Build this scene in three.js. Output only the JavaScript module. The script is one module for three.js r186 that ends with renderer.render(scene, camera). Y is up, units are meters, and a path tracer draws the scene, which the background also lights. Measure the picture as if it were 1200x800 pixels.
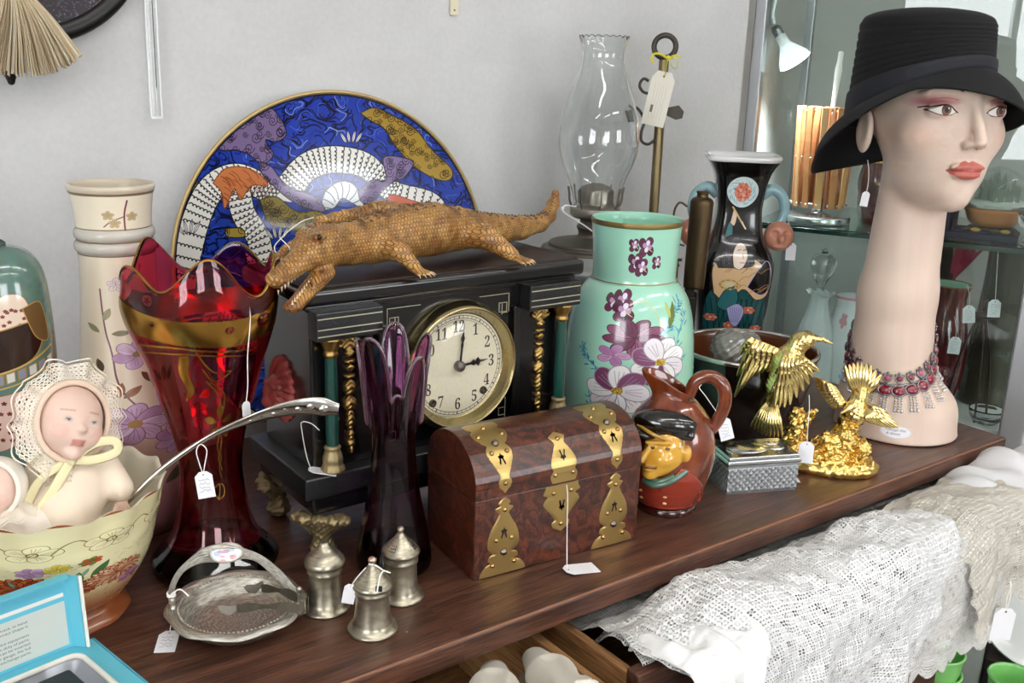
import * as THREE from 'three';
import { mergeGeometries } from 'three/addons/utils/BufferGeometryUtils.js';
import { RoundedBoxGeometry } from 'three/addons/geometries/RoundedBoxGeometry.js';
import { RectAreaLightUniformsLib } from 'three/addons/lights/RectAreaLightUniformsLib.js';
import { createNoise2D, createNoise3D } from 'simplex-noise';

// ---------------------------------------------------------------- camera, sky, lights, exposure
const scene = new THREE.Scene();
const T = 0.80;                                        // height of the sideboard top
const camera = new THREE.PerspectiveCamera(2 * Math.atan(400 / 1150) * 180 / Math.PI, 1.5, 0.05, 60);
{
  const yaw = 36.7 * Math.PI / 180, pitch = 15.5 * Math.PI / 180, roll = 1.8 * Math.PI / 180;
  const F = new THREE.Vector3(Math.sin(yaw) * Math.cos(pitch), -Math.sin(pitch), -Math.cos(yaw) * Math.cos(pitch));
  const R = new THREE.Vector3(Math.cos(yaw), 0, Math.sin(yaw)), U = R.clone().cross(F);
  camera.position.set(0, T + 0.62, 0);
  camera.up.copy(U.multiplyScalar(Math.cos(roll)).addScaledVector(R, -Math.sin(roll)));
  camera.lookAt(camera.position.clone().add(F));
}
scene.background = new THREE.Color(0.95, 0.97, 1.0);   // even overcast sky outside the shop windows
scene.backgroundIntensity = 7.5;
RectAreaLightUniformsLib.init();
const renderer = new THREE.WebGLRenderer({ antialias: true });
renderer.shadowMap.enabled = true;
renderer.toneMapping = THREE.LinearToneMapping;
renderer.toneMappingExposure = 1.44;
const CEILING_LAMPS = [[0.2, 0.15], [1.7, 0.15], [0.2, 1.5], [1.7, 1.5], [-1.2, 0.7], [3.2, 0.1]];
const LAMP_POWER = 9, CEIL = 2.75;

// ---------------------------------------------------------------- helpers
const V = (x, y, z) => new THREE.Vector3(x, y, z), PI = Math.PI, sin = Math.sin, cos = Math.cos;
const clamp = (x, a = 0, b = 1) => Math.min(b, Math.max(a, x)), lerp = (a, b, t) => a + (b - a) * t, sstep = (a, b, x) => { const t = clamp((x - a) / (b - a)); return t * t * (3 - 2 * t); };
function rng(seed) { let s = seed | 0; return () => { s = (s + 0x6d2b79f5) | 0; let t = Math.imul(s ^ (s >>> 15), 1 | s); t = (t + Math.imul(t ^ (t >>> 7), 61 | t)) ^ t; return ((t ^ (t >>> 14)) >>> 0) / 4294967296; }; }
const n2 = createNoise2D(rng(11)), n3 = createNoise3D(rng(12));
const fbm = (x, y, o = 4) => { let a = 0, s = 0.5; for (let i = 0; i < o; i++) { a += n2(x, y) * s; x *= 2; y *= 2; s *= 0.5; } return a; };
const taken = new Map();
function numbered(n) { const k = taken.get(n) ?? 0; taken.set(n, k + 1); return k ? n + '_' + String(k).padStart(3, '0') : n; }
const towardViewer = (x, z) => Math.atan2(-x, -z);     // turn that faces an object's front to the shop side it is displayed to
function thing(name, label, category, [x, y, z], turn = 0, group) {
  const o = new THREE.Group(); o.name = numbered(name); scene.add(o);
  o.position.set(x, y, z); o.rotation.y = turn; o.userData = { label, category };
  if (group) o.userData.group = group;
  return o;
}
function part(name, geo, m, parent, label) {
  const o = new THREE.Mesh(geo, m); o.name = name; o.castShadow = o.receiveShadow = true; parent.add(o);
  if (label) o.userData.label = label;
  return o;
}
function struct(name, geo, m, label) { const o = part(name, geo, m, scene); o.userData = { kind: 'structure', label, category: name.split('_')[0] }; return o; }
const C = (c) => new THREE.Color(c);
function mat(color, roughness = 0.6, metalness = 0, extra = {}) { return new THREE.MeshPhysicalMaterial({ color: C(color), roughness, metalness, side: THREE.DoubleSide, ...extra }); }
function canvas(w, h, draw, srgb = true, repeat) {
  const c = document.createElement('canvas'); c.width = w; c.height = h;
  const g = c.getContext('2d'); draw(g, w, h);
  const t = new THREE.CanvasTexture(c); t.magFilter = THREE.LinearFilter;
  if (srgb) t.colorSpace = THREE.SRGBColorSpace;
  t.wrapS = t.wrapT = THREE.RepeatWrapping;
  if (repeat) t.repeat.set(...repeat);
  return t;
}
function field(w, h, f, srgb = false, repeat) {         // texture from a function of u, v (0..1): grey or [r, g, b] in 0..255
  const d = new Uint8Array(w * h * 4);
  for (let y = 0, i = 0; y < h; y++) for (let x = 0; x < w; x++, i += 4) { const c = f(x / w, y / h); if (c.length) { d[i] = c[0]; d[i + 1] = c[1]; d[i + 2] = c[2]; } else d[i] = d[i + 1] = d[i + 2] = c; d[i + 3] = 255; }
  const t = new THREE.DataTexture(d, w, h); t.magFilter = THREE.LinearFilter; t.wrapS = t.wrapT = THREE.RepeatWrapping; t.needsUpdate = true;
  if (srgb) t.colorSpace = THREE.SRGBColorSpace;
  if (repeat) t.repeat.set(...repeat);
  return t;
}
function spline(pts, n = 60) { return new THREE.SplineCurve(pts.map((p) => new THREE.Vector2(p[0], p[1]))).getSpacedPoints(n).map((p) => [p.x, p.y]); }
function grid(nu, nv, f, wrapU = false) {                // surface from f(u, v) -> [x, y, z] with uv = (u, v)
  const pos = [], uv = [], idx = [];
  for (let j = 0; j <= nv; j++) for (let i = 0; i <= nu; i++) { pos.push(...f(i / nu, j / nv)); uv.push(i / nu, j / nv); }
  for (let j = 0; j < nv; j++) for (let i = 0; i < nu; i++) { const a = j * (nu + 1) + i, b = a + 1, c = a + nu + 1, d = c + 1; idx.push(a, b, d, a, d, c); }
  const g = new THREE.BufferGeometry();
  g.setAttribute('position', new THREE.Float32BufferAttribute(pos, 3)); g.setAttribute('uv', new THREE.Float32BufferAttribute(uv, 2)); g.setIndex(idx); g.computeVertexNormals();
  if (wrapU) { const n = g.attributes.normal; for (let j = 0; j <= nv; j++) { const a = j * (nu + 1), b = a + nu, v = V(n.getX(a) + n.getX(b), n.getY(a) + n.getY(b), n.getZ(a) + n.getZ(b)).normalize(); n.setXYZ(a, v.x, v.y, v.z); n.setXYZ(b, v.x, v.y, v.z); } }
  return g;
}
// turned body: pts [radius, height] bottom to top on the outside; u = 0.5 is the front (+z); v is the share of the way along the profile
function lathe(pts, { seg = 72, n = 0, warp, from = 0, to = 1 } = {}) {
  const p = n ? spline(pts, n) : pts, m = p.length - 1;
  return grid(seg, m, (u, v) => {
    const k = Math.round(v * m), a = (lerp(from, to, u) - 0.5) * 2 * PI; let r = p[k][0], y = p[k][1];
    if (warp) [r, y] = warp(r, y, a, v);
    return [r * sin(a), y, r * cos(a)];
  }, to - from === 1);
}
function uvByHeight(g, y0, y1) { const p = g.attributes.position, u = g.attributes.uv; for (let i = 0; i < p.count; i++) u.setY(i, (p.getY(i) - y0) / (y1 - y0)); return g; }
function sweep(pts, rad, { n = 24, seg = 8, flat = 1, closed = false, up = null } = {}) {   // tube along a smooth path; rad: number or f(t); flat: second axis over the first
  const c = new THREE.CatmullRomCurve3(pts.map((p) => (p.isVector3 ? p : V(...p))), closed, 'centripetal'), fr = c.computeFrenetFrames(n, closed), P = c.getSpacedPoints(n), R = typeof rad === 'function' ? rad : () => rad;
  const body = grid(seg, n, (u, v) => {
    const k = Math.round(v * n), a = u * 2 * PI, r = R(v); let N = fr.normals[k], B = fr.binormals[k];
    if (up) { B = V(...up).cross(fr.tangents[k]).normalize(); N = fr.tangents[k].clone().cross(B); }
    const fl = typeof flat === 'function' ? flat(v) : flat;
    return P[k].clone().addScaledVector(B, cos(a) * r).addScaledVector(N, sin(a) * r * fl).toArray();
  }, true);
  if (closed) return body;
  const cap = (k, t) => { const q = [], uv = [0.5, 0.5], id = []; q.push(...P[k].toArray()); const row = k ? n : 0; for (let i = 0; i <= seg; i++) { const b = (row * (seg + 1) + i) * 3, a = body.attributes.position.array; q.push(a[b], a[b + 1], a[b + 2]); uv.push(0.5, 0.5); } for (let i = 1; i <= seg; i++) id.push(...(k ? [0, i, i + 1] : [0, i + 1, i])); const g = new THREE.BufferGeometry(); g.setAttribute('position', new THREE.Float32BufferAttribute(q, 3)); g.setAttribute('uv', new THREE.Float32BufferAttribute(uv, 2)); g.setIndex(id); g.computeVertexNormals(); return g; };
  return mergeGeometries([body, cap(0), cap(n)]);
}
function box(w, h, d, r = 0, x = 0, y = 0, z = 0) { const g = r ? new RoundedBoxGeometry(w, h, d, 2, r) : new THREE.BoxGeometry(w, h, d); g.translate(x, y, z); return g; }
function ball(r, x = 0, y = 0, z = 0, sx = 1, sy = 1, sz = 1, seg = 16) { const g = new THREE.SphereGeometry(r, seg, Math.max(8, seg * 0.7 | 0)); g.scale(sx, sy, sz); g.translate(x, y, z); return g; }
function cyl(r0, r1, h, x = 0, y = 0, z = 0, seg = 24) { const g = new THREE.CylinderGeometry(r1, r0, h, seg); g.translate(x, y + h / 2, z); return g; }
const merge = (list) => mergeGeometries(list.map((g) => { const q = g.index ? g.toNonIndexed() : g; for (const k of Object.keys(q.attributes)) if (!['position', 'normal', 'uv'].includes(k)) q.deleteAttribute(k); return q; }));
function extrude(shape, depth, bevel = 0, seg = 12) { return new THREE.ExtrudeGeometry(shape, { depth, bevelEnabled: bevel > 0, bevelThickness: bevel, bevelSize: bevel, bevelSegments: 2, curveSegments: seg }); }
function poly(pts) { const s = new THREE.Shape(); pts.forEach(([x, y], i) => (i ? s.lineTo(x, y) : s.moveTo(x, y))); s.closePath(); return s; }
function smoothShape(pts, n = 60) { return new THREE.Shape(new THREE.SplineCurve([...pts, pts[0]].map((p) => new THREE.Vector2(...p))).getPoints(n)); }

// signed distances and the surface through their zero (surface nets)
const smin = (a, b, k) => { const h = clamp(0.5 + 0.5 * (b - a) / k); return lerp(b, a, h) - k * h * (1 - h); }, smax = (a, b, k) => -smin(-a, -b, k);
function dCap(x, y, z, a, b, ra, rb) { const ux = b[0] - a[0], uy = b[1] - a[1], uz = b[2] - a[2], px = x - a[0], py = y - a[1], pz = z - a[2], t = clamp((px * ux + py * uy + pz * uz) / (ux * ux + uy * uy + uz * uz + 1e-12)); return Math.hypot(px - ux * t, py - uy * t, pz - uz * t) - (ra + (rb - ra) * t); }
function dEll(x, y, z, c, r) { const px = (x - c[0]) / r[0], py = (y - c[1]) / r[1], pz = (z - c[2]) / r[2], k0 = Math.hypot(px, py, pz), k1 = Math.hypot(px / r[0], py / r[1], pz / r[2]); return k1 < 1e-9 ? -Math.min(...r) : k0 * (k0 - 1) / k1; }
function nets(sdf, mn, mx, h, { uv, color } = {}) {
  const N = [0, 1, 2].map((i) => Math.ceil((mx[i] - mn[i]) / h) + 1), [nx, ny, nz] = N, F = new Float32Array(nx * ny * nz), id = new Int32Array(nx * ny * nz).fill(-1), pos = [], idx = [];
  const at = (i, j, k) => i + nx * (j + ny * k), B = 4;
  for (let K = 0; K < nz; K += B) for (let J = 0; J < ny; J += B) for (let I = 0; I < nx; I += B) {       // blocks far from the surface are filled at once
    const d = sdf(mn[0] + (I + 1.5) * h, mn[1] + (J + 1.5) * h, mn[2] + (K + 1.5) * h), far = Math.abs(d) > h * B * 1.9;
    for (let k = K; k < Math.min(nz, K + B); k++) for (let j = J; j < Math.min(ny, J + B); j++) for (let i = I; i < Math.min(nx, I + B); i++) F[at(i, j, k)] = far ? d : sdf(mn[0] + i * h, mn[1] + j * h, mn[2] + k * h);
  }
  for (let k = 0; k < nz - 1; k++) for (let j = 0; j < ny - 1; j++) for (let i = 0; i < nx - 1; i++) {
    let m = 0; const c = [];
    for (let b = 0; b < 8; b++) { const f = F[at(i + (b & 1), j + (b >> 1 & 1), k + (b >> 2))]; c.push(f); if (f < 0) m |= 1 << b; }
    if (!m || m === 255) continue;
    let x = 0, y = 0, z = 0, n = 0;
    for (let b = 0; b < 8; b++) for (const e of [1, 2, 4]) { if (b & e) continue; const f0 = c[b], f1 = c[b | e]; if (f0 < 0 === f1 < 0) continue; const t = f0 / (f0 - f1); x += (b & 1) + (e === 1 ? t : 0); y += (b >> 1 & 1) + (e === 2 ? t : 0); z += (b >> 2) + (e === 4 ? t : 0); n++; }
    id[at(i, j, k)] = pos.length / 3; pos.push(mn[0] + (i + x / n) * h, mn[1] + (j + y / n) * h, mn[2] + (k + z / n) * h);
  }
  const quad = (a, b, c, d, flip) => { if (a < 0 || b < 0 || c < 0 || d < 0) return; flip ? idx.push(a, c, b, a, d, c) : idx.push(a, b, c, a, c, d); };
  for (let k = 1; k < nz - 1; k++) for (let j = 1; j < ny - 1; j++) for (let i = 1; i < nx - 1; i++) {
    const f = F[at(i, j, k)] < 0;
    if (f !== F[at(i + 1, j, k)] < 0) quad(id[at(i, j - 1, k - 1)], id[at(i, j, k - 1)], id[at(i, j, k)], id[at(i, j - 1, k)], !f);
    if (f !== F[at(i, j + 1, k)] < 0) quad(id[at(i - 1, j, k - 1)], id[at(i - 1, j, k)], id[at(i, j, k)], id[at(i, j, k - 1)], !f);
    if (f !== F[at(i, j, k + 1)] < 0) quad(id[at(i - 1, j - 1, k)], id[at(i, j - 1, k)], id[at(i, j, k)], id[at(i - 1, j, k)], !f);
  }
  const g = new THREE.BufferGeometry(); g.setAttribute('position', new THREE.Float32BufferAttribute(pos, 3)); g.setIndex(idx); g.computeVertexNormals();
  const cnt = pos.length / 3, nn = g.attributes.normal, U = new Float32Array(cnt * 2), K = color && new Float32Array(cnt * 3);
  for (let i = 0; i < cnt; i++) {
    const a = [pos[i * 3], pos[i * 3 + 1], pos[i * 3 + 2], nn.getX(i), nn.getY(i), nn.getZ(i)], t = uv ? uv(...a) : [a[0], a[1]];
    U[i * 2] = t[0]; U[i * 2 + 1] = t[1];
    if (color) { const c = C(color(...a)); K.set([c.r, c.g, c.b], i * 3); }
  }
  g.setAttribute('uv', new THREE.BufferAttribute(U, 2)); if (color) g.setAttribute('color', new THREE.BufferAttribute(K, 3));
  return g;
}
// brushes for painted china
function petalFlower(g, x, y, r, n, col, line, eye, rot = 0, sq = 1, w = 0.42) {
  g.save(); g.translate(x, y); g.scale(1, sq); g.rotate(rot);
  for (let i = 0; i < n; i++) {
    g.save(); g.rotate(i / n * 2 * PI); g.beginPath(); g.moveTo(0, 0);
    g.bezierCurveTo(r * w, -r * 0.25, r * w * 1.15, -r * 0.95, r * 0.08, -r); g.bezierCurveTo(-r * w * 1.15, -r * 0.95, -r * w, -r * 0.25, 0, 0);
    g.fillStyle = Array.isArray(col) ? col[i % col.length] : col; g.fill(); if (line) { g.strokeStyle = line; g.lineWidth = Math.max(1, r * 0.035); g.stroke(); for (const s of [-0.15, 0, 0.15]) { g.beginPath(); g.moveTo(s * r * 0.3, -r * 0.25); g.lineTo(s * r, -r * 0.75); g.lineWidth = Math.max(0.7, r * 0.018); g.stroke(); } }
    g.restore();
  }
  if (eye) { g.fillStyle = eye; g.beginPath(); g.arc(0, 0, r * 0.2, 0, 7); g.fill(); }
  g.restore();
}
function leafStroke(g, x, y, len, wid, rot, col, line) { g.save(); g.translate(x, y); g.rotate(rot); g.beginPath(); g.moveTo(0, 0); g.quadraticCurveTo(wid, -len * 0.45, 0, -len); g.quadraticCurveTo(-wid, -len * 0.45, 0, 0); g.fillStyle = col; g.fill(); if (line) { g.strokeStyle = line; g.lineWidth = 1.2; g.stroke(); g.beginPath(); g.moveTo(0, 0); g.lineTo(0, -len * 0.9); g.stroke(); } g.restore(); }
function stroke(g, pts, col, w) { g.strokeStyle = col; g.lineWidth = w; g.lineCap = g.lineJoin = 'round'; g.beginPath(); g.moveTo(...pts[0]); for (let i = 1; i < pts.length - 1; i++) g.quadraticCurveTo(pts[i][0], pts[i][1], (pts[i][0] + pts[i + 1][0]) / 2, (pts[i][1] + pts[i + 1][1]) / 2); g.lineTo(...pts[pts.length - 1]); g.stroke(); }
function blob(g, pts, fill, line, lw = 2) { const p = new THREE.SplineCurve([...pts, pts[0]].map((q) => new THREE.Vector2(...q))).getPoints(pts.length * 8); g.beginPath(); p.forEach((q, i) => (i ? g.lineTo(q.x, q.y) : g.moveTo(q.x, q.y))); g.closePath(); if (fill) { g.fillStyle = fill; g.fill(); } if (line) { g.strokeStyle = line; g.lineWidth = lw; g.stroke(); } }

// shared materials
const BRASS = mat('#b08a45', 0.3, 1), GILT = mat('#d3a548', 0.24, 1), OLDBRASS = mat('#8f7a4c', 0.38, 1), STEEL = mat('#b9bcc0', 0.34, 1), STRING = mat('#f2f1ec', 0.9), CARD = mat('#f1f1f4', 0.75), BLACKGLOSS = mat('#0b0b0d', 0.16, 0, { clearcoat: 0.6, clearcoatRoughness: 0.1 });
// shop price ticket: card hangs from its hole at the thing's origin; tilt = [x, y, z] turns of the card; string = points from the origin
const ticketArt = [0, 1, 2, 3].map((k) => canvas(128, 192, (g, w, h) => {
  g.fillStyle = '#f0f0f4'; g.fillRect(0, 0, w, h); const R = rng(90 + k * 7);
  g.fillStyle = '#4a4a50'; g.beginPath(); g.arc(64, 22, 6, 0, 7); g.fill(); if (k === 3) return;
  for (let i = 0; i < 3 + k; i++) { const y = 60 + i * 24, p = []; for (let j = 0; j < 9; j++) p.push([22 + j * 9.5 + R() * 5, y + (R() - 0.5) * 20]); stroke(g, p, i > 2 ? '#3d4a78' : '#62646e', 1.8); }
}));
const ticketMat = ticketArt.map((t) => new THREE.MeshStandardMaterial({ map: t, roughness: 0.75, side: THREE.DoubleSide }));
function ticket(label, pos, { w = 0.016, h = 0.024, tilt = [0, 0, 0], string, art = 0, size = 0.0006, cardLabel } = {}) {
  const o = thing('price_tag', label, 'price tag', pos), c = w * 0.28;
  const g = extrude(poly([[-w / 2 + c, 0.002], [w / 2 - c, 0.002], [w / 2, -c + 0.002], [w / 2, -h], [-w / 2, -h], [-w / 2, -c + 0.002]]), 0.0007);
  g.translate(0, 0.0015, -0.00035); const p = g.attributes.position, u = g.attributes.uv; for (let i = 0; i < p.count; i++) u.setXY(i, p.getX(i) / w + 0.5, (p.getY(i) + h) / (h + 0.004));
  const m = part('card', g, ticketMat[art], o, cardLabel); m.rotation.set(...tilt, 'YXZ');
  if (string) part('string', sweep(string, size, { n: 28, seg: 6 }), STRING, o);
  return o;
}
// ---------------------------------------------------------------- the room
{
  const wallTone = field(512, 512, (u, v) => { const a = fbm(u * 6, v * 6, 4) * 5 + (n2(u * 90, v * 90) + n2(u * 190, v * 190)) * 2; return [203 + a, 203 + a, 203 + a]; }, true, [0.7, 0.7]);
  const wallBump = field(512, 512, (u, v) => 128 + 60 * n2(u * 70, v * 70) + 40 * n2(u * 160, v * 160), false, [0.9, 0.9]);
  const wallMat = new THREE.MeshStandardMaterial({ map: wallTone, bumpMap: wallBump, bumpScale: 0.0006, roughness: 0.75 });
  const plain = mat('#cfceca', 0.9), ceil = mat('#e4e4e0', 0.95);
  const wall = (name, w, h, d, x, y, z, label, m = plain) => { const g = box(w, h, d, 0, x, y, z), p = g.attributes.position, u = g.attributes.uv; for (let i = 0; i < p.count; i++) u.setXY(i, p.getX(i) + p.getZ(i), p.getY(i)); return struct(name, g, m, label); };
  wall('wall_back', 4.3, 2.85, 0.1, -0.36, 1.425, -1.605, 'pale grey painted wall behind the sideboard', wallMat);
  wall('wall_right_return', 0.1, 2.85, 0.7, 1.74, 1.425, -2.005, 'grey return of the wall beside the glass cabinet');
  wall('wall_back_alcove', 2.8, 2.85, 0.1, 3.1, 1.425, -2.4, 'grey wall behind the glass cabinet');
  wall('wall_right', 0.1, 2.85, 5.8, 4.45, 1.425, 0.45, 'plain painted side wall of the shop');
  for (const [y, h] of [[0.45, 0.9], [2.5, 0.7]]) wall('wall_left_' + (y < 1 ? 'lower' : 'upper'), 0.1, h, 4.9, -2.45, y, 0.85, 'painted wall strip at the side shop window');
  for (const z of [-0.75, 2.45]) wall('wall_left_' + (z < 0 ? 'rear' : 'fore'), 0.1, 1.25, 1.7, -2.45, 1.525, z, 'painted wall beside the side shop window');
  for (const [y, h] of [[0.45, 0.9], [2.5, 0.7]]) wall('wall_front_' + (y < 1 ? 'lower' : 'upper'), 7, h, 0.1, 1, y, 3.35, 'painted wall strip at the shop front window');
  for (const [x, w, nm] of [[-1.85, 1.3, 'left'], [1.15, 1.7, 'middle'], [3.95, 1.1, 'right']]) wall('wall_front_pier_' + nm, w, 1.25, 0.1, x, 1.525, 3.35, 'painted pier between the shop front windows');
  struct('ceiling', box(7.2, 0.1, 6.2, 0, 1, 2.9, 0.6), ceil, 'white shop ceiling');
  const fl = field(512, 512, (u, v) => { const a = fbm(u * 10, v * 10, 4) * 16 + n2(u * 120, v * 120) * 6; return [118 + a, 112 + a, 104 + a]; }, true, [1, 1]);
  const fg = box(7.2, 0.1, 6.2, 0, 1, -0.05, 0.6); struct('floor', fg, new THREE.MeshStandardMaterial({ map: fl, roughness: 0.6 }), 'grey brown shop floor');
  const pane = new THREE.MeshPhysicalMaterial({ color: 0xffffff, roughness: 0, transmission: 1, thickness: 0, ior: 1.45 }), alu = mat('#c9cbcd', 0.4, 0.8);
  const win = (n, w, h, x, y, z, turn, label) => {
    const o = new THREE.Group(); o.name = 'window_' + n; o.position.set(x, y, z); o.rotation.y = turn; o.userData = { kind: 'structure', label, category: 'window' }; scene.add(o);
    part('pane', box(w - 0.08, h - 0.08, 0.006), pane, o);
    for (const s of [-1, 1]) { part('frame', box(w, 0.05, 0.06, 0.005, 0, s * (h / 2 - 0.025)), alu, o); part('frame', box(0.05, h - 0.1, 0.06, 0.005, s * (w / 2 - 0.025)), alu, o); }
    part('mullion', box(0.04, h - 0.1, 0.05, 0.004), alu, o);
  };
  win(1, 1.5, 1.25, -0.45, 1.525, 3.35, 0, 'shop front window in an aluminium frame');
  win(2, 1.4, 1.25, 2.7, 1.525, 3.35, 0, 'second shop front window in an aluminium frame');
  win(3, 1.5, 1.25, -2.45, 1.525, 0.85, PI / 2, 'side shop window in an aluminium frame');
  // ceiling lamps: glowing diffuser and an area light of the same size just below it
  const glow = new THREE.MeshStandardMaterial({ color: '#ffffff', emissive: '#fffdf8', emissiveIntensity: 2.2, roughness: 0.6 }), housing = mat('#eeeeec', 0.5);
  CEILING_LAMPS.forEach(([x, z], i) => {
    const o = thing('ceiling_lamp', 'long white fluorescent ceiling lamp of the shop', 'lamp', [x, CEIL + 0.1, z], 0, 'ceiling lamps of the shop');
    part('housing', box(1.24, 0.05, 0.2, 0.006, 0, -0.025, 0), housing, o); part('diffuser', box(1.2, 0.012, 0.16, 0.003, 0, -0.056, 0), glow, o);
    const l = new THREE.RectAreaLight('#fffcf6', LAMP_POWER, 1.2, 0.16); l.position.set(x, CEIL + 0.034, z); l.rotation.x = -PI / 2; l.name = 'ceiling_lamp_light'; scene.add(l);
  });
}

// ---------------------------------------------------------------- sideboard with two open drawers
function woodTex(w, h, base, dark, light, seed, fine = 1, scratch = 0) {
  return canvas(w, h, (g) => {
    const R = rng(seed), im = g.createImageData(w, h), d = im.data;
    for (let y = 0; y < h; y++) for (let x = 0; x < w; x++) {
      const u = x / w, v = y / h, s = fbm(u * 2.2 + seed, v * 34 * fine, 4), f = n2(u * 14, v * 330 * fine + seed), p = fbm(u * 5 + 9, v * 7 + seed, 3), pore = n2(u * 60, v * 520 * fine);
      let k = clamp(0.5 + s * 0.4 + f * 0.3 + n2(u * 30, v * 190 * fine) * 0.2 + p * 0.3) - (pore > 0.72 ? 0.22 : 0); k = clamp(k); const i = (y * w + x) * 4;
      for (let c = 0; c < 3; c++) d[i + c] = k < 0.5 ? lerp(dark[c], base[c], k * 2) : lerp(base[c], light[c], k * 2 - 1);
      d[i + 3] = 255;
    }
    g.putImageData(im, 0, 0);
    for (let i = 0; i < scratch; i++) { const x = R() * w, y = R() * h, l = 10 + R() * 60; g.strokeStyle = `rgba(${190},${140},${105},${0.12 + R() * 0.25})`; g.lineWidth = 0.6 + R() * 0.9; g.beginPath(); g.moveTo(x, y); g.lineTo(x + l, y + (R() - 0.5) * 10); g.stroke(); if (R() < 0.5) { g.fillStyle = `rgba(220,205,190,${0.25 + R() * 0.4})`; g.fillRect(R() * w, R() * h, 1.6, 1.6); } }
  });
}
const mahogany = woodTex(2048, 1024, [86, 54, 41], [44, 26, 21], [116, 77, 58], 3, 1, 200), paleWood = woodTex(1024, 512, [150, 108, 66], [104, 70, 40], [184, 140, 92], 5, 0.7);
const topMat = new THREE.MeshPhysicalMaterial({ map: mahogany, bumpMap: mahogany, bumpScale: 0.0005, roughness: 0.36, clearcoat: 0.25, clearcoatRoughness: 0.28 });
const carcassMat = new THREE.MeshPhysicalMaterial({ map: mahogany, roughness: 0.45 }), drawerMat = new THREE.MeshStandardMaterial({ map: paleWood, roughness: 0.7 });
function uvPlank(g, along = 'x', k = 0.7) { const p = g.attributes.position, n = g.attributes.normal, u = g.attributes.uv; for (let i = 0; i < p.count; i++) { const a = along === 'x' ? p.getX(i) : p.getZ(i), b = along === 'x' ? p.getZ(i) : p.getX(i); u.setXY(i, a * k, (b + p.getY(i)) * k * 2.2); } return g; }
{
  const o = thing('sideboard', 'long dark mahogany sideboard with open drawers carrying the antiques', 'sideboard', [0.55, 0, -1.17]), X = (x) => x - 0.55, Z = (z) => z + 1.17;
  const L = -0.7, Rr = 1.74;
  part('top', uvPlank(box(Rr - L, 0.034, 0.72, 0.006, X((L + Rr) / 2), T - 0.017, Z(-1.17))), topMat, o, 'polished mahogany top with worn front edge');
  part('worn_edge', sweep([[X(L + 0.01), T - 0.0022, Z(-0.8118)], [X(0.5), T - 0.0020, Z(-0.8116)], [X(Rr - 0.01), T - 0.0022, Z(-0.8118)]], 0.0017, { n: 60, seg: 6 }), mat('#8d5f45', 0.45), o, 'pale worn front arris');
  part('edge_moulding', uvPlank(box(Rr - L - 0.03, 0.012, 0.69, 0.003, X((L + Rr) / 2), T - 0.04, Z(-1.175))), carcassMat, o);
  for (const x of [L + 0.05, 0.7, Rr - 0.06]) part(x === 0.7 ? 'divider' : 'side_panel', uvPlank(box(0.028, x === 0.7 ? 0.16 : 0.70, 0.62, 0.003, X(x), x === 0.7 ? T - 0.126 : 0.404, Z(-1.19)), 'z'), carcassMat, o);
  part('back_panel', uvPlank(box(Rr - L - 0.14, 0.70, 0.015, 0, X((L + Rr) / 2), 0.404, Z(-1.49))), carcassMat, o);
  part('rail', uvPlank(box(Rr - L - 0.14, 0.03, 0.6, 0.003, X((L + Rr) / 2), T - 0.235, Z(-1.18))), carcassMat, o);
  for (const x of [0.01, 1.19]) part('door', uvPlank(box(1.13, 0.48, 0.02, 0.004, X(x), 0.31, Z(-0.885))), carcassMat, o);
  for (const [x0, x1, zf] of [[0.72, 1.665, -0.70], [-0.62, 0.685, -0.60]]) {
    const d = new THREE.Group(); d.name = 'drawer'; o.add(d); const y0 = T - 0.205, h = 0.15, cx = X((x0 + x1) / 2);
    for (const x of [x0 + 0.006, x1 - 0.006]) part('drawer_side', uvPlank(box(0.012, h - 0.004, 0.62, 0.002, X(x), y0 + h / 2, Z(zf - 0.33)), 'z'), drawerMat, d, 'pale unstained drawer side');
    part('drawer_front', uvPlank(box(x1 - x0, h + 0.006, 0.022, 0.003, cx, y0 + h / 2, Z(zf - 0.011))), carcassMat, d);
    part('drawer_bottom', uvPlank(box(x1 - x0 - 0.026, 0.008, 0.6, 0, cx, y0 + 0.012, Z(zf - 0.33))), drawerMat, d);
    part('drawer_back', uvPlank(box(x1 - x0 - 0.026, h - 0.03, 0.012, 0, cx, y0 + h / 2 - 0.01, Z(zf - 0.635))), drawerMat, d);
    for (const s of [-1, 1]) part('knob', ball(0.014, cx + s * (x1 - x0) * 0.3, y0 + 0.07, Z(zf + 0.014), 1, 1, 0.8), OLDBRASS, d);
  }
}
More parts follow.
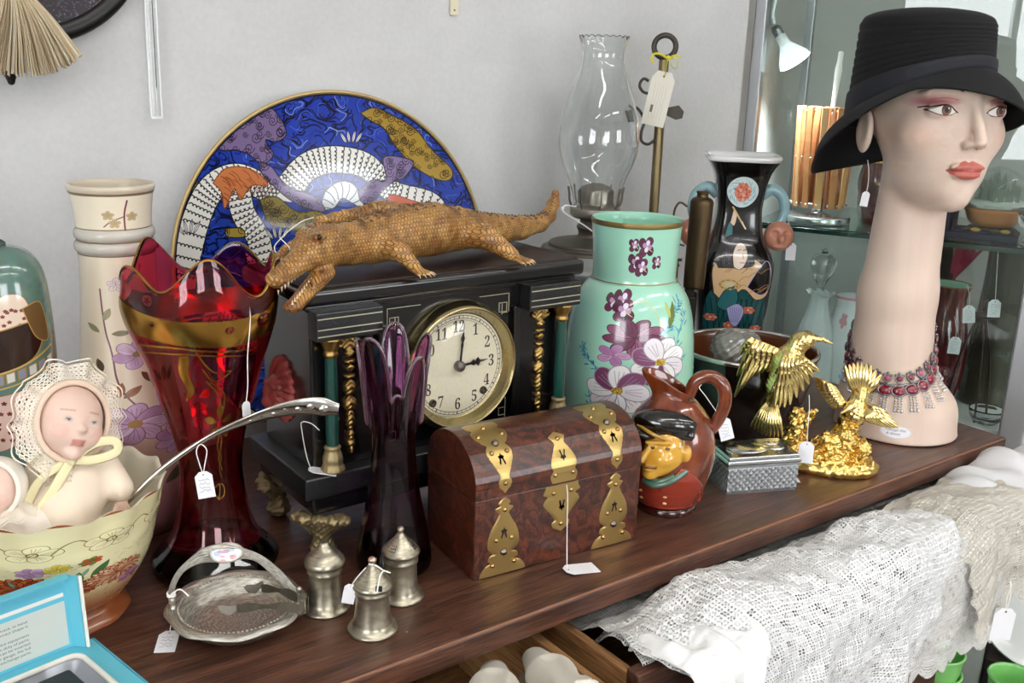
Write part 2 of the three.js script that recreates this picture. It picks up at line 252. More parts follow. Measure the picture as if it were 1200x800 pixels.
// ---------------------------------------------------------------- painted pottery
const GLAZE = (map, extra = {}) => new THREE.MeshPhysicalMaterial({ map, roughness: 0.28, clearcoat: 0.7, clearcoatRoughness: 0.08, side: THREE.DoubleSide, ...extra });
{ // oval jar with a landscape, at the far end
  const o = thing('painted_jar', 'oval green and black painted jar with pink blossom behind the doll bowl', 'jar', [0.189, T, -1.25], towardViewer(0.189, -1.25));
  const art = canvas(1024, 1024, (g, w, h) => {
    g.fillStyle = '#5d7a70'; g.fillRect(0, 0, w, h); const R = rng(4);
    for (let i = 0; i < 900; i++) { g.fillStyle = `rgba(${60 + R() * 50},${95 + R() * 40},${85 + R() * 40},.25)`; g.beginPath(); g.arc(R() * w, R() * h * 0.5, 4 + R() * 14, 0, 7); g.fill(); }
    const bloss = (pts) => { blob(g, pts, '#dfc9b6', '#8a6a4a', 3); };
    for (const dx of [0, 340, 680]) {
      bloss([[60 + dx, 300], [110 + dx, 240], [180 + dx, 190], [240 + dx, 210], [260 + dx, 300], [220 + dx, 350], [120 + dx, 360]]);
      for (let i = 0; i < 14; i++) petalFlower(g, 80 + dx + R() * 170, 240 + R() * 110, 9, 5, '#7a3b34', null, null);
      blob(g, [[20 + dx, 400], [160 + dx, 350], [260 + dx, 330], [300 + dx, 400], [250 + dx, 500], [120 + dx, 560], [10 + dx, 560]], '#2c1a14', '#a98343', 6);
      blob(g, [[230 + dx, 260], [310 + dx, 250], [330 + dx, 420], [270 + dx, 400]], '#6b5130', '#b9934d', 4);
      stroke(g, [[10 + dx, 590], [150 + dx, 560], [340 + dx, 460]], '#c9a45a', 9); stroke(g, [[10 + dx, 660], [160 + dx, 630], [340 + dx, 540]], '#c9a45a', 7);
      for (let i = 0; i < 8; i++) { g.save(); g.translate(30 + dx + i * 40, 600 - i * 13); g.transform(1, -0.35, 0, 1, 0, 0); g.fillStyle = i % 2 ? '#cfd3cd' : '#8c8fa0'; g.fillRect(0, 0, 30, 46); g.strokeStyle = '#a98343'; g.lineWidth = 4; g.strokeRect(0, 0, 30, 46); g.restore(); }
      blob(g, [[20 + dx, 690], [150 + dx, 660], [260 + dx, 640], [250 + dx, 760], [180 + dx, 900], [20 + dx, 940]], '#d5b6a9', '#8a6a4a', 3);
      for (let i = 0; i < 26; i++) petalFlower(g, 40 + dx + R() * 190, 690 + R() * 210, 11, 5, '#6d2f2c', null, null);
    }
  });
  part('body', uvByHeight(lathe([[0.028, 0.012], [0.034, 0.06], [0.0425, 0.13], [0.0475, 0.2057], [0.0503, 0.27], [0.0491, 0.333], [0.0446, 0.3737], [0.034, 0.395], [0.018, 0.405], [0.0005, 0.407]], { n: 60 }), 0.15, 0.405), GLAZE(art, { roughness: 0.15 }), o);
  part('foot', lathe([[0.0005, 0], [0.034, 0], [0.035, 0.008], [0.029, 0.014], [0.028, 0.02]], {}), mat('#2a1c14', 0.4), o);
  part('finial', lathe([[0.006, 0.404], [0.008, 0.409], [0.004, 0.413], [0.0004, 0.414]], { n: 12, seg: 20 }), mat('#3d4a44', 0.25), o);
}
{ // tall cream vase
  const o = thing('cream_vase', 'tall cream vase with pink flowers, brown leaves and two grey rings at its neck', 'vase', [0.331, T, -1.30], towardViewer(0.331, -1.30));
  const H = 0.466;
  const art = canvas(1024, 2048, (g, w, h) => {
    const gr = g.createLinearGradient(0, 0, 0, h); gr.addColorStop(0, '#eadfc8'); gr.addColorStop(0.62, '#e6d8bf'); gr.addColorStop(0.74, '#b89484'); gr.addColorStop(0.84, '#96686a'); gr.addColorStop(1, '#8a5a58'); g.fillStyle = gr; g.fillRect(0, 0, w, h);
    const Y = (m) => h * (1 - m / H), line = '#7a5a46', P = ['#c8a6c6', '#bb93b8', '#d3b6cf'];
    for (const dx of [-512, 0, 512]) {
      stroke(g, [[560 + dx, Y(0.405)], [552 + dx, Y(0.43)], [570 + dx, Y(0.45)]], '#6a3040', 7); stroke(g, [[552 + dx, Y(0.43)], [500 + dx, Y(0.425)], [470 + dx, Y(0.418)]], '#6a3040', 5);
      for (const [x, m] of [[490, 0.432], [515, 0.422], [590, 0.43]]) petalFlower(g, x + dx, Y(m), 26, 5, '#c9b88a', line, null);
      stroke(g, [[430 + dx, Y(0.34)], [440 + dx, Y(0.29)], [470 + dx, Y(0.26)], [480 + dx, Y(0.215)], [560 + dx, Y(0.18)]], '#7b4a5c', 7); stroke(g, [[600 + dx, Y(0.37)], [560 + dx, Y(0.33)], [540 + dx, Y(0.29)]], '#a58a92', 4);
      petalFlower(g, 500 + dx, Y(0.345), 40, 5, ['#e5d6dc', '#e9ddd8'], line, null); petalFlower(g, 570 + dx, Y(0.34), 30, 5, '#e9ddd0', line, null);
      for (const [x, m, r, c] of [[440, 0.30, 0.4, '#9c9a70'], [420, 0.285, -0.9, '#8b8862'], [470, 0.283, 1.5, '#7f7c5c'], [430, 0.235, -0.3, '#4e4438']]) leafStroke(g, x + dx, Y(m), 75, 30, r, c, line);
      petalFlower(g, 560 + dx, Y(0.255), 95, 6, P, '#8a6a80', '#8b7a55', 0.2, 0.9);
      for (const [x, m, r] of [[470, 0.20, -0.5], [480, 0.20, 0.2], [500, 0.2, 0.8], [620, 0.215, -0.6], [640, 0.213, 0.1], [660, 0.213, 0.7], [330, 0.17, 0.6], [360, 0.13, 2.2], [700, 0.16, 1.2]]) leafStroke(g, x + dx, Y(m), 90, 34, r, (x > 600) ? '#6b4236' : '#a06a48', '#4c3526');
      petalFlower(g, 530 + dx, Y(0.165), 125, 8, P, '#8a6078', '#a5793c', 0.1, 0.95, 0.36); petalFlower(g, 690 + dx, Y(0.135), 105, 8, ['#b78aae', '#c39bbb'], '#7b5270', '#8a4a4a', 0.4, 0.95, 0.36);
      for (const [x, m, r] of [[380, 0.12, -0.4], [430, 0.1, 0.3], [600, 0.08, 0.9], [690, 0.06, 2.4], [760, 0.05, 0.5], [560, 0.05, -0.8]]) leafStroke(g, x + dx, Y(m), 120, 44, r, '#4d4230', '#2e241a');
    }
  });
  const pts = [...spline([[0.060, 0.004], [0.0745, 0.03], [0.079, 0.062], [0.072, 0.094], [0.064, 0.104]], 16), ...spline([[0.0655, 0.11], [0.0635, 0.16], [0.0525, 0.26], [0.0462, 0.34], [0.0455, 0.382]], 30)];
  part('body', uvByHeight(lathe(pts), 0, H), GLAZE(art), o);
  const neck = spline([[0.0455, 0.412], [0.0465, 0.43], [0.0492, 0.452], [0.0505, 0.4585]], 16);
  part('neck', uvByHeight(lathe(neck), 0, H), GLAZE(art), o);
  const grey = mat('#c3bfb4', 0.25, 0, { clearcoat: 0.6 }), brown = mat('#7d6650', 0.35);
  part('ring', lathe(spline([[0.0455, 0.381], [0.049, 0.386], [0.049, 0.393], [0.0455, 0.3965]], 14)), grey, o); part('ring', lathe(spline([[0.0455, 0.398], [0.0485, 0.402], [0.0485, 0.408], [0.0455, 0.4125]], 14)), grey, o);
  for (const [y, r] of [[0.3972, 0.0466], [0.3805, 0.0462], [0.4135, 0.0462]]) part('line', lathe([[r - 0.0008, y - 0.0009], [r, y], [r - 0.0008, y + 0.0009]]), brown, o);
  part('lip', lathe(spline([[0.0503, 0.458], [0.0525, 0.461], [0.0528, 0.4655], [0.0505, 0.4675], [0.0475, 0.464], [0.044, 0.44], [0.042, 0.40]], 24)), mat('#cfc2ac', 0.3, 0, { clearcoat: 0.5 }), o, 'greyish lip and cream inside');
  part('line', lathe([[0.0502, 0.4555], [0.0513, 0.4575], [0.0505, 0.4592]]), brown, o);
  part('foot', lathe([[0.0005, 0], [0.058, 0], [0.061, 0.004]], {}), mat('#8a5a58', 0.4), o);
}
{ // blue dragon charger leaning on the wall
  const o = thing('dragon_charger', 'large round blue charger painted with a white dragon, leaning against the wall', 'plate', [0.745, T, -1.495]);
  const art = canvas(1024, 1024, (g, w, h) => {
    g.fillStyle = '#2440a8'; g.fillRect(0, 0, w, h); const R = rng(8);
    const nz = (x, y) => n2(x / 150 + 3, y / 95) + 0.35 * n2(x / 52, y / 40), angle = (x, y) => Math.atan2(-(nz(x + 2, y) - nz(x - 2, y)), nz(x, y + 2) - nz(x, y - 2));
    for (let i = 0; i < 3000; i++) { let x = R() * w, y = R() * h; const dark = R() * 0.94, p = [[x, y]]; for (let k = 0; k < 9; k++) { const a = angle(x, y); x += cos(a) * 7; y += sin(a) * 7; p.push([x, y]); } stroke(g, p, dark < 0.52 ? '#0a1240' : dark < 0.72 ? '#4668d8' : dark < 0.86 ? '#16297c' : '#8fa6e8', dark < 0.45 ? 3.6 : 2.2); }
    const swirl = (cx, cy, r, col, lw) => { const p = []; for (let k = 0; k < 20; k++) { const a = k * 0.52; p.push([cx + cos(a) * r * (1 - k / 22), cy + sin(a) * r * (1 - k / 22)]); } stroke(g, p, col, lw); };
    const cloud = (pts, fill, line) => {
      blob(g, pts, fill, line, 3); g.save(); g.beginPath(); pts.forEach((q, i) => (i ? g.lineTo(...q) : g.moveTo(...q))); g.closePath(); g.clip();
      const xs = pts.map((q) => q[0]), ys = pts.map((q) => q[1]), x0 = Math.min(...xs), x1 = Math.max(...xs), y0 = Math.min(...ys), y1 = Math.max(...ys);
      for (let i = 0; i < (x1 - x0) * (y1 - y0) / 420; i++) swirl(lerp(x0, x1, R()), lerp(y0, y1, R()), 8 + R() * 9, line, 1.8); g.restore();
    };
    const body = (path, wid, taper = 1) => {
      const c = new THREE.SplineCurve(path.map((q) => new THREE.Vector2(...q))), n = Math.round(c.getLength() / 17), Wd = (t) => wid * lerp(1, taper, t);
      for (let k = 0; k <= n; k++) { const t = k / n, p = c.getPoint(t); g.fillStyle = '#f2f1ea'; g.beginPath(); g.arc(p.x, p.y, Wd(t), 0, 7); g.fill(); }
      for (let k = 0; k < n; k++) { const t = k / n, p = c.getPoint(t), d = c.getTangent(t), a = Math.atan2(d.y, d.x), W = Wd(t), rows = Math.max(2, Math.round(W / 16)); for (let j = -rows; j <= rows; j++) { const off = (j + (k & 1) * 0.5) / (rows + 0.5) * W; if (Math.abs(off) > W) continue; const x = p.x - sin(a) * off, y = p.y + cos(a) * off; g.strokeStyle = '#20222c'; g.lineWidth = 3; g.beginPath(); g.arc(x, y, W / rows * 0.56, a - 1.2, a + 1.2); g.stroke(); } }
      for (const s of [-1, 1]) { const q = []; for (let k = 0; k <= 40; k++) { const p = c.getPoint(k / 40), d = c.getTangent(k / 40), a = Math.atan2(d.y, d.x), W = Wd(k / 40); q.push([p.x - sin(a) * W * s, p.y + cos(a) * W * s]); } stroke(g, q, '#14151c', 3); }
    };
    cloud([[158, 134], [216, 89], [300, 47], [342, 66], [370, 118], [339, 141], [305, 136], [329, 176], [294, 203], [253, 175], [213, 162], [165, 161]], '#7d6a92', '#241c34');
    cloud([[606, 62], [649, 46], [708, 67], [788, 109], [845, 171], [915, 235], [911, 271], [862, 265], [789, 222], [727, 160], [688, 109], [640, 83]], '#a98a3a', '#3a2b10');
    cloud([[67, 231], [94, 239], [86, 308], [69, 331], [59, 292]], '#8d7c34', '#2e2610');
    body([[378, 270], [434, 215], [516, 195], [619, 212], [680, 262], [727, 304], [852, 341], [900, 420]], 44, 0.7);
    blob(g, [[470, 345], [490, 290], [535, 262], [580, 268], [612, 310], [612, 345], [580, 330], [545, 312], [515, 340]], '#e3e6ea', '#1b1d28', 3);
    for (let k = 0; k < 9; k++) { const a = PI * (1.02 + k / 8 * 0.95); stroke(g, [[545 + cos(a) * 34, 345 + sin(a) * 34], [545 + cos(a + 0.12) * 56, 345 + sin(a + 0.12) * 58], [545 + cos(a) * 78, 345 + sin(a) * 80]], '#3a4560', 2.5); }
    body([[30, 500], [84, 347], [136, 265], [210, 236], [284, 262], [325, 297]], 44, 0.8); body([[215, 262], [230, 340], [268, 409], [284, 500]], 38, 0.9);
    for (const [x, y] of [[580, 150], [60, 385], [330, 420]]) for (let k = 0; k < 4; k++) leafStroke(g, x + k * 9 - 14, y, 42, 9, -0.6 + k * 0.4, '#f4f4f0', '#1a1c26');
    blob(g, [[140, 249], [178, 212], [235, 209], [285, 231], [309, 264], [258, 262], [223, 300], [205, 268], [173, 321], [165, 275]], '#cf7c4a', '#7a3a1c', 2.5); for (let i = 0; i < 26; i++) { const x = 150 + R() * 150, y = 215 + R() * 70; stroke(g, [[x, y], [x + 16, y + 8], [x + 26, y + 26]], '#8a4422', 2); }
    cloud([[282, 195], [320, 208], [353, 250], [387, 275], [458, 304], [485, 347], [430, 336], [377, 308], [326, 265], [293, 231]], '#85729e', '#241c34');
    cloud([[599, 293], [648, 261], [697, 263], [688, 195], [748, 195], [789, 214], [758, 257], [717, 272], [677, 297], [638, 330], [608, 324]], '#85729e', '#241c34');
    cloud([[282, 303], [334, 297], [394, 342], [466, 346], [503, 382], [428, 407], [357, 389], [305, 369]], '#8f7d36', '#2e2610'); cloud([[170, 377], [220, 380], [227, 405], [177, 401]], '#a8933f', '#2e2610');
    blob(g, [[697, 324], [717, 308], [779, 328], [821, 344], [758, 349]], '#d2552c', '#6a2010', 2);
    body([[120, 640], [300, 720], [520, 700], [700, 600], [860, 640]], 46, 0.7); cloud([[300, 800], [420, 770], [560, 800], [660, 880], [520, 930], [380, 900]], '#7d6a92', '#241c34'); cloud([[740, 760], [840, 720], [880, 780], [800, 860], [730, 830]], '#a98a3a', '#3a2b10');
    g.strokeStyle = '#14183a'; g.lineWidth = 6; g.beginPath(); g.arc(512, 512, 503, 0, 7); g.stroke();
  });
  const Rp = 0.288, prof = spline([[0.001, -0.022], [0.14, -0.021], [0.20, -0.016], [0.25, -0.006], [Rp, 0.006]], 40);
  const face = lathe(prof, { seg: 128 }), p = face.attributes.position, u = face.attributes.uv; for (let i = 0; i < p.count; i++) u.setXY(i, 0.5 + p.getX(i) / Rp / 2, 0.5 - p.getZ(i) / Rp / 2);
  const tilt = new THREE.Group(); tilt.name = 'dish'; tilt.position.set(0, 0.289, 0.006); tilt.rotation.x = PI / 2 - 0.10; o.add(tilt);
  part('painted_face', face, GLAZE(art, { roughness: 0.2 }), tilt);
  part('back', lathe(spline([[0.001, -0.03], [0.14, -0.029], [0.2, -0.024], [0.25, -0.014], [Rp, 0.002]], 30), { seg: 128 }), mat('#dfe3ea', 0.25, 0, { clearcoat: 0.6 }), tilt);
  part('foot_rim', lathe([[0.15, -0.026], [0.15, -0.036], [0.156, -0.036], [0.157, -0.026]], { seg: 96 }), mat('#dfe3ea', 0.3), tilt);
  part('gilt_rim', lathe(spline([[Rp - 0.004, 0.0055], [Rp - 0.001, 0.0085], [Rp + 0.0022, 0.006], [Rp + 0.0015, 0.002], [Rp - 0.003, 0.001]], 14), { seg: 128 }), mat('#c9ae78', 0.35, 0.5), tilt, 'thin worn gilt rim');
}
{ // sea green opaline vase
  const o = thing('green_vase', 'sea green opaline glass vase painted with white and purple cosmos flowers', 'vase', [1.102, T, -1.15], towardViewer(1.102, -1.15));
  const H = 0.40;
  const art = canvas(2048, 1400, (g, w, h) => {
    g.fillStyle = '#a4dcc4'; g.fillRect(0, 0, w, h); const R = rng(31), X = (m) => w / 2 + m / 0.64 * w, Y = (m) => h * (1 - m / H), S = w / 0.64;
    const spray = (x, y, a, len, col) => { const p = []; for (let k = 0; k < 9; k++) p.push([x + cos(a + 0.1 * sin(k)) * len * k / 8, y + sin(a) * len * k / 8]); stroke(g, p, '#5aa5b8', 4); p.forEach(([px, py], k) => { for (let j = 0; j < 7; j++) leafStroke(g, px + (R() - 0.5) * 30, py + (R() - 0.5) * 30, 22 + R() * 26, 7, a + PI / 2 + (R() - 0.5) * 2.4, R() < 0.4 ? col : R() < 0.5 ? '#4f9db8' : '#6db9c4'); }); };
    spray(X(-0.012), Y(0.14), -2.45, 300, '#2f6fa0'); spray(X(-0.055), Y(0.06), -1.5, 330, '#2a66a0'); spray(X(0.05), Y(0.22), -0.9, 230, '#2a78a8'); spray(X(0.075), Y(0.15), -1.4, 360, '#3a86a8'); spray(X(0.02), Y(0.16), -0.4, 240, '#5fb3bf'); spray(X(0.01), Y(0.05), -0.2, 330, '#4c9fb8');
    stroke(g, [[X(-0.02), Y(0.27)], [X(0.02), Y(0.282)], [X(0.045), Y(0.262)], [X(0.05), Y(0.235)]], '#cfc98a', 6);
    const bud = (x, y, s) => { petalFlower(g, X(x), Y(y), 0.0165 * S * s, 4, ['#6b3450', '#55283f'], '#3a1a2a', null, 0.6, 1, 0.5); petalFlower(g, X(x) + 6, Y(y) - 4, 0.009 * S * s, 4, ['#e8dff0', '#b58bb4'], null, null, 0.2, 1, 0.5); leafStroke(g, X(x), Y(y), 0.016 * S * s, 6, 2.1, '#d9d28a'); };
    bud(-0.004, 0.362, 0.8); bud(0.024, 0.36, 1.2); bud(0.002, 0.334, 1.2); bud(0.016, 0.327, 1.1); bud(0.052, 0.335, 0.8); bud(-0.035, 0.273, 1.1); bud(-0.018, 0.276, 1.3); bud(-0.014, 0.262, 1.3);
    leafStroke(g, X(0.066), Y(0.235), 150, 38, 0.35, '#6d7f3a', '#4a5a2a'); leafStroke(g, X(0.07), Y(0.25), 90, 24, -0.2, '#c9cf7a', '#7a8a3a');
    petalFlower(g, X(0.008), Y(0.222), 0.052 * S, 9, ['#7b3d5c', '#8f5070', '#6b3350'], '#4d2038', null, 0.3, 0.62, 0.3);
    petalFlower(g, X(-0.024), Y(0.192), 0.028 * S, 5, ['#b07aa8', '#c295b8'], '#80507a', null, 0.3, 0.7, 0.4);
    const cosmos = (x, y, r, rot) => { petalFlower(g, X(x), Y(y), r * S, 8, ['#f4f2f2', '#ffffff', '#efeaf0', '#f4f2f2', '#7a4264', '#f6f4f4', '#8a5476', '#efeaf0'], '#a99aa8', null, rot, 0.92, 0.42); g.fillStyle = '#c9a63a'; g.beginPath(); g.ellipse(X(x), Y(y), 0.0085 * S, 0.006 * S, 0, 0, 7); g.fill(); for (let i = 0; i < 60; i++) { g.fillStyle = R() < 0.5 ? '#8a6a1c' : '#e8cf6a'; g.beginPath(); g.arc(X(x) + (R() - 0.5) * 0.016 * S, Y(y) + (R() - 0.5) * 0.011 * S, 3, 0, 7); g.fill(); } };
    cosmos(0.05, 0.183, 0.048, 0.35); cosmos(-0.014, 0.135, 0.05, 2.4);
    for (const dx of [-0.3, 0.3]) { spray(X(dx), Y(0.1), -1.3, 330, '#3a86a8'); cosmos(dx + (dx < 0 ? 0.05 : -0.04), 0.16, 0.03, 1); }
    for (let i = 0; i < 3000; i++) { g.fillStyle = R() < 0.5 ? 'rgba(255,255,255,.05)' : 'rgba(70,160,130,.05)'; g.fillRect(R() * w, R() * h, 3, 3); }
  });
  const outer = spline([[0.098, 0.004], [0.104, 0.04], [0.1075, 0.09], [0.1085, 0.145], [0.1035, 0.215], [0.0945, 0.258], [0.083, 0.281], [0.0715, 0.295]], 46);
  const M = new THREE.MeshPhysicalMaterial({ map: art, roughness: 0.22, clearcoat: 0.8, clearcoatRoughness: 0.05, side: THREE.DoubleSide });
  part('body', uvByHeight(lathe(outer, { seg: 96 }), 0, H), M, o); part('neck', uvByHeight(lathe(spline([[0.0705, 0.295], [0.0682, 0.303], [0.0695, 0.34], [0.073, 0.392]], 20), { seg: 96 }), 0, H), M, o);
  part('gilt_line', lathe([[0.0735, 0.387], [0.0742, 0.389], [0.0744, 0.394], [0.0735, 0.3955]], { seg: 96 }), mat('#8d7a4a', 0.4, 0.7), o);
  part('gilt_line', lathe([[0.0695, 0.2975], [0.0704, 0.2985], [0.0695, 0.2998]], { seg: 96 }), mat('#a89a68', 0.4, 0.6), o);
  part('inside', lathe(spline([[0.0735, 0.3955], [0.0715, 0.397], [0.069, 0.392], [0.066, 0.34], [0.065, 0.303], [0.09, 0.25], [0.098, 0.15], [0.09, 0.02], [0.001, 0.012]], 50), { seg: 96 }), mat('#98d3ba', 0.25, 0, { clearcoat: 0.6 }), o);
  part('foot', lathe([[0.001, 0], [0.094, 0], [0.098, 0.004]], {}), mat('#a4dcc4', 0.3), o);
}
{ // square black vase with a seated figure
  const o = thing('black_vase', 'square black vase painted with a kneeling robed figure and blue loop handles', 'vase', [1.518, T, -1.30], towardViewer(1.518, -1.30) + 0.12);
  const H = 0.472;
  const art = canvas(1024, 2048, (g, w, h) => {     // the front panel is the middle quarter of the way round
    g.fillStyle = '#0b0a0c'; g.fillRect(0, 0, w, h); const Y = (m) => h * (1 - m / H), R = rng(55);
    for (let q = -2; q <= 2; q++) {
      g.save(); g.translate(w / 2 + q * 256, 0); const X = (x) => x;
      g.save(); g.scale(0.72, 1); g.fillStyle = '#cfdfe2'; g.beginPath(); g.arc(0, Y(0.405), 130, 0, 7); g.fill(); for (let i = 0; i < 90; i++) { const a = R() * 7, r = 60 + R() * 65; stroke(g, [[cos(a) * r, Y(0.405) + sin(a) * r], [cos(a + 0.2) * (r - 12), Y(0.405) + sin(a + 0.2) * (r - 12)]], R() < 0.5 ? '#5f9fb4' : '#8fb9c4', 4); }
      for (let i = 0; i < 9; i++) petalFlower(g, Math.cos(i * 2.4) * 38, Y(0.405) + sin(i * 2.4) * 46, 40, 5, ['#e0937a', '#d8785e', '#eeb29c'], '#a84a38', '#b0402c', i); g.restore();
      if (q === 0) {
        g.save(); g.scale(0.78, 1);
        blob(g, [[-160, Y(0.165)], [-120, Y(0.215)], [30, Y(0.225)], [150, Y(0.205)], [165, Y(0.14)], [150, Y(0.07)], [-160, Y(0.07)]], '#1f4f52', '#0a1c1e', 5);
        for (let i = 0; i < 10; i++) { stroke(g, [[-150 + i * 32, Y(0.07)], [-60 + i * 26, Y(0.2)]], '#0e2e32', 4); stroke(g, [[150 - i * 32, Y(0.07)], [60 - i * 26, Y(0.2)]], '#0e2e32', 4); }
        for (const [x, m] of [[-120, 0.16], [-20, 0.145], [80, 0.178], [40, 0.12], [130, 0.14], [-70, 0.11], [110, 0.1]]) petalFlower(g, x, Y(m), 34, 6, ['#d98d78', '#c9664e'], '#7a2c20', '#e8c8a0', x, 1, 0.5);
        blob(g, [[-110, Y(0.21)], [-120, Y(0.26)], [-70, Y(0.285)], [-10, Y(0.27)], [60, Y(0.285)], [140, Y(0.26)], [165, Y(0.215)], [110, Y(0.2)], [40, Y(0.22)], [-40, Y(0.19)]], '#d9b58a', '#3a2418', 5);
        blob(g, [[60, Y(0.225)], [110, Y(0.265)], [150, Y(0.275)], [170, Y(0.23)], [130, Y(0.21)]], '#0c0b0e', '#b9a6c8', 5);
        for (let i = 0; i < 16; i++) { const x = -100 + R() * 240, m = 0.21 + R() * 0.06; stroke(g, [[x, Y(m)], [x + 30, Y(m + 0.012)], [x + 50, Y(m + 0.008)]], '#a87a4a', 4); }
        blob(g, [[-110, Y(0.285)], [-95, Y(0.34)], [-60, Y(0.345)], [-50, Y(0.30)], [-75, Y(0.275)]], '#4d8088', '#10282c', 4);
        blob(g, [[-80, Y(0.345)], [-60, Y(0.372)], [-30, Y(0.36)], [-45, Y(0.34)]], '#e6cdb4', '#3a2418', 4); stroke(g, [[-70, Y(0.375)], [0, Y(0.352)], [50, Y(0.335)]], '#d8b978', 14); stroke(g, [[20, Y(0.348)], [50, Y(0.335)]], '#efe6d0', 8);
        g.save(); g.translate(0, Y(0.29)); g.scale(1.45, 0.74); g.translate(-4, -Y(0.29));
        blob(g, [[-60, Y(0.25)], [-78, Y(0.285)], [-62, Y(0.325)], [10, Y(0.336)], [52, Y(0.31)], [62, Y(0.27)], [40, Y(0.255)]], '#26242a', '#101014', 4); for (let i = 0; i < 14; i++) stroke(g, [[-20 + i * 2, Y(0.328)], [-60 + i * 8, Y(0.29)], [-50 + i * 7, Y(0.26)]], '#55535c', 2);
        blob(g, [[-12, Y(0.255)], [-18, Y(0.29)], [0, Y(0.312)], [34, Y(0.31)], [42, Y(0.285)], [26, Y(0.256)], [8, Y(0.248)]], '#eedccb', '#3a2418', 4);
        stroke(g, [[2, Y(0.296)], [14, Y(0.298)]], '#1b1b20', 5); stroke(g, [[26, Y(0.296)], [37, Y(0.299)]], '#1b1b20', 5); stroke(g, [[22, Y(0.288)], [24, Y(0.276)]], '#b08a78', 3); stroke(g, [[14, Y(0.266)], [27, Y(0.266)]], '#b0382c', 7);
        g.restore();
        blob(g, [[-60, Y(0.215)], [-10, Y(0.225)], [20, Y(0.2)], [-20, Y(0.175)], [-90, Y(0.185)]], '#2f6a70', '#0e2a2e', 4); blob(g, [[-40, Y(0.18)], [20, Y(0.19)], [60, Y(0.175)], [30, Y(0.145)], [-10, Y(0.15)]], '#a8a6d0', '#4a4878', 4); for (let i = 0; i < 6; i++) stroke(g, [[-20 + i * 13, Y(0.182)], [-8 + i * 8, Y(0.152)]], '#6a68a0', 3);
        g.strokeStyle = '#8d7a3a'; g.lineWidth = 9; g.beginPath(); g.ellipse(-36, Y(0.228), 46, 40, 0, 0, 7); g.stroke(); g.fillStyle = '#cfc9a0'; g.beginPath(); g.ellipse(-36, Y(0.228), 26, 22, 0, 0, 7); g.fill(); for (let i = 0; i < 9; i++) { g.fillStyle = '#caa75a'; g.beginPath(); g.arc(-36 + cos(i * 0.7) * 46, Y(0.228) + sin(i * 0.7) * 40, 8, 0, 7); g.fill(); }
        g.restore();
      } else for (let i = 0; i < 8; i++) petalFlower(g, (R() - 0.5) * 130, Y(0.1 + R() * 0.17), 34, 6, ['#d98d78', '#5f9fb4', '#cfdfe2'], '#2a2020', null, i);
      g.restore();
    }
  });
  const sq = (r, y, a) => { const k = 1 / Math.pow(Math.pow(Math.abs(cos(a)), 5) + Math.pow(Math.abs(sin(a)), 5), 1 / 5); return [r * k * 0.98, y]; };
  const pts = spline([[0.05, 0.012], [0.058, 0.06], [0.0665, 0.125], [0.0735, 0.2], [0.0765, 0.262], [0.070, 0.285], [0.054, 0.312], [0.0455, 0.355], [0.046, 0.39], [0.054, 0.435], [0.0695, 0.463]], 60);
  part('body', uvByHeight(lathe(pts, { seg: 96, warp: sq }), 0, H), GLAZE(art, { roughness: 0.2 }), o);
  part('lip', lathe(spline([[0.068, 0.462], [0.0725, 0.464], [0.073, 0.4715], [0.069, 0.473], [0.055, 0.45], [0.042, 0.40], [0.04, 0.36]], 24), { seg: 96, warp: sq }), mat('#e9e9ea', 0.2, 0, { clearcoat: 0.7 }), o, 'white glazed lip');
  part('foot', lathe([[0.001, 0], [0.05, 0], [0.053, 0.006], [0.05, 0.013]], { seg: 96, warp: sq }), mat('#16121a', 0.3), o);
  for (const s of [-1, 1]) {
    const hgrp = part('handle', sweep([[s * 0.043, 0.395, 0], [s * 0.062, 0.408, 0], [s * 0.083, 0.395, 0], [s * 0.09, 0.365, 0], [s * 0.08, 0.338, 0], [s * 0.066, 0.33, 0]], (t) => 0.0115 * (1 - 0.25 * t), { n: 30, seg: 14 }), mat('#8fb5bd', 0.25, 0, { clearcoat: 0.6 }), o, 'pale blue loop handle');
    part('mask', nets((x, y, z) => { let d = dEll(x, y, z, [0, 0, 0], [0.029, 0.03, 0.02]); d = smin(d, dEll(x, y, z, [0.002, -0.003, 0.021], [0.007, 0.009, 0.01]), 0.005); d = smax(d, -dEll(x, y, z, [-0.01, 0.008, 0.02], [0.0075, 0.006, 0.009]), 0.003); d = smax(d, -dEll(x, y, z, [0.013, 0.008, 0.019], [0.0075, 0.006, 0.009]), 0.003); return smin(d, dEll(x, y, z, [0.002, -0.017, 0.016], [0.014, 0.005, 0.01]), 0.005); }, [-0.036, -0.036, -0.026], [0.036, 0.036, 0.034], 0.0018).translate(s * 0.083, 0.317, 0.006), mat('#c08068', 0.35, 0, { clearcoat: 0.5 }), hgrp, 'terracotta coloured moulded mask');
  }
}
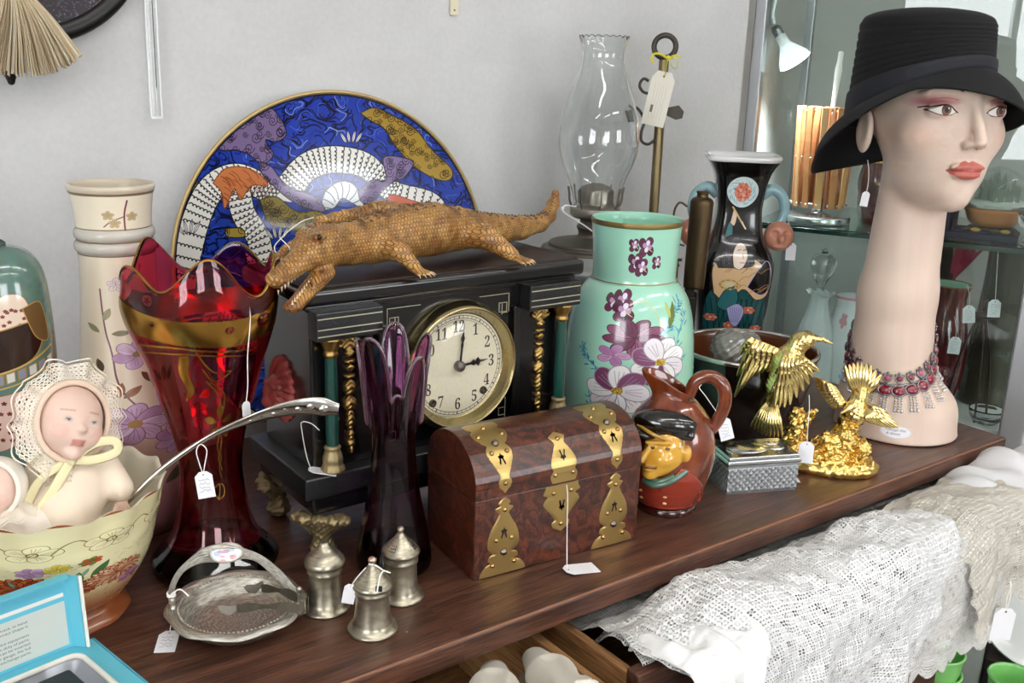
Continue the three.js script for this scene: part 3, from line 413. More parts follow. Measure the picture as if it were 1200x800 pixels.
// ---------------------------------------------------------------- mantel clock
{
  const o = thing('mantel_clock', 'black mantel clock with green columns, gilt mounts and a brass framed dial', 'clock', [0.70, T, -1.08]);
  const marble = canvas(1024, 512, (g, w, h) => { g.fillStyle = '#17181a'; g.fillRect(0, 0, w, h); const R = rng(77); for (let i = 0; i < 260; i++) { const x = R() * w, y = R() * h; stroke(g, [[x, y], [x + 30 * (R() - 0.5), y + 14 * R()], [x + 60 * (R() - 0.5), y + 20 * R()]], R() < 0.35 ? 'rgba(132,120,88,.35)' : 'rgba(60,76,64,.5)', 0.8 + R() * 2.6); } });
  const ebon = mat('#0c0c0e', 0.22, 0, { clearcoat: 0.7, clearcoatRoughness: 0.12 }), marb = new THREE.MeshPhysicalMaterial({ map: marble, roughness: 0.32, clearcoat: 0.4, clearcoatRoughness: 0.2 });
  const gilt = mat('#b39358', 0.36, 1), dullGilt = mat('#a3926c', 0.5, 0.75), scribe = mat('#b9b39a', 0.5, 0.4), green = mat('#16453d', 0.28, 0, { clearcoat: 0.6 });
  const uvM = (g) => { const p = g.attributes.position, u = g.attributes.uv; for (let i = 0; i < p.count; i++) u.setXY(i, (p.getX(i) + p.getZ(i)) * 2.4, p.getY(i) * 4.8 + p.getZ(i)); return g; };
  // feet: acanthus brackets at the four corners
  const footGeo = nets((x, y, z) => {
    let d = dCap(x, y, z, [0, 0, 0], [0, 0.03, 0], 0.011, 0.0095); d = smin(d, dCap(x, y, z, [0, 0, 0], [0, 0.004, 0], 0.017, 0.014), 0.006);
    for (let k = 0; k < 5; k++) { const a = -1.25 + k * 0.62, X = sin(a), Z = cos(a) * 0.75; d = smin(d, dCap(x, y, z, [X * 0.006, 0.026, Z * 0.006], [X * 0.027, 0.057, Z * 0.02], 0.007, 0.009), 0.006); d = smin(d, dEll(x, y, z, [X * 0.034, 0.06 - Math.abs(a) * 0.004, Z * 0.026], [0.0085, 0.009, 0.0085]), 0.004); }
    return d - 0.0014 * sin(x * 620) * sin(y * 480 + z * 300);
  }, [-0.056, -0.022, -0.034], [0.056, 0.076, 0.04], 0.0018); footGeo.computeBoundingBox(); { const b = footGeo.boundingBox, k = 0.066 / (b.max.y - b.min.y); footGeo.translate(0, -b.min.y, 0); footGeo.scale(1, k, 1); }
  for (const [x, z, a] of [[-0.197, 0.006, -0.75], [0.197, 0.006, 0.75], [-0.197, -0.135, -2.4], [0.197, -0.135, 2.4]]) { const f = part('foot', footGeo, dullGilt, o, 'tarnished gilt acanthus foot'); f.position.set(x, 0.0, z); f.rotation.y = a; }
  part('base', uvM(box(0.452, 0.03, 0.186, 0.003, 0, 0.103, -0.070)), marb, o, 'black marbled plinth'); part('lower_base', box(0.43, 0.026, 0.172, 0.004, 0, 0.077, -0.068), ebon, o);
  part('body', box(0.41, 0.218, 0.15, 0.003, 0, 0.226, -0.075), ebon, o);
  for (const s of [-1, 1]) { // column pedestals and entablatures
    part('column_block', uvM(box(0.092, 0.036, 0.026, 0.002, s * 0.162, 0.312, 0.0125)), marb, o); for (const y of [0.3005, 0.309, 0.3225]) part('scribed_line', box(0.088, 0.0013, 0.0008, 0, s * 0.162, y, 0.0258), scribe, o);
    part('pilaster', box(0.012, 0.18, 0.01, 0.002, s * 0.108, 0.21, 0.004), ebon, o);
    const cx = s * 0.184, cz = 0.0135;
    part('column', lathe([[0.0082, 0.153], [0.0086, 0.2], [0.0076, 0.272]], { seg: 40, warp: (r, y, a) => [r * (1 - 0.05 * Math.abs(sin(a * 7))), y] }).translate(cx, 0, cz), green, o, 'dark green fluted column');
    part('capital', lathe(spline([[0.0078, 0.27], [0.0095, 0.274], [0.0085, 0.279], [0.0125, 0.29], [0.0132, 0.2945], [0.001, 0.295]], 24), { seg: 48, warp: (r, y, a) => [r * (1 + 0.09 * sin(a * 8) * sstep(0.275, 0.29, y)), y] }).translate(cx, 0, cz), gilt, o, 'gilt leafy capital');
    part('column_base', lathe(spline([[0.001, 0.1185], [0.0145, 0.119], [0.0148, 0.124], [0.0125, 0.129], [0.0128, 0.137], [0.0098, 0.147], [0.0108, 0.151], [0.0084, 0.154], [0.001, 0.1545]], 30), { seg: 40, warp: (r, y, a) => [r * (1 + 0.03 * sin(a * 12)), y] }).translate(cx, 0, cz), dullGilt, o, 'worn gilt column base');
    // hanging gilt ornament: palmette, knop and leafy drop
    const or = part('gilt_mount', nets((x, y, z) => {
      let d = 1; for (let k = -3; k <= 3; k++) { const a = k * 0.36; d = smin(d, dCap(x, y, z, [0, 0.272, 0], [sin(a) * 0.0155, 0.272 + cos(a) * 0.018, 0.001], 0.0016, 0.0026), 0.0012); }
      for (const [yy, r, h] of [[0.268, 0.0072, 0.004], [0.258, 0.0088, 0.003], [0.249, 0.0066, 0.005], [0.238, 0.0078, 0.003], [0.222, 0.0086, 0.012], [0.2, 0.0095, 0.01], [0.178, 0.0062, 0.016], [0.158, 0.005, 0.008], [0.147, 0.0066, 0.006], [0.138, 0.0035, 0.006]]) d = smin(d, dEll(x, y, z, [0, yy, 0], [r, h, 0.0058]), 0.003);
      return Math.max(d - 0.0006 * sin(y * 900 + Math.abs(x) * 700), -z - 0.002);
    }, [-0.024, 0.126, -0.004], [0.024, 0.298, 0.01], 0.0012), gilt, o, 'gilt palmette drop ornament'); or.position.set(s * 0.153, 0, 0.002);
    // scribed fret in the upper corner and at the foot of the dial panel
    const fx = (x) => s * x, L = (x, y, w, h) => part('scribed_line', box(w, h, 0.0006, 0, fx(x), y, 0.0004), scribe, o);
    L(0.072, 0.318, 0.05, 0.0008); L(0.097, 0.305, 0.0008, 0.026); L(0.087, 0.3055, 0.014, 0.0008); L(0.087, 0.2925, 0.014, 0.0008); L(0.0805, 0.299, 0.0008, 0.0135); L(0.0935, 0.299, 0.0008, 0.0135); L(0.0855, 0.2965, 0.0008, 0.016); L(0.09, 0.291, 0.01, 0.0008); L(0.09, 0.15, 0.012, 0.0008); L(0.09, 0.139, 0.012, 0.0008); L(0.0845, 0.1445, 0.0008, 0.011); L(0.0955, 0.15, 0.0008, 0.03);
    // lion mask on the side
    const lion = part('lion_mask', nets((x, y, z) => {
      let d = dEll(x, y, z, [0, 0, 0], [0.034, 0.044, 0.012]); d = smin(d, dEll(x, y, z, [0, -0.004, 0.012], [0.018, 0.022, 0.012]), 0.006); d = smin(d, dEll(x, y, z, [0, -0.014, 0.022], [0.009, 0.008, 0.008]), 0.004); d = smin(d, dEll(x, y, z, [0, 0.0, 0.022], [0.0045, 0.013, 0.006]), 0.004);
      for (const q of [-1, 1]) { d = smin(d, dEll(x, y, z, [q * 0.012, 0.008, 0.017], [0.007, 0.003, 0.004]), 0.003); d = smax(d, -dEll(x, y, z, [q * 0.009, 0.003, 0.023], [0.004, 0.003, 0.004]), 0.002); }
      const a = Math.atan2(y, x), r = Math.hypot(x, y * 0.8); return d - (r > 0.018 ? 0.0022 * sin(a * 17 + r * 160) : 0);
    }, [-0.042, -0.052, -0.006], [0.042, 0.052, 0.034], 0.0016), mat('#a34b45', 0.5, 0.1), o, 'red painted lion mask'); lion.rotation.y = s * PI / 2; lion.position.set(s * 0.206, 0.205, -0.085);
  }
  // cornice, stepped
  part('cornice', merge([box(0.446, 0.022, 0.186, 0.007, 0, 0.346, -0.077), box(0.424, 0.008, 0.166, 0.002, 0, 0.3315, -0.077)]), ebon, o, 'glossy black cornice');
  part('top_board', uvPlank(box(0.43, 0.004, 0.17, 0.001, 0, 0.3575, -0.079)), new THREE.MeshPhysicalMaterial({ map: mahogany, color: '#6b5a52', roughness: 0.5 }), o, 'dull brown top');
  // dial
  const dialArt = canvas(1024, 1024, (g, w, h) => {
    g.fillStyle = '#ddd6bd'; g.fillRect(0, 0, w, h); const R = rng(3); for (let i = 0; i < 2600; i++) { g.fillStyle = `rgba(${120 + R() * 60},${105 + R() * 50},${70 + R() * 40},.06)`; g.beginPath(); g.arc(R() * w, R() * h, R() * 9, 0, 7); g.fill(); }
    g.translate(512, 512); g.strokeStyle = '#2b2620'; for (const r of [490, 462]) { g.lineWidth = 5; g.beginPath(); g.arc(0, 0, r, 0, 7); g.stroke(); }
    for (let i = 0; i < 60; i++) { g.save(); g.rotate(i * PI / 30); g.fillStyle = '#2b2620'; g.fillRect(-3, -490, i % 5 ? 5 : 12, 28); g.restore(); }
    g.fillStyle = '#1f1b18'; g.textAlign = 'center'; g.textBaseline = 'middle'; g.font = 'bold 150px serif';
    for (let n = 1; n <= 12; n++) { const a = n * PI / 6; g.save(); g.translate(sin(a) * 385, -cos(a) * 385); g.scale(0.82, 1.06); g.fillText(String(n), 0, 0); g.restore(); }
    g.font = '26px serif'; g.save(); for (let i = -11; i <= 11; i++) { g.save(); g.rotate(PI + i * 0.052); g.fillRect(-7, 440, 10, 8); g.restore(); } g.restore();
  });
  const dial = new THREE.Group(); dial.name = 'dial'; dial.position.set(0.010, 0.227, 0.0); o.add(dial);
  const disc = new THREE.CircleGeometry(0.0735, 72); disc.translate(0, 0, 0.006); part('dial_face', disc, new THREE.MeshStandardMaterial({ map: dialArt, roughness: 0.6 }), dial, 'cream dial with black Arabic numerals');
  const turn = (g) => g.rotateX(PI / 2);
  part('bezel', turn(lathe(spline([[0.09, 0.0], [0.0915, 0.006], [0.0895, 0.014], [0.087, 0.021], [0.0835, 0.0245], [0.0815, 0.022], [0.079, 0.016], [0.0745, 0.0075], [0.073, 0.0065]], 44), { seg: 96 })), mat('#b3a47c', 0.22, 1), dial, 'brass bezel');
  part('glass', turn(lathe(spline([[0.0805, 0.0215], [0.06, 0.0275], [0.03, 0.031], [0.0003, 0.0322]], 20), { seg: 64 })), new THREE.MeshPhysicalMaterial({ color: '#ffffff', transmission: 1, thickness: 0, roughness: 0.02, ior: 1.45, side: THREE.DoubleSide }), dial, 'domed clear glass');
  const hm = mat('#2b2724', 0.35, 0.6), rodZ = 0.0105;
  const hand = (len, wid, ang, fancy) => { const pts = [[-wid * 0.5, -0.004], [wid * 0.5, -0.004], [wid * 0.45, len * 0.4], [wid * fancy, len * 0.5], [wid * 0.5, len * 0.56], [wid * fancy * 1.5, len * 0.66], [wid * 0.5, len * 0.72], [0.0003, len], [-0.0003, len], [-wid * 0.5, len * 0.72], [-wid * fancy * 1.5, len * 0.66], [-wid * 0.5, len * 0.56], [-wid * fancy, len * 0.5], [-wid * 0.45, len * 0.4]]; const g = extrude(poly(pts), 0.0008); g.rotateZ(-ang); g.translate(0, 0, rodZ); return g; };
  part('minute_hand', hand(0.06, 0.0028, 0.10, 0.75), hm, dial); part('hour_hand', hand(0.047, 0.0034, PI / 2 - 0.07, 1.3).translate(0, 0, -0.0016), hm, dial);
  part('hub', turn(lathe(spline([[0.0075, 0.006], [0.0078, 0.012], [0.0055, 0.0155], [0.0003, 0.0165]], 10), { seg: 24 })), mat('#6e6a68', 0.35, 0.8), dial);
  for (const [x, y] of [[-0.041, -0.047], [0.042, -0.042]]) { const a = part('winding_arbor', turn(lathe([[0.0055, 0.006], [0.0055, 0.0085], [0.003, 0.009], [0.003, 0.007], [0.0003, 0.007]], { seg: 20 })), mat('#4a4238', 0.4, 0.7), dial); a.position.set(x, y, 0); }
}
// ---------------------------------------------------------------- preserved alligator on the clock
{
  const o = thing('alligator', 'small preserved tan alligator with open jaws lying on the black clock', 'alligator', [0.70, T + 0.3625, -1.15]);
  const spine = [[-0.175, 0.038, 0.045, 0.024], [-0.13, 0.036, 0.03, 0.027], [-0.09, 0.037, 0.018, 0.031], [-0.04, 0.04, 0.008, 0.036], [0.01, 0.041, 0.0, 0.037], [0.06, 0.037, -0.01, 0.031], [0.10, 0.031, -0.02, 0.026], [0.15, 0.026, -0.033, 0.022], [0.20, 0.023, -0.046, 0.018], [0.245, 0.025, -0.056, 0.013], [0.266, 0.036, -0.06, 0.0105], [0.277, 0.055, -0.062, 0.0085], [0.28, 0.072, -0.062, 0.006]];
  const leg = (pts, r) => pts.slice(1).map((p, i) => [pts[i], p, r[i], r[i + 1]]);
  const limbs = [...leg([[-0.095, 0.03, 0.03], [-0.078, 0.03, 0.068], [-0.066, 0.012, 0.084]], [0.0165, 0.0125, 0.0085]), ...leg([[0.058, 0.034, 0.005], [0.074, 0.032, 0.05], [0.094, 0.012, 0.078]], [0.021, 0.0155, 0.0095]),
    ...leg([[-0.11, 0.034, 0.0], [-0.17, 0.036, -0.008], [-0.2, 0.028, -0.004]], [0.014, 0.0115, 0.008]), ...leg([[0.03, 0.05, -0.03], [-0.04, 0.062, -0.052], [-0.125, 0.052, -0.058]], [0.018, 0.013, 0.008])];
  const toes = []; for (const [x, y, z, a, s] of [[-0.066, 0.009, 0.086, 0.35, 1], [0.096, 0.009, 0.08, 0.55, 1.15], [-0.203, 0.026, -0.004, -1.2, 0.8], [-0.127, 0.05, -0.058, -1.5, 0.9]]) for (let k = -2; k <= 2; k++) { const b = a + k * 0.3; toes.push([[x, y, z], [x + sin(b) * 0.02 * s, y - 0.0055, z + cos(b) * 0.02 * s], 0.0045, 0.0022]); }
  const sdf = (x, y, z) => {
    let d = 1e3; for (let i = 1; i < spine.length; i++) { const a = spine[i - 1], b = spine[i]; const q = dCap(x, y * 1.04 - 0.0012, z, a, b, a[3], b[3]); d = i === 1 ? q : smin(d, q, 0.006); }
    for (const [a, b, ra, rb] of limbs) d = smin(d, dCap(x, y, z, a, b, ra, rb), 0.009);
    for (const [a, b, ra, rb] of toes) d = smin(d, dCap(x, y, z, a, b, ra, rb), 0.003);
    // head: skull, upper and lower jaw
    let hd = dCap(x, y, z, [-0.165, 0.039, 0.043], [-0.195, 0.034, 0.055], 0.026, 0.022);
    hd = smin(hd, dCap(x, y * 1.25, z, [-0.195, 0.045, 0.056], [-0.25, 0.016, 0.085], 0.0195, 0.0135), 0.008); hd = smin(hd, dEll(x, y, z, [-0.252, 0.014, 0.087], [0.0125, 0.009, 0.0115]), 0.005);
    hd = smin(hd, dCap(x, y * 1.2, z, [-0.18, 0.012, 0.062], [-0.238, -0.021, 0.101], 0.0135, 0.0098), 0.0045); hd = smin(hd, dEll(x, y, z, [-0.24, -0.0175, 0.102], [0.0115, 0.006, 0.011]), 0.004);
    hd = smin(hd, dEll(x, y, z, [-0.19, 0.056, 0.072], [0.009, 0.006, 0.006]), 0.005); hd = smin(hd, dEll(x, y, z, [-0.2, 0.055, 0.044], [0.009, 0.006, 0.006]), 0.005);
    hd = smax(hd, -dCap(x, y, z, [-0.2, 0.012, 0.07], [-0.262, -0.006, 0.106], 0.004, 0.0115), 0.003);
    d = smin(d, hd, 0.008);
    if (Math.abs(d) < 0.008) { // back ridges and skin relief
      if (x > -0.16 && y > 0.03) { const row = sin(z * 330 + x * 60), col = sin(x * 250); if (d > -0.004) d -= 0.0022 * Math.max(0, row * col) * sstep(0.035, 0.06, y + Math.max(0, x) * 0.1); }
      d -= 0.0006 * n3(x * 160, y * 160, z * 160);
    }
    return d;
  };
  const hide = canvas(1024, 1024, (g, w, h) => {
    g.fillStyle = '#c29c60'; g.fillRect(0, 0, w, h); const R = rng(21);
    for (let i = 0; i < 700; i++) { g.fillStyle = R() < 0.5 ? 'rgba(205,150,80,.22)' : 'rgba(96,62,28,.2)'; g.beginPath(); g.arc(R() * w, R() * h, 10 + R() * 40, 0, 7); g.fill(); }
    const s = 31; for (let j = 0; j < h / s + 1; j++) for (let i = 0; i < w / s + 1; i++) { const x = i * s + (j & 1) * s / 2 + (R() - 0.5) * 4, y = j * s + (R() - 0.5) * 4; g.strokeStyle = `rgba(70,42,18,${0.45 + R() * 0.4})`; g.lineWidth = 4; g.beginPath(); g.ellipse(x, y, s * 0.47, s * 0.42, 0, 0, 7); g.stroke(); g.fillStyle = `rgba(232,190,120,${0.15 + R() * 0.4})`; g.beginPath(); g.ellipse(x - 2, y - 3, s * 0.3, s * 0.24, 0, 0, 7); g.fill(); }
  });
  const geo = nets(sdf, [-0.275, -0.035, -0.085], [0.3, 0.085, 0.125], 0.002, { uv: (x, y, z, nx, ny, nz) => { const cy = 0.035, cz = -0.22 * x - 0.01; return [x * 6.2, Math.atan2(z - cz, -(y - cy)) / (2 * PI) * 1.6 + (y < -0.4 ? 1 : 0)]; }, color: (x, y, z) => { const k = 0.5 + 0.5 * n3(x * 22, y * 30, z * 22); return k < 0.33 ? '#d9c3a8' : k < 0.66 ? '#f4e6cf' : '#fff2dc'; } });
  part('body', geo, new THREE.MeshPhysicalMaterial({ map: hide, bumpMap: hide, bumpScale: 0.0012, vertexColors: true, roughness: 0.42, clearcoat: 0.25, clearcoatRoughness: 0.3, side: THREE.DoubleSide }), o);
  const scute = new THREE.ConeGeometry(0.0042, 0.0056, 4); scute.scale(1.6, 1, 0.8);
  const scutes = []; for (let i = 0; i < 30; i++) for (const r of [-1.5, -0.5, 0.5, 1.5]) { const t = 0.12 + i / 30 * 0.78, q = t * (spine.length - 1), k = Math.min(spine.length - 2, q | 0), f = q - k, a = spine[k], b = spine[k + 1], p = [0, 1, 2, 3].map((c) => lerp(a[c], b[c], f)); if (p[1] > 0.045 && t > 0.8) continue; const an = r * (t > 0.6 ? 0.4 : 0.27), g = scute.clone(); g.translate(0, p[3] * 0.975 + 0.0016, 0); g.rotateX(an); g.translate(p[0], p[1] - 0.0006, p[2]); scutes.push(g); }
  const sc = part('back_scutes', merge(scutes), mat('#5f4220', 0.55), o, 'dark ridged scutes along the back'); sc.userData.kind = 'stuff';
  const tooth = new THREE.ConeGeometry(0.0013, 0.0062, 7), teeth = []; for (let i = 0; i < 9; i++) { const t = i / 8; for (const s of [-1, 1]) { const up = tooth.clone(); up.rotateX(PI); up.translate(lerp(-0.205, -0.252, t) - s * 0.009 * (1 - t * 0.3), lerp(0.019, 0.001, t), lerp(0.066, 0.095, t) + s * 0.013 * (1 - t * 0.3)); teeth.push(up); const lo = tooth.clone(); lo.translate(lerp(-0.2, -0.24, t) - s * 0.006, lerp(0.008, -0.009, t), lerp(0.072, 0.106, t) + s * 0.0085); teeth.push(lo); } }
  part('teeth', merge(teeth), mat('#e6d6b4', 0.4), o, 'small pale teeth').userData.kind = 'stuff';
  for (const [x, y, z] of [[-0.192, 0.0565, 0.0755], [-0.2035, 0.0565, 0.0405]]) part('eye', ball(0.0036, x, y, z), mat('#20140c', 0.15), o);
  const claws = []; for (const [a, b] of toes) { const dx = b[0] - a[0], dz = b[2] - a[2], L = Math.hypot(dx, dz); claws.push(sweep([[b[0] - dx / L * 0.002, b[1] + 0.0006, b[2] - dz / L * 0.002], [b[0] + dx / L * 0.004, b[1] + 0.0004, b[2] + dz / L * 0.004], [b[0] + dx / L * 0.008, b[1] - 0.0026, b[2] + dz / L * 0.008]], (t) => 0.0017 * (1 - t * 0.85), { n: 6, seg: 6 })); }
  part('claws', merge(claws), mat('#d8b98a', 0.4), o, 'pale claws').userData.kind = 'stuff';
  part('string', sweep([[-0.205, 0.044, -0.012], [-0.2, 0.03, 0.008], [-0.205, 0.018, 0.0], [-0.212, 0.03, -0.014], [-0.203, 0.045, -0.008], [-0.18, 0.064, 0.0], [-0.168, 0.07, 0.01]], 0.0007, { n: 30, seg: 6 }), STRING, o, 'white string tied round the far foreleg');
}
// ---------------------------------------------------------------- coloured glass vases
{
  const o = thing('ruby_vase', 'tall ruby red glass vase with wavy rim and gold enamel flower', 'vase', [0.381, T, -1.13], towardViewer(0.381, -1.13));
  const wave = (a) => 0.013 * sin(a * 5 + 0.9) + 0.006 * sin(a * 3 + 2), H = 0.385;
  const warp = (r, y, a) => { const k = sstep(0.27, H, y); return [r * (1 + 0.035 * k * cos(a * 5 + 0.9)), y + wave(a) * 1.35 * k * k]; };
  const outer = [[0.074, 0.0015], [0.079, 0.012], [0.070, 0.024], [0.0545, 0.042], [0.0452, 0.07], [0.0395, 0.105], [0.0378, 0.139], [0.0447, 0.184], [0.0573, 0.2286], [0.0696, 0.272], [0.0838, 0.315], [0.0892, 0.347], [0.0868, 0.37], [0.0855, H]];
  const O = spline(outer, 64), I = [...O].reverse().map(([r, y]) => [Math.max(0.0006, r - 0.0028), Math.max(0.006, y + (y > H - 0.002 ? 0 : 0))]).filter(([r, y]) => y > 0.03);
  const glass = new THREE.MeshPhysicalMaterial({ color: '#ffffff', transmission: 1, thickness: 0.01, roughness: 0.03, ior: 1.5, attenuationColor: '#cc1838', attenuationDistance: 0.0055, specularIntensity: 1, side: THREE.DoubleSide });
  part('body', lathe([[0.0004, 0.004], [0.06, 0.004], ...O, [0.0845, H + 0.0014], ...I, [0.03, 0.022], [0.0004, 0.018]], { seg: 120, warp }), glass, o);
  const art = canvas(2048, 2048, (g, w, h) => { // gold enamel: white shows, black is left clear
    g.fillStyle = '#000'; g.fillRect(0, 0, w, h); const X = (m) => w / 2 + m / 0.56 * w, Y = (m) => h * (1 - m / 0.4);
    const S = (pts, wd) => stroke(g, pts.map(([x, y]) => [X(x), Y(y)]), '#fff', wd), B = (pts) => blob(g, pts.map(([x, y]) => [X(x), Y(y)]), '#fff');
    for (const q of [-0.28, 0, 0.28]) {
      const K = (x) => x + q;
      B([[K(-0.135), 0.36], [K(-0.08), 0.347], [K(-0.02), 0.341], [K(0.05), 0.339], [K(0.10), 0.352], [K(0.14), 0.36], [K(0.142), 0.325], [K(0.09), 0.314], [K(0.04), 0.306], [K(-0.03), 0.312], [K(-0.09), 0.318], [K(-0.14), 0.325]]);
      S([[K(-0.1), 0.303], [K(-0.05), 0.311], [K(0.0), 0.304], [K(0.06), 0.297], [K(0.1), 0.31]], 12); S([[K(-0.1), 0.295], [K(-0.04), 0.303], [K(0.02), 0.296], [K(0.07), 0.289], [K(0.11), 0.3]], 9);
      B([[K(-0.032), 0.297], [K(-0.038), 0.275], [K(-0.03), 0.252], [K(-0.036), 0.238], [K(-0.019), 0.252], [K(-0.024), 0.272], [K(-0.02), 0.297]]);
      S([[K(-0.01), 0.303], [K(0.006), 0.27], [K(0.04), 0.277], [K(0.028), 0.268], [K(0.008), 0.262], [K(-0.004), 0.28]], 9); S([[K(0.006), 0.262], [K(0.03), 0.25], [K(0.028), 0.225]], 8); S([[K(0.0), 0.264], [K(0.022), 0.244], [K(0.022), 0.222]], 8);
      for (let k = 0; k < 5; k++) { const a = k / 5 * 2 * PI + 0.32, c = [0.022, 0.206]; B([[K(c[0] + 0.004 * cos(a)), c[1] + 0.004 * sin(a)], [K(c[0] + 0.022 * cos(a - 0.3)), c[1] + 0.018 * sin(a - 0.3)], [K(c[0] + 0.031 * cos(a)), c[1] + 0.025 * sin(a)], [K(c[0] + 0.022 * cos(a + 0.3)), c[1] + 0.018 * sin(a + 0.3)]]); }
      S([[K(0.022), 0.19], [K(0.014), 0.172], [K(0.03), 0.16], [K(0.02), 0.146], [K(0.026), 0.133]], 9); S([[K(0.026), 0.188], [K(0.03), 0.172], [K(0.016), 0.158], [K(0.03), 0.142]], 9); S([[K(0.004), 0.118], [K(0.02), 0.126], [K(0.036), 0.118], [K(0.028), 0.105], [K(0.01), 0.105], [K(0.004), 0.118]], 8); S([[K(0.018), 0.125], [K(0.022), 0.115], [K(0.014), 0.104]], 8);
      S([[K(-0.14), 0.2], [K(-0.1), 0.235], [K(-0.13), 0.27]], 7); S([[K(0.13), 0.2], [K(0.1), 0.235], [K(0.13), 0.27]], 7);
    }
    g.globalCompositeOperation = 'destination-out'; g.globalCompositeOperation = 'source-over'; // clear windows in the gold band
    for (const q of [-0.28, 0, 0.28]) for (const [x, y, r] of [[0.075, 0.333, 0.011], [0.03, 0.327, 0.006], [-0.06, 0.335, 0.004]]) { g.fillStyle = '#000'; g.beginPath(); g.ellipse(X(x + q), Y(y), r * 3400, r * 3800, 0.4, 0, 7); g.fill(); petalFlower(g, X(x + q), Y(y), r * 2600, 5, '#fff', '#000', null, 0.4, 1, 0.3); }
  }, false);
  const gold = new THREE.MeshPhysicalMaterial({ color: '#c99a4a', metalness: 1, roughness: 0.22, alphaMap: art, alphaTest: 0.5, side: THREE.DoubleSide });
  const D = O.filter(([, y]) => y > 0.08 && y < 0.366).map(([r, y]) => [r + 0.0005, y]);
  const dg = lathe(D, { seg: 120, warp }); { const p = dg.attributes.position, u = dg.attributes.uv; for (let i = 0; i < p.count; i++) { const a = (u.getX(i) - 0.5) * 2 * PI, y = p.getY(i); u.setY(i, y / 0.4); u.setX(i, 0.5 + a * 0.0892 / 0.56); } }
  part('gold_enamel', dg, gold, o, 'gold ribbon band and flower');
  part('gilt_rim', lathe([[0.0838, H + 0.0012], [0.0858, H + 0.002], [0.0866, H]], { seg: 120, warp }), mat('#b3863f', 0.3, 1), o);
}
{
  const o = thing('purple_vase', 'dark amethyst glass vase with tall finger shaped rim in front of the clock', 'vase', [0.567, T, -1.0], towardViewer(0.567, -1.0));
  const fingers = [[-0.62, 1.0, 0.56], [0.75, 0.8, 0.52], [1.95, 0.92, 0.55], [-1.85, 0.88, 0.55], [3.1, 0.98, 0.52], [0.12, 0.42, 0.3]];
  const lob = (a) => { let m = 0.06; for (const [c, h, w] of fingers) { const d = Math.abs(Math.atan2(sin(a - c), cos(a - c))); if (d < w) m = Math.max(m, h * Math.pow(1 - Math.pow(d / w, 2.4), 0.5)); } return m; };
  const y0 = 0.175, warp = (r, y, a) => { const k = Math.max(0, y - y0) / (0.312 - y0), m = lob(a), flare = k * k * 0.010 * m; return [(r + flare) * (1 + 0.05 * cos(a * 5 - 3.1) * sstep(0.1, 0.2, y)), y0 > y ? y : y0 + (y - y0) * (0.12 + 0.88 * m)]; };
  const O = spline([[0.044, 0.001], [0.0482, 0.008], [0.0465, 0.03], [0.041, 0.062], [0.0335, 0.1], [0.0285, 0.14], [0.0262, 0.18], [0.028, 0.22], [0.0315, 0.262], [0.0345, 0.295], [0.036, 0.312]], 64), I = [...O].reverse().map(([r, y]) => [r - 0.0036, y]).filter(([, y]) => y > 0.03);
  part('body', lathe([[0.0004, 0.002], ...O, [0.0342, 0.3135], ...I, [0.02, 0.025], [0.0004, 0.022]], { seg: 240, warp }), new THREE.MeshPhysicalMaterial({ color: '#ffffff', transmission: 1, thickness: 0.01, roughness: 0.02, ior: 1.52, attenuationColor: '#8e4078', attenuationDistance: 0.006, side: THREE.DoubleSide }), o);
  const rim = []; for (let k = 0; k < 260; k++) { const a = (k / 260 - 0.5) * 2 * PI, [r, y] = warp(0.0351, 0.3125, a); rim.push([r * sin(a), y, r * cos(a)]); } part('rolled_rim', sweep(rim, 0.0024, { n: 420, seg: 8, closed: true }), mat('#5a2a4c', 0.06, 0, { clearcoat: 1, transmission: 0.5, thickness: 0.005 }), o, 'thick glossy rim');
}
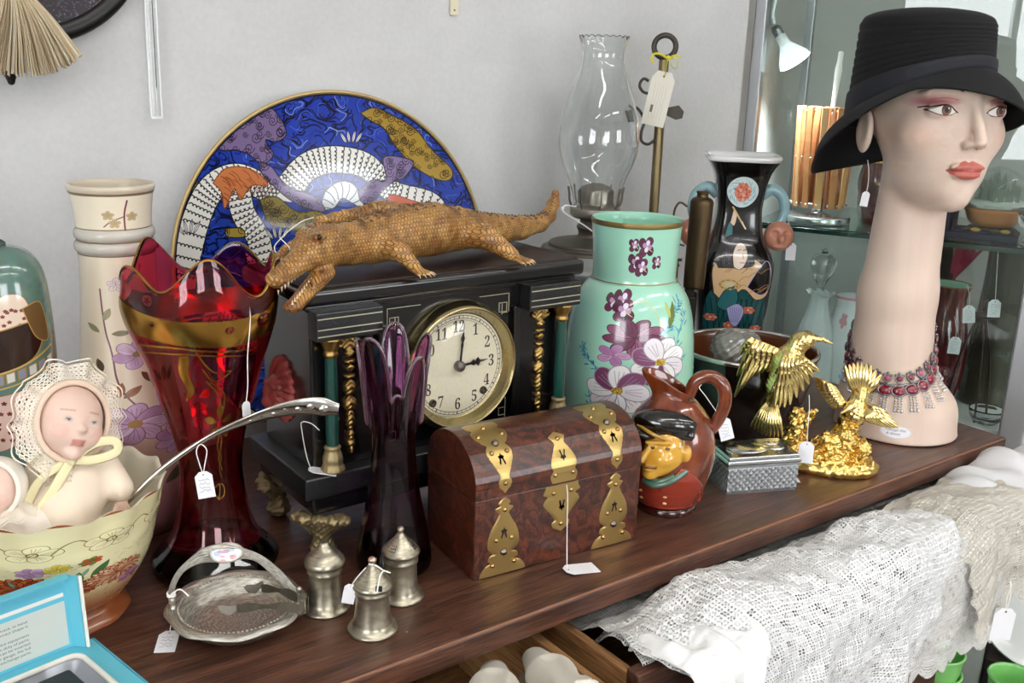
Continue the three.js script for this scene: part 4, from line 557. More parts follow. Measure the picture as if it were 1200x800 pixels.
// ---------------------------------------------------------------- oil lamp, brass rod stand, brass lantern
{
  const o = thing('oil_lamp', 'antique oil lamp with tall clear glass chimney and pewter base', 'lamp', [1.23, T, -1.40], towardViewer(1.23, -1.4));
  const pew = mat('#8f8b84', 0.38, 0.85), dark = mat('#6c655c', 0.42, 0.8), clear = new THREE.MeshPhysicalMaterial({ color: '#f6f8f8', transmission: 1, thickness: 0.004, roughness: 0.01, ior: 1.47, side: THREE.DoubleSide });
  part('font', lathe(spline([[0.001, 0.0], [0.09, 0.0], [0.092, 0.01], [0.06, 0.03], [0.04, 0.08], [0.045, 0.14], [0.09, 0.2], [0.128, 0.245], [0.134, 0.262], [0.128, 0.277], [0.11, 0.287], [0.1, 0.2925]], 60), { seg: 96, warp: (r, y, a) => [r * (1 + 0.006 * sin(a * 48) * sstep(0.22, 0.26, y)), y] }), mat('#9a9c9c', 0.3, 0.5), o, 'ribbed pewter oil font');
  part('collar', lathe(spline([[0.1, 0.2915], [0.098, 0.297], [0.086, 0.299], [0.085, 0.306], [0.072, 0.309], [0.06, 0.311], [0.034, 0.317], [0.030, 0.326], [0.034, 0.336], [0.03, 0.342], [0.028, 0.35], [0.04, 0.354], [0.046, 0.358]], 50), { seg: 64 }), dark, o, 'stepped bronze collar');
  part('burner', lathe([[0.046, 0.358], [0.0475, 0.362], [0.0475, 0.372], [0.045, 0.374], [0.036, 0.376], [0.034, 0.385], [0.034, 0.404], [0.028, 0.412], [0.012, 0.418], [0.0005, 0.419]], { seg: 60 }), mat('#9b948a', 0.35, 0.8), o);
  for (let k = 0; k < 8; k++) { const a = k / 8 * 2 * PI + 0.2; part('prong', sweep([[sin(a) * 0.044, 0.372, cos(a) * 0.044], [sin(a) * 0.0495, 0.385, cos(a) * 0.0495], [sin(a) * 0.051, 0.4, cos(a) * 0.051], [sin(a) * 0.053, 0.412, cos(a) * 0.053]], 0.0022, { n: 10, seg: 6, flat: 0.5 }), dark, o); }
  part('wick_key', merge([sweep([[0.04, 0.362, 0.02], [0.07, 0.362, 0.03]], 0.0015, { n: 4, seg: 6 }), cyl(0.008, 0.008, 0.003, 0, 0, 0).rotateZ(PI / 2).translate(0.071, 0.362, 0.0305)]), dark, o);
  const O = spline([[0.0415, 0.375], [0.0435, 0.39], [0.0545, 0.426], [0.0685, 0.46], [0.0746, 0.495], [0.071, 0.535], [0.0605, 0.572], [0.047, 0.61], [0.0388, 0.641], [0.0395, 0.66], [0.046, 0.681]], 56);
  part('chimney', lathe([...O, [0.0455, 0.6825], ...[...O].reverse().map(([r, y]) => [r - 0.0016, y])], { seg: 96, warp: (r, y, a) => [r, y + 0.0016 * sin(a * 22) * sstep(0.672, 0.682, y)] }), clear, o, 'clear blown glass chimney with crimped top');
}
{
  const o = thing('brass_rod_stand', 'upright brass rod with ring top, iron hooks and paddles behind the green vase', 'stand', [1.384, T, -1.40], towardViewer(1.384, -1.4)), iron = mat('#4b4740', 0.45, 0.8);
  part('rod', lathe([[0.001, 0], [0.0095, 0], [0.0095, 0.645], [0.001, 0.647]], { seg: 24 }), mat('#857656', 0.36, 0.9), o); part('base', lathe(spline([[0.001, 0], [0.05, 0], [0.05, 0.008], [0.03, 0.016], [0.012, 0.03], [0.009, 0.05]], 20), { seg: 48 }), OLDBRASS, o);
  const ring = new THREE.TorusGeometry(0.0205, 0.0052, 14, 48); ring.translate(0, 0.670, 0); part('ring', ring, iron, o, 'dark iron ring');
  part('hook', sweep([[-0.006, 0.585, 0.004], [-0.024, 0.583, 0.006], [-0.036, 0.586, 0.007], [-0.043, 0.598, 0.007], [-0.036, 0.61, 0.007], [-0.026, 0.606, 0.007]], 0.0028, { n: 30, seg: 8 }), iron, o);
  part('hook', sweep([[-0.008, 0.495, 0.004], [-0.02, 0.487, 0.006], [-0.032, 0.492, 0.006], [-0.034, 0.51, 0.006], [-0.03, 0.53, 0.006], [-0.042, 0.552, 0.006], [-0.058, 0.56, 0.006]], 0.0028, { n: 30, seg: 8 }), iron, o);
  part('paddle', extrude(poly([[0.008, 0.545], [0.03, 0.536], [0.042, 0.539], [0.044, 0.551], [0.034, 0.562], [0.009, 0.556]]), 0.004, 0.0006), iron, o); part('paddle', extrude(poly([[-0.044, 0.53], [-0.058, 0.528], [-0.066, 0.548], [-0.05, 0.552]]), 0.004, 0.0006), iron, o);
}
{
  const o = thing('brass_lantern', 'tarnished brass cylinder lantern with dark frame in front of the black vase', 'lantern', [1.352, T, -1.255], towardViewer(1.352, -1.255)), tar = mat('#5a4a35', 0.36, 0.9), blk = mat('#26221d', 0.4, 0.6);
  part('cylinder', lathe(spline([[0.001, 0.232], [0.017, 0.233], [0.0195, 0.24], [0.0205, 0.3], [0.0215, 0.385], [0.021, 0.397], [0.016, 0.4025], [0.0105, 0.404]], 40).concat([[0.0105, 0.4105], [0.012, 0.4115], [0.0118, 0.415], [0.0005, 0.4155]]), { seg: 40 }).rotateZ(-0.02), tar, o, 'tarnished brass tube with small cap');
  part('body', merge([box(0.05, 0.19, 0.05, 0.006, -0.012, 0.125, -0.012), cyl(0.036, 0.034, 0.03, -0.012, 0, -0.012), box(0.018, 0.016, 0.03, 0.002, -0.002, 0.226, -0.002)]), blk, o, 'black japanned lamp body');
  part('frame', merge([box(0.045, 0.005, 0.006, 0.001, -0.043, 0.285, 0), box(0.004, 0.07, 0.006, 0.001, -0.028, 0.252, 0), box(0.004, 0.07, 0.006, 0.001, -0.062, 0.252, 0), box(0.04, 0.004, 0.006, 0.001, -0.044, 0.274, 0), box(0.036, 0.05, 0.004, 0.001, -0.045, 0.247, -0.003)]), mat('#57503f', 0.4, 0.8), o);
  part('bail', sweep([[-0.018, 0.385, 0], [-0.032, 0.392, 0], [-0.04, 0.38, 0], [-0.041, 0.345, 0], [-0.036, 0.318, 0], [-0.018, 0.312, 0]], 0.002, { n: 26, seg: 8 }), mat('#57503f', 0.4, 0.8), o);
}
// ---------------------------------------------------------------- domed burr walnut casket with brass straps
{
  const o = thing('casket', 'domed burr walnut casket with pierced brass straps and studs', 'casket', [0.629, T, -0.909], -5.4 * PI / 180), W = 0.256, D = 0.132, HB = 0.108;
  const burr = canvas(1024, 1024, (g, w, h) => {
    const im = g.createImageData(w, h), d = im.data;
    for (let y = 0; y < h; y++) for (let x = 0; x < w; x++) { const u = x / w, v = y / h, q = fbm(u * 5, v * 5, 4), r = fbm(u * 9 + q * 1.6, v * 9 + 3 + q, 4), f = n2(u * 130 + q * 12, v * 60), k = clamp(0.45 + r * 0.75 + f * 0.1), i = (y * w + x) * 4; d[i] = lerp(38, 118, k); d[i + 1] = lerp(18, 58, k); d[i + 2] = lerp(13, 36, k); d[i + 3] = 255; }
    g.putImageData(im, 0, 0);
  });
  const wood = new THREE.MeshPhysicalMaterial({ map: burr, roughness: 0.3, clearcoat: 0.4, clearcoatRoughness: 0.18, side: THREE.DoubleSide }), uvB = (g) => { const p = g.attributes.position, n = g.attributes.normal, u = g.attributes.uv; for (let i = 0; i < p.count; i++) Math.abs(n.getX(i)) > 0.7 ? u.setXY(i, p.getZ(i) * 4, p.getY(i) * 4) : u.setXY(i, p.getX(i) * 4, (p.getY(i) - p.getZ(i)) * 4); return g; };
  part('box', uvB(box(W, HB, D, 0.002, W / 2, HB / 2, -D / 2)), wood, o);
  // lid profile across the depth: s = share of the way from front edge over the dome to the back
  const y0 = HB + 0.0016, prof = [[0, y0], [0.0005, y0 + 0.012]]; for (let k = 0; k <= 24; k++) { const a = k / 24 * PI; prof.push([D / 2 - cos(a) * D / 2, y0 + 0.014 + sin(a) * 0.053]); } prof.push([D - 0.0005, y0 + 0.012], [D, y0]);
  const lidShape = poly(prof.map(([z, y]) => [z, y])), lg = extrude(lidShape, W - 0.002, 0.001); lg.rotateY(PI / 2); lg.translate(0.001, 0, 0); // shape x runs to -z
  part('lid', uvB(lg), wood, o);
  part('lid_gap_shade', box(W - 0.004, 0.0018, D - 0.004, 0, W / 2, HB + 0.0008, -D / 2), mat('#120a08', 0.8), o, 'recessed strip coloured dark as the shade in the joint between box and lid');  // recessed strip; its near-black colour paints the shadow in the lid seam
  const acc = [0]; for (let i = 1; i < prof.length; i++) acc.push(acc[i - 1] + Math.hypot(prof[i][0] - prof[i - 1][0], prof[i][1] - prof[i - 1][1]));
  const onLid = (s, off) => { let i = 1; while (i < acc.length - 1 && acc[i] < s) i++; const t = (s - acc[i - 1]) / (acc[i] - acc[i - 1]), a = prof[i - 1], b = prof[i], dz = b[0] - a[0], dy = b[1] - a[1], L = Math.hypot(dz, dy); return [lerp(a[1], b[1], t) + dz / L * off, -(lerp(a[0], b[0], t)) + dy / L * off]; };
  const onFront = (s, off) => [HB - s, off];
  const brass = mat('#c6a96c', 0.36, 1), dark = mat('#1a100b', 0.7), stud = mat('#b99a68', 0.22, 1), bigStud = mat('#8a8078', 0.2, 1);
  // a pierced plate: half widths [s, w] along its length, laid on a surface
  const plate = (name, cx, surf, half, holes, studs, label) => {
    const c = new THREE.SplineCurve(half.map(([s, w]) => new THREE.Vector2(s, w))).getPoints(90), n = c.length - 1, th = 0.0012;
    const top = grid(10, n, (u, v) => { const q = c[Math.round(v * n)], k = Math.abs(u * 2 - 1), [y, z] = surf(q.x, k > 0.99 ? 0.0001 : th * (k > 0.75 ? 0.8 : 1)); return [cx + (u * 2 - 1) * Math.max(0.0002, q.y * 1.18), y, z]; });
    const P = part(name, top, brass, o, label);
    for (const [s, x, kind] of holes) { // pierced fleur openings
      const [y, z] = surf(s, th + 0.0003), [y2, z2] = surf(s - 0.002, th + 0.0003), tilt = Math.atan2(z2 - z, y2 - y), sc = kind;
      const sh = [smoothShape([[0, 0.0085], [0.0012, 0.005], [0.0042, 0.0035], [0.0028, 0], [0.0042, -0.005], [0.003, -0.0075], [0.0014, -0.002], [0, 0.001], [-0.0014, -0.002], [-0.003, -0.0075], [-0.0042, -0.005], [-0.0028, 0], [-0.0042, 0.0035], [-0.0012, 0.005]], 70)];
      const g = extrude(sh[0], 0.0002); g.scale(Math.abs(sc), sc, 1); g.rotateX(tilt); g.translate(cx + x, y, z); part('piercing', g, dark, P, 'dark pierced opening');
    }
    for (const [s, x, r] of studs) { const [y, z] = surf(s, th * 0.8), g = ball(r, 0, 0, 0, 1, 1, 1, 14); g.translate(cx + x, y, z); part('stud', g, r > 0.004 ? bigStud : stud, P); }
    return P;
  };
  for (const x of [0.042, W - 0.042]) {
    plate('strap', x, onFront, [[0.002, 0.0006], [0.005, 0.0045], [0.009, 0.0075], [0.013, 0.0055], [0.016, 0.011], [0.02, 0.009], [0.024, 0.0065], [0.032, 0.0095], [0.045, 0.016], [0.06, 0.0195], [0.07, 0.0185], [0.077, 0.013], [0.08, 0.0175], [0.086, 0.0185], [0.089, 0.015], [0.093, 0.022], [0.1, 0.027], [0.1065, 0.029]], [[0.05, 0, 1]], [[0.018, 0, 0.0034], [0.058, -0.011, 0.0034], [0.058, 0.011, 0.0034], [0.076, 0, 0.0052], [0.092, -0.016, 0.0034], [0.092, 0.016, 0.0034]], 'brass strap widening to the bottom edge');
    plate('strap', x, onLid, [[0.003, 0.0006], [0.007, 0.0045], [0.011, 0.009], [0.018, 0.0105], [0.022, 0.0075], [0.027, 0.008], [0.036, 0.0125], [0.048, 0.0185], [0.058, 0.0195], [0.066, 0.015], [0.07, 0.0195], [0.08, 0.026], [0.09, 0.027], [0.097, 0.021], [0.104, 0.026], [0.115, 0.026], [0.12, 0.018]], [[0.046, 0, -1]], [[0.016, 0, 0.0034], [0.055, -0.011, 0.0034], [0.055, 0.011, 0.0034], [0.068, 0, 0.0052], [0.082, -0.017, 0.0034], [0.082, 0.017, 0.0034], [0.1, 0.0, 0.0034]], 'brass strap over the domed lid');
  }
  plate('lock_plate', W / 2, onFront, [[0.0005, 0.021], [0.006, 0.022], [0.012, 0.024], [0.016, 0.0185], [0.02, 0.0215], [0.026, 0.0235], [0.034, 0.0185], [0.042, 0.0125], [0.05, 0.0085], [0.054, 0.0115], [0.06, 0.0105], [0.064, 0.006], [0.067, 0.0006]], [[0.03, 0, -1]], [[0.011, -0.0135, 0.0034], [0.011, 0.0135, 0.0034], [0.056, 0, 0.0034]], 'brass lock plate');
  plate('hasp', W / 2 + 0.002, onLid, [[0.0005, 0.019], [0.006, 0.022], [0.012, 0.0225], [0.017, 0.0185], [0.021, 0.0205], [0.028, 0.0215], [0.037, 0.0175], [0.046, 0.012], [0.052, 0.0085], [0.057, 0.0105], [0.062, 0.0135], [0.066, 0.007], [0.069, 0.0015]], [[0.036, 0, 1]], [[0.012, -0.0135, 0.0034], [0.012, 0.0135, 0.0034], [0.058, 0, 0.0034]], 'brass hasp plate');
}
// ---------------------------------------------------------------- brown jug with a relief of a man in a black cap
{
  const o = thing('relief_jug', 'brown glazed jug with a moulded man in black cap and red coat', 'jug', [0.995, T, -0.94], towardViewer(0.995, -0.94));
  const brownT = field(512, 512, (u, v) => { const k = clamp(0.5 + fbm(u * 7, v * 5, 4) * 0.7); return [lerp(86, 142, k), lerp(34, 66, k), lerp(18, 30, k)]; }, true);
  const glaze = (c, e = {}) => mat(c, 0.2, 0, { clearcoat: 1, clearcoatRoughness: 0.05, ...e }), brown = new THREE.MeshPhysicalMaterial({ map: brownT, roughness: 0.22, clearcoat: 1, clearcoatRoughness: 0.05, side: THREE.DoubleSide });
  const warp = (r, y, a) => { const k = sstep(0.165, 0.2, y), d = Math.atan2(sin(a + PI / 2), cos(a + PI / 2)), sp = Math.exp(-d * d / 0.35); return [r * (1 - 0.12 * k * (1 - sp)) + k * sp * 0.021, y - k * (1 + sin(a)) * 0.014 + k * sp * 0.004]; };
  const O = spline([[0.036, 0.001], [0.041, 0.004], [0.042, 0.012], [0.0525, 0.03], [0.0645, 0.07], [0.066, 0.1], [0.0585, 0.135], [0.042, 0.158], [0.029, 0.173], [0.025, 0.188], [0.0275, 0.205]], 56);
  part('body', lathe([[0.0004, 0.001], ...O, [0.026, 0.2065], ...[...O].reverse().filter(([, y]) => y > 0.15).map(([r, y]) => [r - 0.003, y]), [0.03, 0.13], [0.0004, 0.12]], { seg: 96, warp }), brown, o);
  part('foot', lathe(spline([[0.036, 0], [0.0445, 0.0005], [0.046, 0.006], [0.044, 0.011], [0.0405, 0.014]], 14), { seg: 72 }), glaze('#3a140c'), o);
  part('handle', sweep([[0.022, 0.176, 0], [0.03, 0.198, 0], [0.047, 0.206, 0], [0.066, 0.197, 0], [0.073, 0.175, 0], [0.069, 0.15, 0], [0.058, 0.128, 0], [0.05, 0.12, 0]], (t) => 0.0088 + 0.001 * sin(t * PI), { n: 40, seg: 16 }), brown, o);
  // relief
  const S = (x, y) => { const r = O.reduce((b, q) => (Math.abs(q[1] - y) < Math.abs(b[1] - y) ? q : b))[0]; return Math.sqrt(Math.max(0.0001, r * r - x * x)); };
  const coat = nets((x, y, z) => { const zs = S(x, clamp(y, 0.02, 0.12)); let d = Math.abs(z - zs) - 0.0035 - 0.002 * sstep(0.02, 0.06, y); d = Math.max(d, dEll(x, y, 0, [0.0, 0.036, 0], [0.053, 0.056, 1])); d = Math.max(d, -dEll(x, y, 0, [-0.014, 0.118, 0], [0.04, 0.05, 1])); d = smin(d, dCap(x, y, z, [-0.006, 0.052, S(-0.006, 0.052) + 0.003], [0.03, 0.074, S(0.03, 0.074) + 0.0012], 0.003, 0.0034), 0.003); return Math.max(d, 0.016 - y); }, [-0.068, 0.008, 0.01], [0.068, 0.1, 0.08], 0.0018);
  part('coat', coat, glaze('#9a3522'), o, 'red coat');
  for (const [x, y] of [[-0.036, 0.042], [-0.034, 0.029], [-0.001, 0.04], [-0.001, 0.028]]) part('button', ball(0.0026, x, y, S(x, y) + 0.005, 1.2, 0.8, 0.6), glaze('#d9a06a'), o);
  const F = [-0.006, 0.108], fz = 0.058;
  const man = nets((x, y, z) => {
    let d = dEll(x, y, z, [0, 0, -0.002], [0.031, 0.037, 0.017]); d = smin(d, dEll(x, y, z, [-0.012, -0.02, 0.004], [0.021, 0.02, 0.014]), 0.008); d = smin(d, dCap(x, y, z, [-0.022, 0.012, 0.014], [-0.033, -0.008, 0.019], 0.004, 0.0062), 0.005);
    d = smin(d, dEll(x, y, z, [-0.002, -0.008, 0.013], [0.013, 0.01, 0.008]), 0.007); d = smin(d, dEll(x, y, z, [-0.02, -0.035, 0.008], [0.011, 0.009, 0.01]), 0.006); d = smin(d, dEll(x, y, z, [0.031, 0.0, 0.0], [0.0085, 0.014, 0.01]), 0.003);
    d = smin(d, dCap(x, y, z, [-0.027, 0.018, 0.014], [0.006, 0.02, 0.014], 0.003, 0.003), 0.003); for (const q of [-0.018, 0.004]) { d = smax(d, -dEll(x, y, z, [q, 0.011, 0.018], [0.006, 0.0035, 0.005]), 0.003); d = smin(d, dEll(x, y, z, [q, 0.0105, 0.0125], [0.005, 0.0026, 0.003]), 0.0015); }
    d = smin(d, dEll(x, y, z, [-0.022, -0.02, 0.0165], [0.011, 0.0022, 0.0035]), 0.002); d = smin(d, dEll(x, y, z, [-0.021, -0.0255, 0.0155], [0.009, 0.0022, 0.003]), 0.002); return d;
  }, [-0.046, -0.05, -0.02], [0.046, 0.046, 0.032], 0.0014, { color: (x, y, z) => (y < -0.018 && y > -0.023 && x < -0.01 && z > 0.012 ? '#8a5a24' : (Math.hypot(x + 0.018, (y - 0.0105) * 1.4) < 0.0032 || Math.hypot(x - 0.004, (y - 0.0105) * 1.4) < 0.0032) && z > 0.008 ? '#3d240e' : x > 0.02 && y > 0.01 ? '#b88a34' : '#dba53c') });
  part('face', man.scale(0.95, 0.92, 1).translate(F[0], F[1], fz), new THREE.MeshPhysicalMaterial({ vertexColors: true, roughness: 0.2, clearcoat: 1, clearcoatRoughness: 0.05, side: THREE.DoubleSide }), o, 'yellow glazed smiling face');
  part('cap', nets((x, y, z) => { let d = dEll(x, y - x * 0.0, z, [0, 0.008, -0.004], [0.045, 0.019, 0.02]); d = smin(d, dEll(x, y, z, [-0.03, -0.008, 0.006], [0.02, 0.007, 0.016]), 0.008); d = smin(d, dCap(x, y, z, [-0.035, -0.01, 0.008], [0.036, -0.004, 0.002], 0.006, 0.007), 0.005); return d; }, [-0.06, -0.03, -0.03], [0.056, 0.034, 0.03], 0.0016).rotateZ(-0.06).translate(-0.009, 0.1395, 0.053), glaze('#100c0a'), o, 'glossy black peaked cap');
  part('cap_band', sweep([[-0.046, 0.144, 0.057], [-0.03, 0.14, 0.072], [-0.012, 0.134, 0.076], [-0.006, 0.1325, 0.076]], 0.0028, { n: 14, seg: 8 }), glaze('#b58a2a'), o);
  part('scarf', merge([sweep([[-0.033, 0.064, 0.062], [-0.018, 0.061, 0.071], [0.004, 0.069, 0.072], [0.026, 0.084, 0.063]], 0.0048, { n: 16, seg: 10 }), sweep([[-0.03, 0.071, 0.06], [-0.012, 0.067, 0.07], [0.01, 0.077, 0.069]], 0.004, { n: 14, seg: 8 })]), glaze('#4d6f5e'), o, 'green neckerchief');
}
// ---------------------------------------------------------------- deep dark bowl with silver rim, cut glass dish inside
{
  const o = thing('dark_bowl', 'deep dark brown lacquered bowl with thin silver rim behind the gold birds', 'bowl', [1.345, T, -1.10], towardViewer(1.345, -1.1));
  part('body', lathe(spline([[0.0004, 0.0], [0.072, 0.0], [0.076, 0.006], [0.088, 0.03], [0.104, 0.07], [0.115, 0.11], [0.1215, 0.15], [0.1225, 0.156]], 40), { seg: 96 }), mat('#120c0a', 0.16, 0, { clearcoat: 0.8, clearcoatRoughness: 0.06 }), o);
  part('inside', lathe(spline([[0.1225, 0.156], [0.1195, 0.1555], [0.1175, 0.148], [0.11, 0.1], [0.098, 0.06], [0.08, 0.03], [0.04, 0.016], [0.0004, 0.014]], 40), { seg: 96 }), mat('#5a2e14', 0.2, 0, { clearcoat: 0.7, clearcoatRoughness: 0.08 }), o, 'glossy brown inside');
  part('silver_rim', lathe(spline([[0.1215, 0.15], [0.1245, 0.1515], [0.1245, 0.1575], [0.1205, 0.1592], [0.1175, 0.156]], 14), { seg: 96 }), mat('#cfcfca', 0.2, 1), o);
  const d = thing('cut_glass_dish', 'small cut glass dish standing inside the dark silver rimmed bowl', 'dish', [1.308, T + 0.0165, -1.095], 0.3);
  const facet = (r, y, a) => [r * (1 + 0.07 * Math.abs(sin(a * 7 + y * 190)) + 0.07 * Math.abs(sin(a * 7 - y * 190))), y];
  const dishPts = spline([[0.026, 0.0], [0.03, 0.05], [0.036, 0.095], [0.042, 0.13], [0.041, 0.152], [0.03, 0.17], [0.012, 0.1765], [0.001, 0.177]], 44);
  part('body', lathe([[0.001, 0], ...dishPts], { seg: 140, warp: facet }), mat('#8f8d88', 0.08, 0.3, { clearcoat: 1 }), d);
}
// ---------------------------------------------------------------- cut glass box with silver lid
{
  const o = thing('cut_glass_box', 'oblong cut glass box with embossed silver lid beside the brown jug', 'box', [1.171, T, -0.926], -0.40), W = 0.118, D = 0.07, H = 0.046;
  const dia = (s, t) => { const f = (q) => Math.abs(((q % 1) + 1) % 1 - 0.5) * 2; return Math.min(f((s + t) / 0.0105), f((s - t) / 0.0105)); };
  const side = (w, h, nu, nv) => grid(nu, nv, (u, v) => [(u - 0.5) * w, v * h, 0.0022 * (v > 0.06 && v < 0.9 ? dia((u - 0.5) * w, v * h) : 0)]);
  const cut = merge([side(W, H, 132, 52).translate(0, 0, D / 2), side(W, H, 132, 52).rotateY(PI).translate(0, 0, -D / 2), side(D, H, 80, 52).rotateY(PI / 2).translate(W / 2, 0, 0), side(D, H, 80, 52).rotateY(-PI / 2).translate(-W / 2, 0, 0)]);
  part('glass_body', cut, mat('#8f9294', 0.1, 0.35, { clearcoat: 1, clearcoatRoughness: 0.03 }), o, 'diamond cut glass sides'); part('glass_floor', box(W, 0.006, D, 0, 0, 0.004, 0), mat('#6d7072', 0.1, 0.2), o);
  const silver = mat('#c6c9cb', 0.16, 1);
  part('lid', merge([box(W + 0.008, 0.008, D + 0.008, 0.0035, 0, H + 0.0045, 0), box(W + 0.002, 0.006, D + 0.002, 0.0028, 0, H + 0.011, 0)]), silver, o, 'silver lid');
  part('lid_relief', merge([ball(0.026, -0.012, H + 0.013, 0.0, 1.35, 0.22, 0.85, 24), ball(0.006, 0.034, H + 0.0138, 0.008, 2.2, 0.5, 1, 16), ball(0.006, 0.036, H + 0.0138, -0.014, 2, 0.5, 1.2, 16), ball(0.004, -0.047, H + 0.0138, 0.01, 1, 0.6, 2.6, 16)]), silver, o, 'embossed reserve on the lid');
  part('hinge', cyl(0.003, 0.003, 0.05, 0, 0, 0, 12).rotateZ(PI / 2).translate(0.025, H + 0.004, -D / 2 - 0.006), silver, o);
}
// ---------------------------------------------------------------- gilt group of two birds
{
  const o = thing('gilt_birds', 'gilt figure of two birds with spread wings on a mossy base', 'figurine', [1.31, T, -0.93], towardViewer(1.31, -0.93));
  const gold = mat('#ecd38c', 0.2, 1), worn = mat('#e4c274', 0.24, 1);
  const base = nets((x, y, z) => {
    let d = dEll(x, y * 0.7, z, [0.03, 0.006, 0], [0.088, 0.017, 0.052]); d = smin(d, dCap(x, y, z, [-0.018, 0.01, 0.0], [-0.02, 0.085, 0.0], 0.022, 0.012), 0.012); d = smin(d, dCap(x, y, z, [0.05, 0.01, 0], [0.062, 0.085, 0.0], 0.026, 0.017), 0.014); d = smin(d, dCap(x, y, z, [-0.012, 0.06, 0.004], [0.004, 0.096, 0.01], 0.008, 0.006), 0.006);
    d = smin(d, dEll(x, y, z, [0.03, 0.05, 0.012], [0.012, 0.016, 0.012]), 0.008); d = smin(d, dEll(x, y, z, [0.085, 0.045, 0.01], [0.016, 0.014, 0.014]), 0.008); d = smin(d, dEll(x, y, z, [0.012, 0.022, 0.03], [0.014, 0.01, 0.012]), 0.006);
    const k = sstep(0.015, 0.03, y); d -= k * (0.0034 * n3(x * 70, y * 70, z * 70) + 0.0022 * n3(x * 150, y * 150, z * 150)) + (1 - k) * 0.0012 * n3(x * 60, y * 40, z * 60); return Math.max(d, -y);
  }, [-0.066, -0.003, -0.06], [0.125, 0.112, 0.062], 0.0017);
  part('mossy_base', base, worn, o, 'gilt base with stumps and leaves');
  const bird = (segs, name, label) => part(name, nets((x, y, z) => { let d = 1; for (const [a, b, ra, rb, k] of segs) d = smin(d, dCap(x, y, z, a, b, ra, rb), k ?? 0.008); return d - 0.0009 * sin(x * 520 + y * 260) * sin(y * 520 - x * 200 + z * 300); }, [-0.14, 0.03, -0.05], [0.15, 0.25, 0.06], 0.0017), gold, o, label);
  bird([[[-0.02, 0.214, 0.004], [-0.03, 0.208, 0.004], 0.0145, 0.014], [[-0.03, 0.21, 0.004], [-0.045, 0.175, 0.006], 0.014, 0.023], [[-0.045, 0.175, 0.006], [-0.056, 0.13, 0.006], 0.023, 0.019], [[-0.056, 0.13, 0.006], [-0.064, 0.098, 0.002], 0.018, 0.009], [[-0.012, 0.217, 0.006], [0.004, 0.219, 0.008], 0.0075, 0.0042, 0.004], [[0.004, 0.219, 0.008], [0.022, 0.213, 0.01], 0.004, 0.0012, 0.002]], 'bird', 'larger bird with head turned aside');
  bird([[[0.066, 0.118, 0.014], [0.07, 0.102, 0.012], 0.0135, 0.018], [[0.07, 0.102, 0.012], [0.074, 0.135, 0.0], 0.016, 0.013], [[0.058, 0.116, 0.026], [0.046, 0.108, 0.036], 0.006, 0.0015, 0.004]], 'bird', 'smaller bird with fanned tail');
  const feathers = (list, name, label) => part(name, merge(list.map(([a, b, w, bend = 0]) => { const m = [(a[0] + b[0]) / 2 + bend, (a[1] + b[1]) / 2, (a[2] + b[2]) / 2 + 0.004]; return sweep([a, m, b], (t) => w * Math.pow(Math.max(0.02, sin(PI * (0.14 + 0.84 * t))), 0.6), { n: 12, seg: 8, flat: 0.36, up: [0, 0, 1] }); })), gold, o, label);
  const fan = (root, spread, r0, n, w, f) => { const L = []; for (let k = 0; k < n; k++) { const t = k / (n - 1); L.push(f(t, w)); } return L; };
  const wing = (A, B, tips, w, rows = 3) => { const L = []; for (let r = 0; r < rows; r++) { const n = 9 - r; for (let k = 0; k < n; k++) { const t = k / (n - 1), a = A.map((q, i) => lerp(q, B[i], t)), q = t * (tips.length - 1), j = Math.min(tips.length - 2, q | 0), e = tips[j].map((p, i) => lerp(p, tips[j + 1][i], q - j)), s = 1 - r * 0.3, tip = a.map((p, i) => lerp(p, e[i], s)); L.push([[a[0], a[1], a[2] + r * 0.0022], [tip[0], tip[1], tip[2] + r * 0.0022], w]); } } return L; };
  feathers(wing([-0.056, 0.193, 0.004], [-0.104, 0.207, 0.0], [[-0.066, 0.155, 0.002], [-0.085, 0.148, 0.0], [-0.104, 0.132, -0.002], [-0.124, 0.1, -0.002], [-0.123, 0.175, -0.002]], 0.0062), 'wing', 'raised wing');
  feathers(wing([-0.05, 0.188, 0.026], [-0.024, 0.19, 0.026], [[-0.057, 0.098, 0.022], [-0.036, 0.104, 0.026], [-0.012, 0.14, 0.03], [0.006, 0.17, 0.028]], 0.0062), 'wing', 'wing swept back');
  feathers(wing([-0.066, 0.104, 0.004], [-0.058, 0.102, 0.008], [[-0.092, 0.056, 0.01], [-0.075, 0.047, 0.014], [-0.058, 0.044, 0.016], [-0.04, 0.048, 0.016]], 0.0062, 1), 'tail', 'spread tail');
  feathers(wing([0.066, 0.132, 0.0], [0.08, 0.132, 0.0], [[0.044, 0.176, -0.002], [0.06, 0.184, -0.002], [0.078, 0.186, -0.002], [0.1, 0.168, -0.002]], 0.0058, 1), 'tail', 'upright fanned tail');
  feathers(wing([0.052, 0.12, 0.012], [0.034, 0.14, 0.008], [[0.03, 0.108, 0.012], [0.018, 0.12, 0.01], [0.004, 0.137, 0.006], [0.002, 0.152, 0.004]], 0.0052, 2), 'wing', 'small wing');
  feathers(wing([0.078, 0.108, 0.02], [0.084, 0.122, 0.016], [[0.1, 0.094, 0.024], [0.122, 0.09, 0.024], [0.137, 0.092, 0.022], [0.118, 0.112, 0.02]], 0.0052, 2), 'wing', 'small wing held out');
  const leafG = []; const R = rng(6); for (let i = 0; i < 46; i++) { const a = R() * 7, x = 0.03 + cos(a) * (0.02 + R() * 0.055), z = sin(a) * 0.034, y = 0.02 + R() * 0.035 * (1 - Math.abs(x - 0.05) * 8 > 0 ? 1 : 0.4); leafG.push(ball(0.0062, 0, 0, 0, 1, 0.35, 0.62, 10).rotateZ(R() * 2 - 1).rotateY(R() * 7).translate(x, y, z)); }
